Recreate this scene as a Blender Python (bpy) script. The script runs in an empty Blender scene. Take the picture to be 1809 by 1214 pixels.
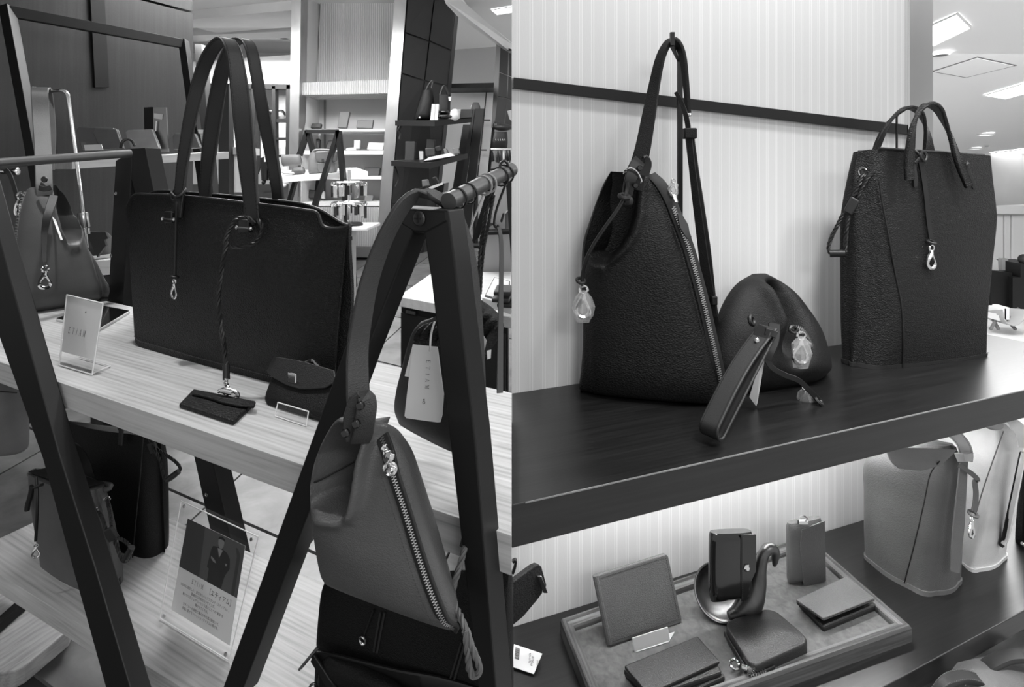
import bpy, bmesh, math, random
from mathutils import Vector, Matrix
from math import sin, cos, pi, radians, sqrt

# ------------------------------------------------------------------ camera, light, exposure
SC = bpy.context.scene
COL = SC.collection
F, U0, V0, H = 1000.0, 904.0, 300.0, 1.45      # focal length in pixels of a 1809x1214 frame, principal point, eye height
cam = bpy.data.cameras.new('camera')
cam.sensor_fit = 'HORIZONTAL'; cam.sensor_width = 36.0
cam.lens = 36.0 * F / 1809.0
cam.shift_x = (904.5 - U0) / 1809.0
cam.shift_y = -(607.0 - V0) / 1809.0
cam.clip_start = 0.02; cam.clip_end = 100
camo = bpy.data.objects.new('camera', cam); COL.objects.link(camo)
camo.location = (0, 0, H); camo.rotation_euler = (pi / 2, 0, 0)
SC.camera = camo

SC.view_settings.view_transform = 'Standard'
SC.view_settings.look = 'None'
SC.view_settings.gamma = 1.0
SC.view_settings.exposure = 0.6
SC.view_settings.use_curve_mapping = False

world = bpy.data.worlds.new('store_ambient'); SC.world = world
world.use_nodes = True
world.node_tree.nodes['Background'].inputs[0].default_value = (1, 1, 1, 1)
world.node_tree.nodes['Background'].inputs[1].default_value = 0.42

CEIL = 2.52
def downlight(x, y, power, size=0.10, cone=95, tx=0.0, ty=0.0, z=CEIL - 0.06):
    l = bpy.data.lights.new('downlight_lamp', 'SPOT'); l.energy = power
    l.shadow_soft_size = size; l.spot_size = radians(cone); l.spot_blend = 0.7
    o = bpy.data.objects.new('downlight_lamp', l); COL.objects.link(o)
    o.location = (x, y, z)
    d = Vector((tx, ty, -1.0)); o.rotation_euler = d.to_track_quat('-Z', 'Y').to_euler()
    return o
def ceiling_panel(x, y, sx, sy, power, z=CEIL - 0.03):
    l = bpy.data.lights.new('panel_lamp', 'AREA'); l.energy = power
    l.shape = 'RECTANGLE'; l.size = sx; l.size_y = sy
    o = bpy.data.objects.new('panel_lamp', l); COL.objects.link(o)
    o.location = (x, y, z)
    return o
def uplight(x, y, z, sx, sy, power):      # unseen lamp added to shine up and brighten the ceiling
    o = ceiling_panel(x, y, sx, sy, power, z); o.rotation_euler = (pi, 0, 0); return o
ceiling_panel(-1.3, -1.6, 1.2, 0.6, 85)
ceiling_panel(0.9, -1.4, 1.2, 0.6, 26)
downlight(-0.95, 1.35, 36, 0.03)
downlight(-0.15, 0.35, 4, 0.05)
downlight(-1.9, 0.9, 16, 0.05)
downlight(0.75, 0.6, 44, 0.10, 78, 0.12, 0.15)
for wx_, wy_ in ((0.22, 0.86), (0.62, 1.02), (1.02, 1.18)): downlight(wx_, wy_, 9, 0.05, 130)
downlight(1.4, 0.8, 46, 0.10)
downlight(2.1, 0.9, 50, 0.10)
ceiling_panel(-1.9, 4.0, 1.8, 1.2, 40, 2.85)
ceiling_panel(-3.2, 7.8, 2.5, 1.5, 210, 3.2)
ceiling_panel(-0.8, 3.4, 1.0, 1.2, 20, 2.8)
ceiling_panel(3.2, 3.6, 1.4, 1.6, 80, 2.25)
uplight(3.0, 2.0, 2.32, 1.6, 0.5, 36)
uplight(-2.0, 3.4, 2.62, 3.0, 0.5, 85)
# ------------------------------------------------------------------ geometry helpers
def P(u, v, d): return Vector(((u - U0) / F * d, d, H - (v - V0) / F * d))
def G(u, v, z): return P(u, v, (H - z) * F / (v - V0))
UP = Vector((0, 0, 1)); XX = Vector((1, 0, 0)); YY = Vector((0, 1, 0))
class Plane:
    """a plane that pixels are cast on; n points towards the camera"""
    def __init__(s, p0, n):
        s.p = Vector(p0); s.n = Vector(n).normalized()
        if s.n.dot(Vector((0, 0, H)) - s.p) < 0: s.n = -s.n
    def __call__(s, u, v):
        r = Vector(((u - U0) / F, 1, -(v - V0) / F)); o = Vector((0, 0, H))
        return o + r * (s.n.dot(s.p - o) / s.n.dot(r))
def plane3(a, b, c):
    return Plane(a, (b - a).cross(c - a))
def vplane(a, b, lean=0.0):
    """upright plane through two points, lean = tilt away from the camera per metre of height"""
    t = (b - a).normalized()
    n = Plane(a, t.cross(UP)).n
    up = (UP - n * lean).normalized()
    return Plane(a, t.cross(up))
def WV(u): return Vector((1, -(u - U0) / F, 0)).normalized()      # across the line of sight
LA = Vector((0.885, -0.465, 0)).normalized(); LB = Vector((0.465, 0.885, 0)).normalized()
def LP(n): return Plane(LB * n, LB)

def crom(pts, n):
    """Catmull-Rom resampling of a list of equal-length tuples to n samples, uniform in chord length"""
    m = len(pts)
    if m == 1: return [pts[0]] * n
    L = [0.0]
    for i in range(1, m):
        L.append(L[-1] + max(1e-9, sqrt(sum((a - b) ** 2 for a, b in zip(pts[i], pts[i - 1])))))
    out = []
    j = 0
    for k in range(n):
        s = L[-1] * k / (n - 1)
        while j < m - 2 and L[j + 1] < s: j += 1
        t = min(1, max(0, (s - L[j]) / (L[j + 1] - L[j])))
        p1, p2 = pts[j], pts[j + 1]
        p0 = pts[j - 1] if j > 0 else tuple(2 * a - b for a, b in zip(p1, p2))
        p3 = pts[j + 2] if j + 2 < m else tuple(2 * b - a for a, b in zip(p1, p2))
        out.append(tuple(0.5 * (2 * b + (c - a) * t + (2 * a - 5 * b + 4 * c - d) * t * t + (3 * b - a - 3 * c + d) * t ** 3)
                         for a, b, c, d in zip(p0, p1, p2, p3)))
    return out
def vpath(pts, n=None):
    """smooth path of Vectors through Vectors or (u, v, d) pixels"""
    q = [tuple(p) if isinstance(p, Vector) else tuple(P(*p)) for p in pts]
    return [Vector(p) for p in (crom(q, n) if n else q)]
def lerp(a, b, t): return a + (b - a) * t
def table(tb, x):
    """piecewise linear look-up; rows sorted by the first column"""
    if x <= tb[0][0]: return tb[0][1:]
    for a, b in zip(tb, tb[1:]):
        if x <= b[0]:
            t = (x - a[0]) / (b[0] - a[0])
            return tuple(lerp(p, q, t) for p, q in zip(a[1:], b[1:]))
    return tb[-1][1:]
def sstep(a, b, x):
    t = min(1, max(0, (x - a) / (b - a))); return t * t * (3 - 2 * t)

class MB:
    def __init__(s): s.v = []; s.f = []
    def add(s, vs, fs):
        k = len(s.v); s.v += [Vector(p) for p in vs]; s.f += [tuple(i + k for i in f) for f in fs]; return s
    def hexa(s, p):       # 4 bottom, 4 top
        return s.add(p, [(3, 2, 1, 0), (4, 5, 6, 7), (0, 1, 5, 4), (1, 2, 6, 5), (2, 3, 7, 6), (3, 0, 4, 7)])
    def box(s, c, x, y, z):   # centre and three half vectors
        c = Vector(c); x = Vector(x); y = Vector(y); z = Vector(z)
        return s.hexa([c - x - y - z, c + x - y - z, c + x + y - z, c - x + y - z, c - x - y + z, c + x - y + z, c + x + y + z, c - x + y + z])
    def abox(s, x0, x1, y0, y1, z0, z1):
        return s.hexa([(x0, y0, z0), (x1, y0, z0), (x1, y1, z0), (x0, y1, z0), (x0, y0, z1), (x1, y0, z1), (x1, y1, z1), (x0, y1, z1)])
    def prism(s, pts, ex):
        ex = Vector(ex); n = len(pts); pts = [Vector(p) for p in pts]
        s.add(pts + [p + ex for p in pts], [tuple(range(n - 1, -1, -1)), tuple(range(n, 2 * n))] + [(i, (i + 1) % n, n + (i + 1) % n, n + i) for i in range(n)])
        return s
    def loft(s, rings, close=True, cap=True, loop=False):
        m = len(rings[0]); vs = [p for r in rings for p in r]; fs = []
        R = len(rings)
        for i in range(R if loop else R - 1):
            for j in range(m if close else m - 1):
                a = i * m + j; b = i * m + (j + 1) % m; i2 = (i + 1) % R
                fs.append((a, b, i2 * m + (j + 1) % m, i2 * m + j))
        if cap and close and not loop: fs += [tuple(range(m - 1, -1, -1)), tuple(range((R - 1) * m, R * m))]
        return s.add(vs, fs)
    def tube(s, path, r, n=8, loop=False):
        """round tube; r a number or one per path point"""
        rings = []; K = len(path); prev = None
        for i, p in enumerate(path):
            a = path[i - 1] if (i > 0 or loop) else p
            b = path[(i + 1) % K] if (i < K - 1 or loop) else p
            t = (b - a).normalized() if (b - a).length > 1e-9 else UP
            if prev is None:
                x = t.cross(UP if abs(t.z) < 0.9 else XX).normalized()
            else:
                x = (prev - t * prev.dot(t)).normalized()
            prev = x; y = t.cross(x)
            rr = r[i] if isinstance(r, (list, tuple)) else r
            rings.append([p + (x * cos(2 * pi * k / n) + y * sin(2 * pi * k / n)) * rr for k in range(n)])
        return s.loft(rings, loop=loop)
    def ribbon(s, path, w, t, side, loop=False):
        """flat strap; side = width direction, a Vector or one per control (resampled)"""
        K = len(path)
        if isinstance(side, (list, tuple)):
            sd = [Vector(q) for q in crom([tuple(x) for x in side], K)]
        else: sd = [side] * K
        ws = w if isinstance(w, (list, tuple)) else [w] * 2
        ws = [q[0] for q in crom([(x,) for x in ws], K)]
        rings = []
        for i, p in enumerate(path):
            a = path[i - 1] if (i > 0 or loop) else p
            b = path[(i + 1) % K] if (i < K - 1 or loop) else p
            tg = (b - a).normalized()
            x = (sd[i] - tg * sd[i].dot(tg))
            x = x.normalized() if x.length > 1e-6 else tg.cross(UP)
            y = tg.cross(x); h = ws[i] / 2; q = t / 2
            rings.append([p - x * h - y * q * .5, p - x * h * .9 - y * q, p + x * h * .9 - y * q, p + x * h - y * q * .5,
                          p + x * h + y * q * .5, p + x * h * .9 + y * q, p - x * h * .9 + y * q, p - x * h + y * q * .5])
        return s.loft(rings, loop=loop)
    def braid(s, path, r, turns=None):
        """three twisted strands"""
        n = len(path)
        L = sum((path[i] - path[i - 1]).length for i in range(1, n))
        k = max(n, int(L / (r * 0.55))); path = [Vector(p) for p in crom([tuple(p) for p in path], k)]
        tw = L / (r * 7.0)
        prev = None; fr = []
        for i, p in enumerate(path):
            t = (path[min(i + 1, k - 1)] - path[max(i - 1, 0)]).normalized()
            x = t.cross(UP if abs(t.z) < 0.9 else XX).normalized() if prev is None else (prev - t * prev.dot(t)).normalized()
            prev = x; fr.append((p, x, t.cross(x)))
        for q in range(3):
            s.tube([p + (x * cos(2 * pi * (q / 3 + tw * i / k)) + y * sin(2 * pi * (q / 3 + tw * i / k))) * r * 0.48 for i, (p, x, y) in enumerate(fr)], r * 0.56, 5)
        return s
    def torus(s, c, R, r, nrm, n=20, m=7, sq=1.0):
        nrm = Vector(nrm).normalized(); x = nrm.cross(UP if abs(nrm.z) < 0.9 else XX).normalized(); y = nrm.cross(x)
        return s.tube([Vector(c) + (x * cos(2 * pi * k / n) + y * sin(2 * pi * k / n) * sq) * R for k in range(n)], r, m, loop=True)
    def lathe(s, prof, c, ax=UP, n=20):
        """prof = (radius, height) pairs along ax"""
        ax = Vector(ax).normalized(); x = ax.cross(UP if abs(ax.z) < 0.9 else XX).normalized(); y = ax.cross(x); c = Vector(c)
        return s.loft([[c + ax * h + (x * cos(2 * pi * k / n) + y * sin(2 * pi * k / n)) * max(r, 1e-5) for k in range(n)] for r, h in prof])
    def ball(s, c, r, n=10, sc=(1, 1, 1)):
        c = Vector(c)
        return s.loft([[c + Vector((sin(pi * i / n) * cos(2 * pi * k / n) * sc[0], sin(pi * i / n) * sin(2 * pi * k / n) * sc[1], cos(pi * i / n) * sc[2])) * max(r, 1e-5)
                        for k in range(n)] for i in [0.02] + list(range(1, n)) + [n - 0.02]])
    def disc(s, c, r, nrm, t=0.002, n=16):
        nrm = Vector(nrm).normalized()
        return s.lathe([(r, 0), (r, t * 0.6), (r * 0.85, t)], c, nrm, n)
    def dashes(s, path, l, w, t, nrm):
        """a row of stitches along a path"""
        acc = 0.0
        for a, b in zip(path, path[1:]):
            L = (b - a).length
            if L < 1e-9: continue
            tg = (b - a) / L; sd = tg.cross(nrm).normalized()
            x = -acc
            while x < L:
                if x >= 0: s.box(a + tg * (x + l * .3), tg * l * .3, sd * w / 2, nrm * t / 2)
                x += l
            acc = L - (x - l)
        return s
    def teeth(s, path, w, t, nrm, pitch):
        """zipper teeth alternating on both sides of a path"""
        L = sum((path[i] - path[i - 1]).length for i in range(1, len(path))); k = int(L / pitch)
        pp = [Vector(p) for p in crom([tuple(p) for p in path], k)]
        for i in range(k - 1):
            tg = (pp[i + 1] - pp[i]).normalized(); sd = tg.cross(nrm).normalized()
            q = 1 if i % 2 else -1
            s.box(pp[i] + sd * q * w * .22, tg * pitch * .36, sd * w * .30, nrm * t / 2)
        return s
    def pillow(s, rows, pl, th, disp=None, ns=26, nt=44, p=2.4, back=1.0, cap=True):
        """soft body between pixel rows (u1, v1, u2, v2, thickness scale) cast on the plane pl"""
        rows = [tuple(float(x) for x in (r if len(r) == 5 else tuple(r) + (1,))) for r in rows]
        R = crom(rows, nt) if nt else rows
        rings = []
        ss = [(1 - cos(pi * i / ns)) / 2 for i in range(ns + 1)]
        for k, (u1, v1, u2, v2, sc) in enumerate(R):
            a = []; b = []
            for q in ss:
                u = lerp(u1, u2, q); v = lerp(v1, v2, q); c = pl(u, v)
                o = th * sc * max(0, 1 - abs(2 * q - 1) ** p) ** (1 / p)
                dd = disp(u, v, q, k / (len(R) - 1)) if disp else 0
                a.append(c + pl.n * (o + dd)); b.append(c - pl.n * (o * back - min(0, dd) * 0))
            rings.append(a + b[-2:0:-1])
        return s.loft(rings, cap=cap)
    def boxloft(s, levels, r=0.25, nt=24, k=5, m=5, cap=True, bulge=0.0):
        """rounded four-cornered rings from bottom to top, levels = lists of four points"""
        flat = [tuple(c for p in L for c in p) for L in levels]
        rings = []
        for row in (crom(flat, nt) if nt else flat):
            c = [Vector(row[3 * i:3 * i + 3]) for i in range(4)]
            cen = (c[0] + c[1] + c[2] + c[3]) / 4
            ring = []
            for i in range(4):
                p, a, b = c[i], c[i - 1], c[(i + 1) % 4]
                rr = r if not isinstance(r, (list, tuple)) else r[i]
                la = min(rr, (a - p).length * .49); lb = min(rr, (b - p).length * .49)
                q0 = p + (a - p).normalized() * la; q1 = p + (b - p).normalized() * lb
                for j in range(k + 1):
                    t = j / k; ring.append(q0 * (1 - t) ** 2 + p * 2 * t * (1 - t) + q1 * t * t)
                rn = r if not isinstance(r, (list, tuple)) else r[(i + 1) % 4]
                lc = min(rn, (b - p).length * .49)
                q2 = b + (p - b).normalized() * lc
                out = ((q1 + q2) / 2 - cen); out.z = 0
                out = out.normalized() if out.length > 1e-6 else out
                for j in range(1, m): 
                    t = j / m; ring.append(q1.lerp(q2, t) + out * bulge * sin(pi * t))
            rings.append(ring)
        s.loft(rings, cap=cap); return rings

def mesh_from(mb, name, base):
    me = bpy.data.meshes.new(name)
    me.from_pydata([tuple(p - base) for p in mb.v], [], mb.f)
    bm = bmesh.new(); bm.from_mesh(me)
    bmesh.ops.recalc_face_normals(bm, faces=bm.faces[:])
    bm.to_mesh(me); bm.free()
    return me
class T(object):
    """a thing: an Empty at its base that parents its parts"""
    def __init__(s, name, label, cat, base, group=None):
        s.o = bpy.data.objects.new(name, None); COL.objects.link(s.o)
        s.base = Vector(base); s.o.location = s.base; s.o.empty_display_size = 0.05
        s.o['label'] = label; s.o['category'] = cat
        if group: s.o['group'] = group
    def part(s, name, mb, m, sub=None, smooth=35, bevel=0, label=None, stuff=False):
        o = put(name, mb, m, s.base, smooth, bevel)
        o.location = (0, 0, 0); o.parent = sub if sub else s.o
        if label: o['label'] = label
        if stuff: o['kind'] = 'stuff'
        return o
def put(name, mb, m, base, smooth=35, bevel=0):
    me = mesh_from(mb, name, base)
    o = bpy.data.objects.new(name, me); COL.objects.link(o); o.location = base
    me.materials.append(MAT[m] if isinstance(m, str) else m)
    if smooth:
        for p in me.polygons: p.use_smooth = True
        me.set_sharp_from_angle(angle=radians(smooth))
    if bevel:
        b = o.modifiers.new('bevel', 'BEVEL'); b.width = bevel; b.segments = 2; b.limit_method = 'ANGLE'; b.angle_limit = radians(40)
        b.harden_normals = False
    return o
def solo(name, label, cat, mb, m, group=None, smooth=35, bevel=0, base=None):
    if base is None:
        n = len(mb.v); base = Vector((sum(p.x for p in mb.v) / n, sum(p.y for p in mb.v) / n, min(p.z for p in mb.v)))
    o = put(name, mb, m, Vector(base), smooth, bevel)
    o['label'] = label; o['category'] = cat
    if group: o['group'] = group
    return o
def struct(name, mb, m, smooth=0, bevel=0, parent=None, base=(0, 0, 0)):
    o = put(name, mb, m, Vector(base), smooth, bevel)
    if parent:
        o.parent = parent; o.location = Vector(base) - parent.location
    else: o['kind'] = 'structure'
    return o

# ------------------------------------------------------------------ materials
MAT = {}
def S(v): v /= 255.0; return v / 12.92 if v <= 0.04045 else ((v + 0.055) / 1.055) ** 2.4
def new_mat(name):
    m = bpy.data.materials.new(name); m.use_nodes = True; MAT[name] = m
    nt = m.node_tree; return m, nt, nt.nodes['Principled BSDF']
def simple(name, g, rough=0.5, metal=0.0, spec=0.5, emit=0.0, coat=0.0):
    m, nt, b = new_mat(name); c = S(g)
    b.inputs['Base Color'].default_value = (c, c, c, 1); b.inputs['Roughness'].default_value = rough
    b.inputs['Metallic'].default_value = metal; b.inputs['Specular IOR Level'].default_value = spec
    b.inputs['Coat Weight'].default_value = coat; b.inputs['Coat Roughness'].default_value = 0.08
    if emit:
        b.inputs['Emission Color'].default_value = (1, 1, 1, 1); b.inputs['Emission Strength'].default_value = emit
    return m
def texco(nt, scale=(1, 1, 1), kind='Object'):
    tc = nt.nodes.new('ShaderNodeTexCoord'); mp = nt.nodes.new('ShaderNodeMapping')
    mp.inputs['Scale'].default_value = scale
    nt.links.new(tc.outputs[kind], mp.inputs['Vector']); return mp.outputs['Vector']
def noise(nt, vec, scale, detail=3, rough=0.5, dist=0.0):
    n = nt.nodes.new('ShaderNodeTexNoise'); n.inputs['Scale'].default_value = scale; n.inputs['Detail'].default_value = detail
    n.inputs['Roughness'].default_value = rough; n.inputs['Distortion'].default_value = dist
    nt.links.new(vec, n.inputs['Vector']); return n.outputs['Fac']
def ramp(nt, fac, stops):
    r = nt.nodes.new('ShaderNodeValToRGB'); e = r.color_ramp.elements
    while len(e) < len(stops): e.new(0.5)
    for q, (p, g) in zip(e, stops): q.position = p; c = S(g); q.color = (c, c, c, 1)
    nt.links.new(fac, r.inputs['Fac']); return r.outputs['Color']
def mth(nt, op, a, b=0.0):
    n = nt.nodes.new('ShaderNodeMath'); n.operation = op
    for i, x in enumerate((a, b)):
        if isinstance(x, (int, float)): n.inputs[i].default_value = x
        else: nt.links.new(x, n.inputs[i])
    return n.outputs[0]
def bump(nt, b, h, strength=0.3, dist=0.001):
    n = nt.nodes.new('ShaderNodeBump'); n.inputs['Strength'].default_value = strength; n.inputs['Distance'].default_value = dist
    nt.links.new(h, n.inputs['Height']); nt.links.new(n.outputs['Normal'], b.inputs['Normal'])
def leather(name, g, rough=0.5, scale=420, strength=0.5, dist=0.0006, stretch=(1, 1, 1.5), spec=0.5):
    m, nt, b = new_mat(name)
    vec = texco(nt, stretch)
    vo = nt.nodes.new('ShaderNodeTexVoronoi'); vo.inputs['Scale'].default_value = scale
    nz = nt.nodes.new('ShaderNodeTexNoise'); nz.inputs['Scale'].default_value = scale * .25; nz.inputs['Detail'].default_value = 2
    nt.links.new(vec, nz.inputs['Vector'])
    mx = nt.nodes.new('ShaderNodeVectorMath'); mx.operation = 'MULTIPLY_ADD'
    nt.links.new(nz.outputs['Color'], mx.inputs[0]); mx.inputs[1].default_value = (0.006, 0.006, 0.006); nt.links.new(vec, mx.inputs[2])
    nt.links.new(mx.outputs[0], vo.inputs['Vector'])
    big = noise(nt, vec, 9, 3)
    h = mth(nt, 'ADD', vo.outputs['Distance'], mth(nt, 'MULTIPLY', nz.outputs['Fac'], 0.8))
    bump(nt, b, h, strength, dist)
    nt.links.new(ramp(nt, big, [(0.3, g * 0.93), (0.7, g * 1.07)]), b.inputs['Base Color'])
    b.inputs['Roughness'].default_value = rough; b.inputs['Specular IOR Level'].default_value = spec
    return m
def wood(name, dark, mid, light, rough=0.45, sc=1.0, stretch=(1.2, 14, 14), knots=True, contrast=1.0, coat=0.0):
    """grain along the object's own X"""
    m, nt, b = new_mat(name)
    v = texco(nt, tuple(q * sc for q in stretch))
    n1 = noise(nt, v, 1.6, 5, 0.6, 0.6)
    w = nt.nodes.new('ShaderNodeTexWave'); w.wave_type = 'BANDS'; w.bands_direction = 'Y'
    w.inputs['Scale'].default_value = 1.1; w.inputs['Distortion'].default_value = 7.0; w.inputs['Detail'].default_value = 3
    w.inputs['Detail Scale'].default_value = 0.8
    nt.links.new(v, w.inputs['Vector'])
    v2 = texco(nt, (3 * sc, 160 * sc, 160 * sc)); n2 = noise(nt, v2, 1.5, 3, 0.6)
    f = mth(nt, 'ADD', mth(nt, 'MULTIPLY', n1, 0.62), mth(nt, 'ADD', mth(nt, 'MULTIPLY', w.outputs['Fac'], 0.10 * contrast), mth(nt, 'MULTIPLY', n2, 0.36)))
    nt.links.new(ramp(nt, f, [(0.28, dark), (0.5, mid), (0.78, light)]), b.inputs['Base Color'])
    b.inputs['Roughness'].default_value = rough; b.inputs['Coat Weight'].default_value = coat; b.inputs['Coat Roughness'].default_value = 0.2
    bump(nt, b, n2, 0.15, 0.0006)
    return m
def glass(name, g=255, rough=0.0, alpha=0.16):
    """clear acrylic: a thin reflecting sheet that lets most light through"""
    m, nt, b = new_mat(name)
    nt.nodes.remove(b)
    tr = nt.nodes.new('ShaderNodeBsdfTransparent'); c = S(g); tr.inputs[0].default_value = (c, c, c, 1)
    gl = nt.nodes.new('ShaderNodeBsdfGlossy'); gl.inputs['Roughness'].default_value = 0.03
    fr = nt.nodes.new('ShaderNodeLayerWeight'); fr.inputs[0].default_value = 0.25
    ad = mth(nt, 'ADD', mth(nt, 'MULTIPLY', mth(nt, 'POWER', fr.outputs['Facing'], 4.0), 0.6), 0.02)
    mx = nt.nodes.new('ShaderNodeMixShader'); nt.links.new(ad, mx.inputs[0]); nt.links.new(tr.outputs[0], mx.inputs[1]); nt.links.new(gl.outputs[0], mx.inputs[2])
    nt.links.new(mx.outputs[0], nt.nodes['Material Output'].inputs['Surface'])
    return m
def noisy(name, g0, g1, scale, rough=0.6, metal=0.0, stretch=(1, 1, 1), bstr=0.0, detail=4):
    m, nt, b = new_mat(name)
    v = texco(nt, stretch); f = noise(nt, v, scale, detail, 0.6, 0.4)
    nt.links.new(ramp(nt, f, [(0.3, g0), (0.7, g1)]), b.inputs['Base Color'])
    b.inputs['Roughness'].default_value = rough; b.inputs['Metallic'].default_value = metal
    if bstr: bump(nt, b, f, bstr, 0.001)
    return m
leather('leather_tote', 24, 0.44, 380, 1.0, 0.0014, spec=0.3)
leather('leather_black', 12, 0.55, 260, 0.8, 0.0012, spec=0.32)
leather('leather_black_fine', 14, 0.58, 520, 0.7, 0.0007, spec=0.28)
leather('leather_bucket', 18, 0.52, 330, 0.9, 0.0012, spec=0.32)
leather('leather_grey', 74, 0.5, 600, 0.35, 0.0005)
leather('leather_mid', 98, 0.5, 520, 0.4, 0.0006)
leather('leather_soft', 78, 0.46, 560, 0.5, 0.0006)
leather('leather_pack', 84, 0.55, 700, 0.3, 0.0004)
leather('leather_white', 212, 0.5, 420, 0.6, 0.0007)
leather('leather_shelfgrey', 84, 0.5, 420, 0.5, 0.0007)
leather('leather_strap', 32, 0.5, 700, 0.35, 0.0004)
leather('leather_wallet', 86, 0.5, 480, 0.6, 0.0008)
leather('leather_wallet_dark', 29, 0.45, 520, 0.5, 0.0006)
leather('leather_pale', 160, 0.5, 600, 0.3, 0.0004)
simple('leather_smooth', 20, 0.4); simple('edge_dark', 18, 0.5); simple('leather_gloss', 16, 0.12, coat=0.6)
simple('lining', 14, 0.8); simple('stitch', 78, 0.7); simple('stitch_dark', 22, 0.7); simple('cord', 22, 0.5); simple('cord_grey', 88, 0.6)
simple('cord_pale', 150, 0.7)
simple('frame_black', 20, 0.45, 0.0, 0.35); simple('frame_matte', 18, 0.55); simple('rail_steel', 82, 0.4, 0.3); simple('screw', 58, 0.35, 0.5)
simple('chrome', 225, 0.12, 1.0); simple('steel', 190, 0.25, 1.0); simple('brushed', 150, 0.32, 1.0); simple('gunmetal', 70, 0.3, 1.0)
simple('zip_metal', 205, 0.28, 0.9); simple('zip_tape', 30, 0.7)
simple('paper', 226, 0.7); simple('paper_grey', 200, 0.7); simple('ink', 30, 0.8); simple('ink_mid', 95, 0.8); simple('white', 225, 0.5); simple('white_gloss', 228, 0.25)
simple('offwhite', 205, 0.6); simple('black_gloss', 14, 0.08, coat=0.5); simple('black', 18, 0.5); simple('dark', 40, 0.5); simple('mid', 100, 0.5); simple('pale', 165, 0.5); simple('fabric_dark', 30, 0.9)
simple('lamp', 255, 0.5, emit=3.0); simple('lamp_soft', 250, 0.5, emit=1.3)
simple('skin', 135, 0.6)
glass('acrylic'); simple('acrylic_edge', 235, 0.15, spec=0.8)
wood('oak', 122, 178, 208, 0.5, 1.0, (1.6, 26, 26))
wood('oak_pale', 185, 208, 226, 0.5)
wood('walnut', 12, 24, 36, 0.3, 1.0, (2.0, 30, 30), contrast=0.6)
wood('wall_wood', 24, 35, 50, 0.42, 1.0, (22, 22, 0.8), contrast=0.4)
wood('tray_wood', 44, 72, 108, 0.4, 1.0, (3, 40, 40))
wood('base_wood', 110, 150, 180, 0.45, 1.0, (3, 16, 16))
noisy('felt', 74, 100, 60, 0.95, bstr=0.1); noisy('plaster', 196, 204, 3, 0.8); noisy('tile', 84, 128, 5.0, 0.32, stretch=(1, 1.6, 1), detail=7)
noisy('carpet', 170, 190, 40, 0.95); simple('grout', 60, 0.9)
noisy('brushed_column', 150, 190, 2, 0.34, 0.9, (1, 1, 0.4))
noisy('pewter', 70, 115, 10, 0.34, 0.9)
simple('ceiling_paint', 226, 0.8)
simple('worn', 130, 0.6)
leather('leather_band', 54, 0.5, 560, 0.5, 0.0006)
# ------------------------------------------------------------------ structure
SLOPE = 0.11
def LF(u, v): return P(u, v, H * F / (v - (V0 - SLOPE * F)))            # point on the display hall's ramped floor
def rot_put(name, mb, m, base, ang, smooth=0, bevel=0, parent=None):
    """mesh given in world coordinates, stored in a frame turned by ang about Z (so grain follows the board)"""
    base = Vector(base); R = Matrix.Rotation(-ang, 3, 'Z')
    mb2 = MB(); mb2.f = mb.f; mb2.v = [R @ (p - base) for p in mb.v]
    o = put(name, mb2, m, Vector((0, 0, 0)), smooth, bevel)
    o.location = base; o.rotation_euler = (0, 0, ang)
    if parent is not None:
        o.parent = parent; o.location = base - parent.location
    return o
ANGL = math.atan2(LA.y, LA.x)

# floor: grout bed with single tiles on it
floor = struct('floor', MB().hexa([(-9, -2, -.26), (.3, -2, -.26), (.3, 14, SLOPE * 14 - .05), (-9, 14, SLOPE * 14 - .05), (-9, -2, -.22 - .012), (.3, -2, -.22 - .012), (.3, 14, SLOPE * 14 - .012), (-9, 14, SLOPE * 14 - .012)]), 'grout')
ta = Vector((0.906, -0.423)); tc = Vector((0.22, 0.9755))
def tile_xy(i, j):      # joint crossing
    # lines: (.9755,-.22).p = -1.535 + .465 i ; (.423,.906).p = .7926 + .605 j
    a, b, e = .9755, -.22, -1.535 + .465 * i; c, d, f = .423, .906, .7926 + .605 * j
    D = a * d - b * c
    return Vector(((e * d - b * f) / D, (a * f - e * c) / D, 0))
g = 0.0045
tile_me = {}
for j in range(-1, 14):
    for i in range(-9, 7):
        p = tile_xy(i, j); q = tile_xy(i + 1, j); r = tile_xy(i + 1, j + 1); s = tile_xy(i, j + 1)
        c = (p + r) / 2
        if c.x > 0.25 or c.y < 1.0 or c.y > 8.4: continue
        if abs(c.x * F / c.y + 452) > 560: continue
        if 'm' not in tile_me:
            mb = MB(); sh = []
            for w in (p, q, r, s):
                k = w - c; k *= (1 - 2 * g / 0.5); sh.append(Vector((k.x, k.y, SLOPE * k.y)))
            mb.hexa([w + Vector((0, 0, -.012)) for w in sh] + sh)
            me = mesh_from(mb, 'tile', Vector((0, 0, 0))); me.materials.append(MAT['tile']); tile_me['m'] = me
        o = bpy.data.objects.new('tile', tile_me['m']); COL.objects.link(o)
        o.parent = floor; o.location = (c.x, c.y, SLOPE * c.y)
# per-tile variation: random value shifts the texture
nt = MAT['tile'].node_tree
oi = nt.nodes.new('ShaderNodeObjectInfo'); mp = [n for n in nt.nodes if n.type == 'MAPPING'][0]
mv = nt.nodes.new('ShaderNodeVectorMath'); mv.operation = 'SCALE'; mv.inputs[0].default_value = (17, 29, 11)
nt.links.new(oi.outputs['Random'], mv.inputs['Scale']); nt.links.new(mv.outputs[0], mp.inputs['Location'])

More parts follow.
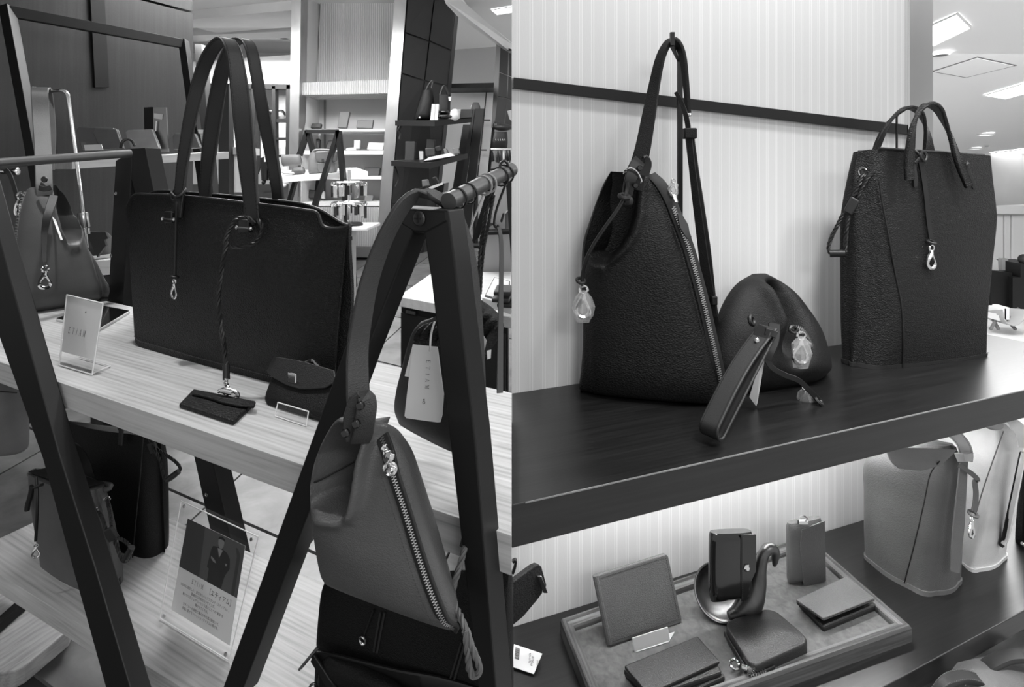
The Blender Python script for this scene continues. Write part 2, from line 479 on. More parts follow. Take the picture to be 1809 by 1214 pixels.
# ceilings
def lceil(y): return H + 1.08 + SLOPE * y
ceilo = struct('ceiling', MB().hexa([(-9, -2, lceil(-2)), (.3, -2, lceil(-2)), (.3, 12, lceil(12)), (-9, 12, lceil(12)), (-9, -2, lceil(-2) + .1), (.3, -2, lceil(-2) + .1), (.3, 12, lceil(12) + .1), (-9, 12, lceil(12) + .1)]), 'ceiling_paint')
def RC(u, v):           # point on the side hall's slanted ceiling
    a = (0.96 - 0.195) / 3.3; z0 = 0.96 + a * 3.2
    return P(u, v, z0 * F / ((V0 - v) + a * F))
ra = (0.96 - 0.195) / 3.3; rz = 0.96 + ra * 3.2
def rceil(y): return H + rz - ra * y
struct('ceiling_side', MB().hexa([(1.25, 1.2, rceil(1.2)), (9, 1.2, rceil(1.2)), (9, 6.6, rceil(6.6)), (1.25, 6.6, rceil(6.6)), (1.25, 1.2, rceil(1.2) + .1), (9, 1.2, rceil(1.2) + .1), (9, 6.6, rceil(6.6) + .1), (1.25, 6.6, rceil(6.6) + .1)]), 'ceiling_paint')

# papered wall with woven pin stripes
m, nt, b = new_mat('wallpaper')
v = texco(nt, (1, 1, 1)); sx = nt.nodes.new('ShaderNodeSeparateXYZ'); nt.links.new(v, sx.inputs[0])
ph = mth(nt, 'FRACT', mth(nt, 'MULTIPLY', sx.outputs[0], 1 / 0.0285))
l1 = mth(nt, 'LESS_THAN', mth(nt, 'ABSOLUTE', mth(nt, 'SUBTRACT', ph, 0.40)), 0.035)
l2 = mth(nt, 'LESS_THAN', mth(nt, 'ABSOLUTE', mth(nt, 'SUBTRACT', ph, 0.60)), 0.035)
ln = mth(nt, 'MAXIMUM', l1, l2)
fz = noise(nt, v, 900, 2); fz2 = noise(nt, texco(nt, (1, 1, 0.15)), 500, 2)
val = mth(nt, 'ADD', mth(nt, 'MULTIPLY', ln, 0.4), mth(nt, 'MULTIPLY', fz, 0.5))
nt.links.new(ramp(nt, val, [(0.05, 196), (0.75, 226)]), b.inputs['Base Color'])
b.inputs['Roughness'].default_value = 0.75
bump(nt, b, mth(nt, 'ADD', mth(nt, 'MULTIPLY', ln, 1.0), mth(nt, 'MULTIPLY', fz2, 0.5)), 0.5, 0.0008)
WS = 0.39; WANG = math.atan(WS); WY = 1.139
WE = Vector((cos(WANG), sin(WANG), 0)); WN = Vector((-sin(WANG), cos(WANG), 0)); W0 = Vector((0, WY, 0))
WALL = Plane(W0, WN)
LW = (WALL(1597, 300) - W0).dot(WE)
mb = MB(); e0 = Vector((0, WY + .12 / cos(WANG), 0))       # left end cut square to the bay divider
pts = [W0, W0 + WE * LW, W0 + WE * LW + WN * .12, e0]
mb.prism([p + Vector((0, 0, -.1)) for p in pts], (0, 0, 2.7))
rot_put('wall_papered', mb, 'wallpaper', W0, WANG)['kind'] = 'structure'
mb = MB(); pts = [W0 + WE * LW - WN * .012, W0 + WE * (LW + .006) - WN * .012, W0 + WE * (LW + .006) + WN * .14, W0 + WE * LW + WN * .14]
mb.prism([p + Vector((0, 0, -.1)) for p in pts], (0, 0, 2.7)); struct('trim_1', mb, 'chrome')
LC = (WALL(1648, 300) - W0).dot(WE)
mb = MB(); pts = [W0 + WE * (LW + .006), W0 + WE * LC, W0 + WE * LC + WN * .14, W0 + WE * (LW + .006) + WN * .14]
mb.prism([p + Vector((0, 0, -.1)) for p in pts], (0, 0, 2.7)); struct('trim_2', mb, 'brushed_column')
# dark dado strip across the paper
q = [WALL(904, 138), WALL(1596, 221), WALL(1596, 238), WALL(904, 157)]
mb = MB().prism([p - WN * .001 for p in q], -WN * .010); struct('trim_3', mb, 'frame_black', bevel=.001)

# dark timber wall in the display hall
DW0 = P(0, 300, 2.5); DW1 = P(341, 300, 3.3); DWd = (DW1 - DW0); DWd.z = 0; DWd.normalize(); DWn = Vector((DWd.y, -DWd.x, 0))
DWALL = Plane(DW0, DWn)
st = DW0 - DWd * 1.5; st.z = 0; en = Vector((DW1.x, DW1.y, 0))
mb = MB().prism([st, en, en - DWn * .25, st - DWn * .25], (0, 0, 2.36))
wl = struct('wall_timber', mb, 'wall_wood')
struct('panel', MB().prism([st + Vector((0, 0, 2.375)) - DWn * .006, en + Vector((0, 0, 2.375)) - DWn * .006, en - DWn * .25 + Vector((0, 0, 2.375)), st - DWn * .25 + Vector((0, 0, 2.375))], (0, 0, .6)), 'wall_wood', parent=wl)
struct('wall_back', MB().abox(-9, 0.3, 11.2, 11.4, .9, 4.0), 'plaster')
struct('wall_hall_end', MB().abox(3.4, 9, 6.5, 6.7, -.3, H + .25), 'plaster')
struct('floor_side', MB().abox(1.2, 9, 1.62, 6.5, -.3, -.02), 'carpet')

# fixtures in the ceilings
def ceil_panel(px, fn, label, nrm_dz=-0.006):
    t = T('ceiling_light', label, 'light', sum((fn(*p) for p in px), Vector()) / 4)
    q = [fn(*p) + Vector((0, 0, nrm_dz)) for p in px]; c = sum(q, Vector()) / 4
    t.part('diffuser', MB().prism(q, (0, 0, -.006)), 'lamp', smooth=0)
    mb = MB()
    for i in range(4):
        a, b2 = q[i], q[(i + 1) % 4]; o1 = a + (a - c) * .06; o2 = b2 + (b2 - c) * .06
        mb.hexa([a, b2, o2, o1, *(w + Vector((0, 0, -.010)) for w in (a, b2, o2, o1))])
    t.part('frame', mb, 'white', smooth=0)
def LC_(u, v): return P(u, v, 1.08 * F / ((V0 - SLOPE * F) - v))
def ceil_disc(u, v, fn, r, label, m='lamp', sq=None):
    c = fn(u, v) + Vector((0, 0, -.004)); t = T('downlight', label, 'light', c)
    t.part('trim_ring', MB().torus(c, r, r * .13, UP, 18, 6), 'white'); t.part('lens', MB().disc(c, r * .9, -UP, .006), m)
ceil_panel([(1600, 62), (1690, 22), (1714, 46), (1620, 92)], RC, 'bright square ceiling panel light beside the steel column')
ceil_panel([(1740, 166), (1840, 136), (1860, 150), (1776, 172)], RC, 'bright ceiling panel light at the right edge above the bucket bag')
ceil_panel([(1750, 269), (1860, 256), (1860, 264), (1755, 275)], RC, 'long bright light strip on the far ceiling right of the bucket bag')
ceil_disc(1741, 237, RC, .07, 'round glowing downlight above the right shoulder of the bucket bag')
ceil_disc(1722, 262, RC, .06, 'small glowing downlight just above the bucket bag rim', 'lamp_soft')
ceil_disc(1659, 96, RC, .055, 'round grey ceiling speaker beside the steel column', 'mid')
ceil_disc(1743, 258, RC, .022, 'tiny grey smoke sensor on the far ceiling', 'mid')
q = [RC(1645, 126), RC(1727, 100), RC(1797, 115), RC(1706, 137)]; c = sum(q, Vector()) / 4
t = T('ceiling_hatch', 'square access hatch outlined dark in the ceiling', 'hatch', c)
t.part('cover', MB().prism([w + (c - w) * .08 + Vector((0, 0, -.002)) for w in q], (0, 0, -.003)), 'ceiling_paint', smooth=0)
mb = MB()
for i in range(4):
    a, b2 = q[i], q[(i + 1) % 4]; i1 = a + (c - a) * .07; i2 = b2 + (c - b2) * .07
    mb.hexa([a, b2, i2, i1, *(w + Vector((0, 0, -.003)) for w in (a, b2, i2, i1))])
t.part('frame', mb, 'mid', smooth=0)
ceil_panel([(424, 62), (452, 48), (474, 56), (446, 66)], LC_, 'bright square ceiling panel between the tote handles and the white cabinet')
ceil_disc(465, 28, LC_, .10, 'wide pale downlight at the top left of the white cabinet', 'lamp_soft')
ceil_disc(500, 24, LC_, .07, 'bright round spotlight touching the mirrored column')
ceil_disc(478, 61, LC_, .16, 'large glowing disc light over the far shop front')
ceil_disc(500, 67, LC_, .10, 'flat grey disc on the ceiling near the mirrored column', 'mid')
ceil_panel([(868, 16), (905, 10), (905, 20), (878, 24)], LC_, 'bright ceiling strip above the dark panelled pillar')
# beams under the hall ceiling
def beam(u0, v0, u1, v1, dv, name, depth=.5, m='plaster'):
    a, b2 = LC_(u0, v0), LC_(u1, v1)
    dz = Vector((0, 0, -dv)); e = Vector((0, depth, depth * SLOPE))
    struct(name, MB().hexa([a + dz, b2 + dz, b2 + e + dz, a + e + dz, a, b2, b2 + e, a + e]), m)
beam(300, 22, 540, -2, .10, 'trim_4', 1.0); beam(300, 52, 540, 40, .10, 'trim_5', .6)
struct('trim_6', MB().prism([P(300, 112, 9), P(540, 95, 9), P(540, 152, 9), P(300, 152, 9)], (0, .3, 0)), 'white')
struct('trim_7', MB().prism([P(785, 0, 4.2), P(805, 22, 4.6), P(925, 110, 7), P(925, 92, 7), P(830, 15, 4.8), P(812, -8, 4.2)], (0, .1, 0)), 'white')
struct('trim_8', MB().prism([P(780, 90, 7.5), P(880, 82, 7.5), P(905, 110, 7.5), P(905, 330, 7.5), P(700, 330, 7.5), P(780, 100, 7.5)], (0, .1, 0)), 'pale')
# ------------------------------------------------------------------ timber display stand with two boards
ZU, ZL = H - .40, H - .867
bd = T('display_table', 'long pale oak display board resting between black A-frames, carrying the large tote', 'table', G(480, 740, ZU))
fr = [G(-120, 599, ZU), G(69, 663, ZU), G(904, 947, ZU)]; bk = [G(904, 694, ZU), G(163, 526, ZU), G(30, 496, ZU)]
# five staves glued side by side, each its own piece
def staves(t, A, B, C, D, n, thick, m, name='plank', jit=0.0003):
    """A,B front edge (left, right), D,C back edge"""
    for i in range(n):
        f0, f1 = i / n, (i + 1) / n
        q = [A.lerp(D, f0), B.lerp(C, f0), B.lerp(C, f1), A.lerp(D, f1)]
        gap = (q[3] - q[0]).normalized() * .0002
        q = [q[0] + gap, q[1] + gap, q[2] - gap, q[3] - gap]
        off = Vector((0, 0, -(i % 2) * jit))
        mb = MB().hexa([w + Vector((0, 0, -thick)) for w in q] + [w + off for w in q])
        rot_put(name, mb, m, t.base + Vector((i * .37, i * 1.3, 0)) * 0, ANGL, 0, .0006, t.o)
staves(bd, fr[0], fr[2], bk[0], bk[2], 1, .044, 'oak')
lb = T('display_shelf', 'lower pale oak board of the stand, under the backpack and the acrylic notice', 'shelf', G(300, 1100, ZL))
# lower board edges from its visible corners
lbA, lbB = G(-60, 979, ZL), G(420, 1277, ZL); dl = (lbB - lbA).normalized()
bA, bB = G(513, 1006, ZL), G(556, 1025, ZL); 
back0 = G(513, 1006, ZL); nrm = Vector((-dl.y, dl.x, 0))
def on_back(p): return p + nrm * (back0 - p).dot(nrm)
R_end = lbA + dl * ((Vector((0, 0, 0)) - lbA).x / dl.x) * .985
staves(lb, lbA, R_end, on_back(R_end) - dl * (on_back(R_end).x / dl.x + .004), on_back(lbA), 1, .04, 'oak')

def aframe_part(t, name, px, n, depth, m='frame_black', bevel=.002, pl=None):
    pl = pl or LP(n)
    return t.part(name, MB().prism([pl(u, v) for u, v in px], LB * depth), m, smooth=0, bevel=bevel)
# near A-frame on the right with its round rail
NA = .520
t = T('a_frame', 'black painted wooden A-frame trestle in front with a cross-head screw at its peak', 'frame', LP(NA)(760, 1300))
aframe_part(t, 'leg', [(698, 366), (741, 369), (725, 420), (640, 638), (552, 885), (450, 1161), (420, 1240), (380, 1254), (394, 1214)], NA, .034)
aframe_part(t, 'leg', [(741, 369), (791, 371), (803, 460), (840, 780), (876, 1214), (881, 1270), (852, 1270), (844, 1209), (798, 810), (762, 500), (750, 420)], NA + .0004, .0335)
aframe_part(t, 'peak', [(703, 366), (789, 372), (792, 392), (752, 413), (730, 411), (696, 390)], NA - .0005, .0348, bevel=.003)
c = LP(NA - .0006)(741, 386); mb = MB().lathe([(.0085, 0), (.0088, .0016), (.0072, .003), (.002, .0034)], c, -LB, 20)
s_ = t.part('screw', mb, 'screw')
mb = MB().box(c - LB * .0034, LA * .0046, LB * .0006, UP * .0009).box(c - LB * .0034, LA * .0009, LB * .0006, UP * .0046); t.part('cross_slot', mb, 'black', sub=s_, smooth=0)
for u, v in ((525, 935), (805, 882)):
    mb = MB().torus(LP(NA - .0005)(u, v), .0028, .0008, LB); 
r0, r1 = P(800, 352, .655), P(903, 300, .80)
mb = MB().tube([r0 - (r1 - r0).normalized() * .01, r1], .0102, 20); rail2 = t.part('rail', mb, 'rail_steel', label='round grey steel rail')
# rear trestle on the left with rail
FA = .965
t = T('a_frame', 'black wooden A-frame trestle behind the tote, at the far end of the left rail', 'frame', LP(FA)(300, 1000))
aframe_part(t, 'leg', [(204, 284), (233, 268), (233, 290), (217, 545), (209, 760), (180, 760), (190, 545)], FA, .04)
aframe_part(t, 'leg', [(222, 263), (256, 261), (272, 340), (372, 800), (398, 912), (420, 1010), (388, 1010), (361, 892), (341, 800), (253, 400), (228, 300)], FA + .001, .045)
for u, v in ((205, 342), (197, 452)):
    c = LP(FA)(u, v); t.part('bolt', MB().torus(c - LB * .001, .0042, .0016, LB), 'steel')
c = LP(FA)(365, 874); t.part('bolt', MB().torus(c - LB * .001, .0042, .0016, LB), 'steel')
t.part('carry_loop', MB().tube(vpath([(213, 262, 1.66), (216, 251, 1.66), (224, 246, 1.67), (233, 249, 1.68), (238, 258, 1.68)], 16), .004, 6), 'frame_black')
t.part('rail', MB().tube([LP(.56)(-52, 292), P(229, 271, 1.64)], .0118, 20), 'rail_steel', label='round dark rail')
# near trestle on the left, cut by the picture edge
t = T('a_frame', 'black wooden A-frame leg crossing the lower left in front of both boards', 'frame', LP(.52)(200, 1300))
aframe_part(t, 'leg', [(-95, 268), (-45, 262), (19, 500), (106, 810), (166, 1000), (229, 1214), (243, 1262), (198, 1262), (186, 1214), (127, 1000), (75, 810), (0, 600), (-60, 410)], .515, .028)
aframe_part(t, 'leg', [(-95, 268), (-60, 262), (-72, 420), (-90, 620), (-118, 620), (-108, 420)], .5155, .028)
# far trestle of the right-hand rack, just inside the bay
t = T('a_frame', 'dark A-frame peak at the far end of the ringed rail', 'frame', P(890, 420, .82))
t.part('peak', MB().prism([P(866, 298, .83), P(903.4, 296, .83), P(903.4, 312, .83), P(872, 308, .83)], (0, .02, 0)), 'frame_black', smooth=0, bevel=.001)
t.part('leg', MB().prism([P(894, 328, .83), P(903.4, 318, .83), P(903.4, 470, .83)], (0, .02, 0)), 'frame_black', smooth=0)
t.part('leg', MB().prism([P(868, 310, .835), P(884, 310, .835), P(846, 420, .835), P(832, 430, .835)], (0, .015, 0)), 'frame_black', smooth=0)

# cords wound round the near rail
def ring_on_rail(f, r, m, name, label, tail=None, w=.0014):
    c = r0.lerp(r1, f); ax = (r1 - r0).normalized()
    t = T(name, label, 'cord', c)
    t.part('loop', MB().torus(c - UP * (r - .0105), r, w, ax, 24, 6), m)
    if tail: t.part('tail', MB().tube(vpath([c - UP * (2 * r - .0105)] + tail, 14), w, 6), m)
ring_on_rail(.07, .0122, 'cord', 'lanyard', 'black braided cord wound on the rail nearest the A-frame peak')
ring_on_rail(.22, .0128, 'cord', 'lanyard', 'second black braided cord from the A-frame peak on the rail')
ring_on_rail(.47, .0125, 'cord_pale', 'lanyard', 'pale cord wound in the middle of the rail', [P(832, 400, .70), P(826, 420, .70)])
ring_on_rail(.55, .0125, 'cord_pale', 'lanyard', 'pale cord beside its twin on the rail, farther from the peak')
ring_on_rail(.78, .0125, 'cord', 'lanyard', 'black cord on the rail just before the wire hook')
ring_on_rail(.88, .0125, 'cord', 'lanyard', 'black cord on the rail behind the wire hook')

# ------------------------------------------------------------------ right-hand bay: dark walnut shelves
ZS, ZS2 = H - .45, H - .92
RANG = math.atan(.385)
t = T('wall_shelf', 'dark stained upper wooden shelf with worn front edge, holding three black bags', 'shelf', G(1300, 760, ZS))
fa, fb = G(904, 893, ZS), G(1809, 689, ZS); dd = (fb - fa).normalized(); fb = fb + dd * .3
ba = W0 + Vector((0, 0, ZS - W0.z)); bb = W0 + WE * (LW + .006) + Vector((0, 0, ZS)); bc = [G(1905, 622, ZS), G(1740, 590, ZS)]
TH = .058
rot_put('board', MB().prism([w + Vector((0, 0, -TH)) for w in (fa, fb, *bc, bb - WN * .013, ba)], (0, 0, TH)), 'walnut', t.base, RANG, 0, .0015, t.o)
# worn pale arris of the front edge
mb = MB(); random.seed(4)
x = .02; L = (fb - fa).length
while x < L - .02:
    l = random.uniform(.01, .06); w = random.uniform(.0003, .0008)
    mb.box(fa + dd * (x + l / 2) + Vector((0, 0, -.0008)) + Vector((-dd.y, dd.x, 0)) * .0002, dd * l / 2, Vector((-dd.y, dd.x, 0)) * w, UP * .0010); x += l - .0005
t.part('worn_edge', mb, 'worn', smooth=0, label='rubbed pale edge')
t = T('wall_shelf', 'dark stained lower wooden shelf carrying the wallet tray and the pale bags', 'shelf', G(1300, 1000, ZS2))
fa2, fb2 = G(1561, 1214, ZS2), G(1809, 1079, ZS2); d2 = (fb2 - fa2).normalized(); fa2 = fa2 - d2 * (fa2.x - .0005) / d2.x; fb2 = fb2 + d2 * .35
ba2 = W0 + Vector((0, 0, ZS2)); bb2 = W0 + WE * (LW + .006) + Vector((0, 0, ZS2)); bc2 = bb2 + WN * .05 + WE * .9
rot_put('board', MB().prism([w + Vector((0, 0, -.040)) for w in (fa2, fb2, bc2, bb2 - WN * .013, ba2)], (0, 0, .040)), 'walnut', t.base, RANG, 0, .0015, t.o)
# slim lamp strip fixed below the upper shelf against the wall
c0, c1 = W0 + WE * .06 - WN * .10, W0 + WE * 1.0 - WN * .10
zz = Vector((0, 0, ZS - TH - .001))
t = T('shelf_light', 'slim white lamp strip fixed under the upper dark shelf', 'light', (c0 + c1) / 2 + zz)
t.part('housing', MB().hexa([c0 - WN * .008 + zz - UP * .01, c1 - WN * .008 + zz - UP * .01, c1 + WN * .008 + zz - UP * .01, c0 + WN * .008 + zz - UP * .01, c0 - WN * .008 + zz, c1 - WN * .008 + zz, c1 + WN * .008 + zz, c0 + WN * .008 + zz]), 'white', smooth=0)
l = bpy.data.lights.new('shelf_lamp', 'AREA'); l.energy = 3.2; l.shape = 'RECTANGLE'; l.size = .92; l.size_y = .014
o = bpy.data.objects.new('shelf_lamp', l); COL.objects.link(o); o.parent = t.o
o.location = Vector((0, 0, -.0112)); o.rotation_euler = (radians(0), 0, WANG)
# ------------------------------------------------------------------ shared small makers
def charm(t, top, s=.030, plane_n=-YY, m='chrome', name='charm'):
    """drop-shaped open metal pendant hanging below a point, s long"""
    n = Vector(plane_n).normalized(); x = n.cross(UP).normalized()
    mb = MB().torus(top - UP * s * .10, s * .13, s * .045, n, 14, 6)
    o = t.part(name, mb, m)
    pts = [(.0, -.22, .07), (.05, -.40, .10), (.20, -.62, .075), (.24, -.82, .07), (.10, -.98, .09), (-.10, -.98, .09), (-.20, -.84, .07), (-.16, -.66, .05), (-.05, -.42, .055), (-.02, -.25, .05)]
    c = crom(pts, 36)
    t.part('pendant', MB().tube([top + x * q[0] * s + UP * q[1] * s for q in c], [q[2] * s for q in c], 8), m, sub=o)
    return o
def wrapped_charm(t, top, s=.03, n=-YY):
    o = charm(t, top, s, n)
    n = Vector(n).normalized(); x = n.cross(UP).normalized(); random.seed(int(abs(top.x) * 1e4))
    mb = MB(); rings = []
    for k, (w, h) in enumerate([(.10, -.12), (.30, -.35), (.34, -.65), (.30, -.95), (.22, -1.15)]):
        rings.append([top + x * s * (cos(2 * pi * i / 10) * w * random.uniform(.8, 1.2)) + n * s * sin(2 * pi * i / 10) * w * .6 + UP * s * h for i in range(10)])
    t.part('film_wrap', mb.loft(rings), 'film', sub=o, smooth=0)
m_, nt_, b_ = new_mat('film'); nt_.nodes.remove(b_)
tr = nt_.nodes.new('ShaderNodeBsdfTransparent'); gl = nt_.nodes.new('ShaderNodeBsdfGlossy'); gl.inputs['Roughness'].default_value = .12
df = nt_.nodes.new('ShaderNodeBsdfDiffuse'); ad = nt_.nodes.new('ShaderNodeMixShader'); ad.inputs[0].default_value = .5
nt_.links.new(gl.outputs[0], ad.inputs[1]); nt_.links.new(df.outputs[0], ad.inputs[2])
mx = nt_.nodes.new('ShaderNodeMixShader'); mx.inputs[0].default_value = .35; nt_.links.new(tr.outputs[0], mx.inputs[1]); nt_.links.new(ad.outputs[0], mx.inputs[2])
nt_.links.new(mx.outputs[0], nt_.nodes['Material Output'].inputs['Surface'])

# serif capitals drawn as strokes in a unit box (x to the right, y up)
GLY = {
 'E': ([(.10, 0, .24, 1), (.24, .93, .78, 1), (.24, .47, .62, .53), (.24, 0, .80, .07), (.72, .80, .78, .95), (.74, .05, .80, .22), (.58, .40, .62, .60), (0, 0, .12, .04), (0, .96, .12, 1)], []),
 'T': ([(.43, 0, .57, 1), (.05, .93, .95, 1), (.05, .78, .10, .95), (.90, .78, .95, .95), (.30, 0, .70, .05)], []),
 'I': ([(.43, 0, .57, .80), (.30, 0, .70, .05), (.30, .76, .70, .81), (.43, .92, .57, 1.05)], []),
 'J': ([(.43, 0, .57, 1), (.30, 0, .70, .05), (.30, .95, .70, 1)], []),
 'A': ([(.20, .32, .74, .37), (-.02, 0, .24, .04), (.66, 0, 1.04, .04)], [((.08, 0), (.14, 0), (.50, 1), (.44, 1)), ((.80, 0), (.95, 0), (.56, 1), (.42, 1))]),
 'M': ([(.06, 0, .11, 1), (.84, 0, .98, 1), (-.04, 0, .22, .04), (.74, 0, 1.08, .04), (-.04, .96, .12, 1), (.90, .96, 1.08, 1)], [((.06, 1), (.22, 1), (.54, .06), (.46, 0)), ((.46, 0), (.54, .06), (.90, 1), (.84, 1))]),
}
def lettering(word, org, ex, ey, w, gap, nrm, mb=None):
    """ex, ey = unit letter box vectors (already scaled); raised by a hair along nrm"""
    mb = mb or MB(); x = 0.0
    for ch in word:
        R, Q = GLY[ch]
        for (x0, y0, x1, y1) in R:
            q = [(x0, y0), (x1, y0), (x1, y1), (x0, y1)]
            mb.add([org + ex * (x + a * w) + ey * b + nrm for a, b in q], [(0, 1, 2, 3)])
        for q in Q: mb.add([org + ex * (x + a * w) + ey * b + nrm for a, b in q], [(0, 1, 2, 3)])
        x += w + gap
    return mb
DG = None
def text_mb(s, org, ex, ey, size, nrm):
    """a line of set type as flat faces, org at the left of the base line"""
    cu = bpy.data.curves.new('type', 'FONT'); cu.body = s; cu.size = 1.0; cu.resolution_u = 2
    o = bpy.data.objects.new('type', cu); COL.objects.link(o)
    bpy.context.view_layer.update()
    me = bpy.data.meshes.new_from_object(o.evaluated_get(bpy.context.evaluated_depsgraph_get()))
    mb = MB(); mb.add([org + ex * v.co.x * size + ey * v.co.y * size + nrm for v in me.vertices], [tuple(p.vertices) for p in me.polygons])
    bpy.data.objects.remove(o); bpy.data.curves.remove(cu); bpy.data.meshes.remove(me)
    return mb

# ------------------------------------------------------------------ large black tote
tb0, tb1 = G(240, 611, ZU), G(460, 671, ZU); TPL = vplane(tb0, tb1, .03)
tt = T('tote_bag', 'large black grained leather tote with long upright handles standing on the oak board', 'bag', G(420, 680, ZU))
cols = [(223, 366, 239, 604), (235, 345, 248, 614), (262, 343.5, 272, 621), (300, 345, 305, 630), (360, 350, 360, 646), (430, 358, 425, 663), (500, 366, 490, 681), (540, 371.5, 530, 690),
        (555, 374, 545, 694), (562, 380, 552, 696), (566, 393, 556, 697), (572, 401, 562, 698), (585, 404, 570, 700), (605, 402.5, 580, 702), (617, 398, 589, 704)]
def tote_bulge(u, v, q, k): return .010 * sin(pi * min(1, max(0, (v - 350) / 340))) * sin(pi * min(1, max(0, (u - 225) / 390))) - .03 * sstep(520, 640, u) * sstep(400, 560, v)
mb = MB(); rings = []; 
for i, (u1, v1, u2, v2) in enumerate(cols):
    a = []; b2 = []
    for j in range(25):
        q = j / 24; u = lerp(u1, u2, q); v = lerp(v1, v2, q); p = TPL(u, v); a.append(p + TPL.n * tote_bulge(u, v, 0, 0)); b2.append(p - TPL.n * .007 + TPL.n * tote_bulge(u, v, 0, 0))
    rings.append(a + b2[::-1])
front = tt.part('front_panel', mb.loft(rings), 'leather_tote', smooth=50)
TB = -TPL.n * .13
bcols = [(255, 350, 262, 600), (275, 338, 280, 612), (330, 340, 335, 625), (430, 348, 428, 650), (520, 358, 515, 672), (548, 364, 540, 680), (572, 374, 560, 684), (600, 392, 575, 688), (614, 398, 590, 690)]
TPB = Plane(TPL.p + TB, TPL.n)
mb = MB(); rings = []
for (u1, v1, u2, v2) in bcols:
    a = [TPB(lerp(u1, u2, j / 12), lerp(v1, v2, j / 12)) for j in range(13)]
    rings.append(a + [p - TPL.n * .006 for p in a[::-1]])
tt.part('back_panel', mb.loft(rings), 'leather_tote', smooth=50)
# right gusset, folded inwards, and left gusset, and the bottom
for (fu, fd, sgn) in (((616, 399, 589, 704), (611, 400, 588, 690), 1), ((225, 366, 240, 604), (257, 352, 263, 600), -1)):
    rings = []
    for j in range(13):
        q = j / 12; a = TPL(lerp(fu[0], fu[2], q), lerp(fu[1], fu[3], q)); c = TPB(lerp(fd[0], fd[2], q), lerp(fd[1], fd[3], q))
        mid = (a + c) / 2 + LA * sgn * (-.028 * (1 - q) + .012)
        rings.append([Vector(p) for p in crom([tuple(a - LA * sgn * .002), tuple(mid), tuple(c)], 9)])
    vs = [[p for p in r] + [p - LA * sgn * .004 for p in r[::-1]] for r in rings]; tt.part('gusset', MB().loft(vs), 'leather_tote')
q = [TPL(241, 604), TPL(589, 702), TPB(589, 688), TPB(262, 600)]; tt.part('bottom', MB().prism([p + UP * .003 for p in q], -UP * .006), 'leather_tote', smooth=0)
# rolled edge along the mouth, with stitches
edge = [TPL(u1, v1) + TPL.n * (tote_bulge(u1, v1, 0, 0) - .002) for (u1, v1, _, _) in cols]
tt.part('piping', MB().tube(vpath(edge, 90), .0032, 6), 'edge_dark', sub=front)
st_ = vpath([TPL(u1 + (6 if u1 < 235 else 0), v1 + 9) + TPL.n * (tote_bulge(u1, v1 + 9, 0, 0) + .0008) for (u1, v1, _, _) in cols], 140)
tt.part('stitching', MB().dashes(st_, .006, .0011, .0012, TPL.n), 'stitch_dark', sub=front)
hem = vpath([TPL(lerp(u1, u2, .955), lerp(v1, v2, .955)) + TPL.n * (tote_bulge(lerp(u1, u2, .955), lerp(v1, v2, .955), 0, 0) + .0008) for (u1, v1, u2, v2) in cols], 120)
tt.part('stitching', MB().dashes(hem, .006, .0011, .0012, TPL.n), 'stitch', sub=front)
tt.part('piping', MB().tube(vpath([TPB(u1, v1) for (u1, v1, _, _) in bcols], 60), .003, 6), 'edge_dark')
# handles
def strap(t, name, pts, w, th, side, m='leather_strap', n=60, st=True, stm='stitch_dark'):
    path = vpath(pts, n); mb = MB().ribbon(path, w, th, side); o = t.part(name, mb, m)
    if st:
        K = len(path); sd = [Vector(q) for q in crom([tuple(x) for x in side], K)] if isinstance(side, (list, tuple)) else [side] * K
        ws = w if isinstance(w, (list, tuple)) else [w] * 2
        ws = [q[0] for q in crom([(x,) for x in ws], K)]
        mb = MB()
        for e in (-1, 1):
            for f in (-1, 1):
                fr_ = []
                for i in range(K):
                    tg = (path[min(i + 1, K - 1)] - path[max(i - 1, 0)]).normalized(); x = (sd[i] - tg * sd[i].dot(tg)).normalized(); y = tg.cross(x)
                    fr_.append((path[i] + x * e * ws[i] * .38 + y * f * th * .52, x, y))
                for (a, x, y), (b3, _, _) in zip(fr_[1:-1], fr_[2:]):
                    tg = (b3 - a).normalized(); L = (b3 - a).length; k = max(1, int(L / .0055))
                    for j in range(k): mb.box(a + tg * L * (j + .5) / k, tg * L / k * .3, x * .0006, y * .0004)
        t.part('stitching', mb, stm, sub=o, smooth=0)
    return o
dF = 1.22
h1 = strap(tt, 'handle', [(313, 384, 1.212), (317, 345, 1.215), (324, 280, 1.22), (338, 200, 1.22), (356, 130, 1.215), (375, 88, 1.20), (396, 69, 1.18), (410, 84, 1.16), (419, 125, 1.15), (428, 200, 1.135), (436, 280, 1.12), (443, 345, 1.108), (448, 392, 1.10)],
      [.030, .028, .026, .030, .038, .040], .007, [LA, LA, LA * .55 + LB * .6, LB + LA * .2, LA * .8 + LB * .3, LA, LA])
h2 = strap(tt, 'handle', [(362, 352, 1.36), (366, 300, 1.36), (373, 240, 1.355), (382, 180, 1.35), (394, 120, 1.34), (412, 78, 1.32), (430, 70, 1.30), (443, 84, 1.28), (452, 125, 1.27), (463, 190, 1.26), (478, 265, 1.25), (488, 320, 1.24), (492, 352, 1.24)],
      [.042, .042, .032, .026, .028, .034], .007, [LA, LA, LA * .7 + LB * .4, LB + LA * .2, LA * .6 + LB * .5, LA, LA])
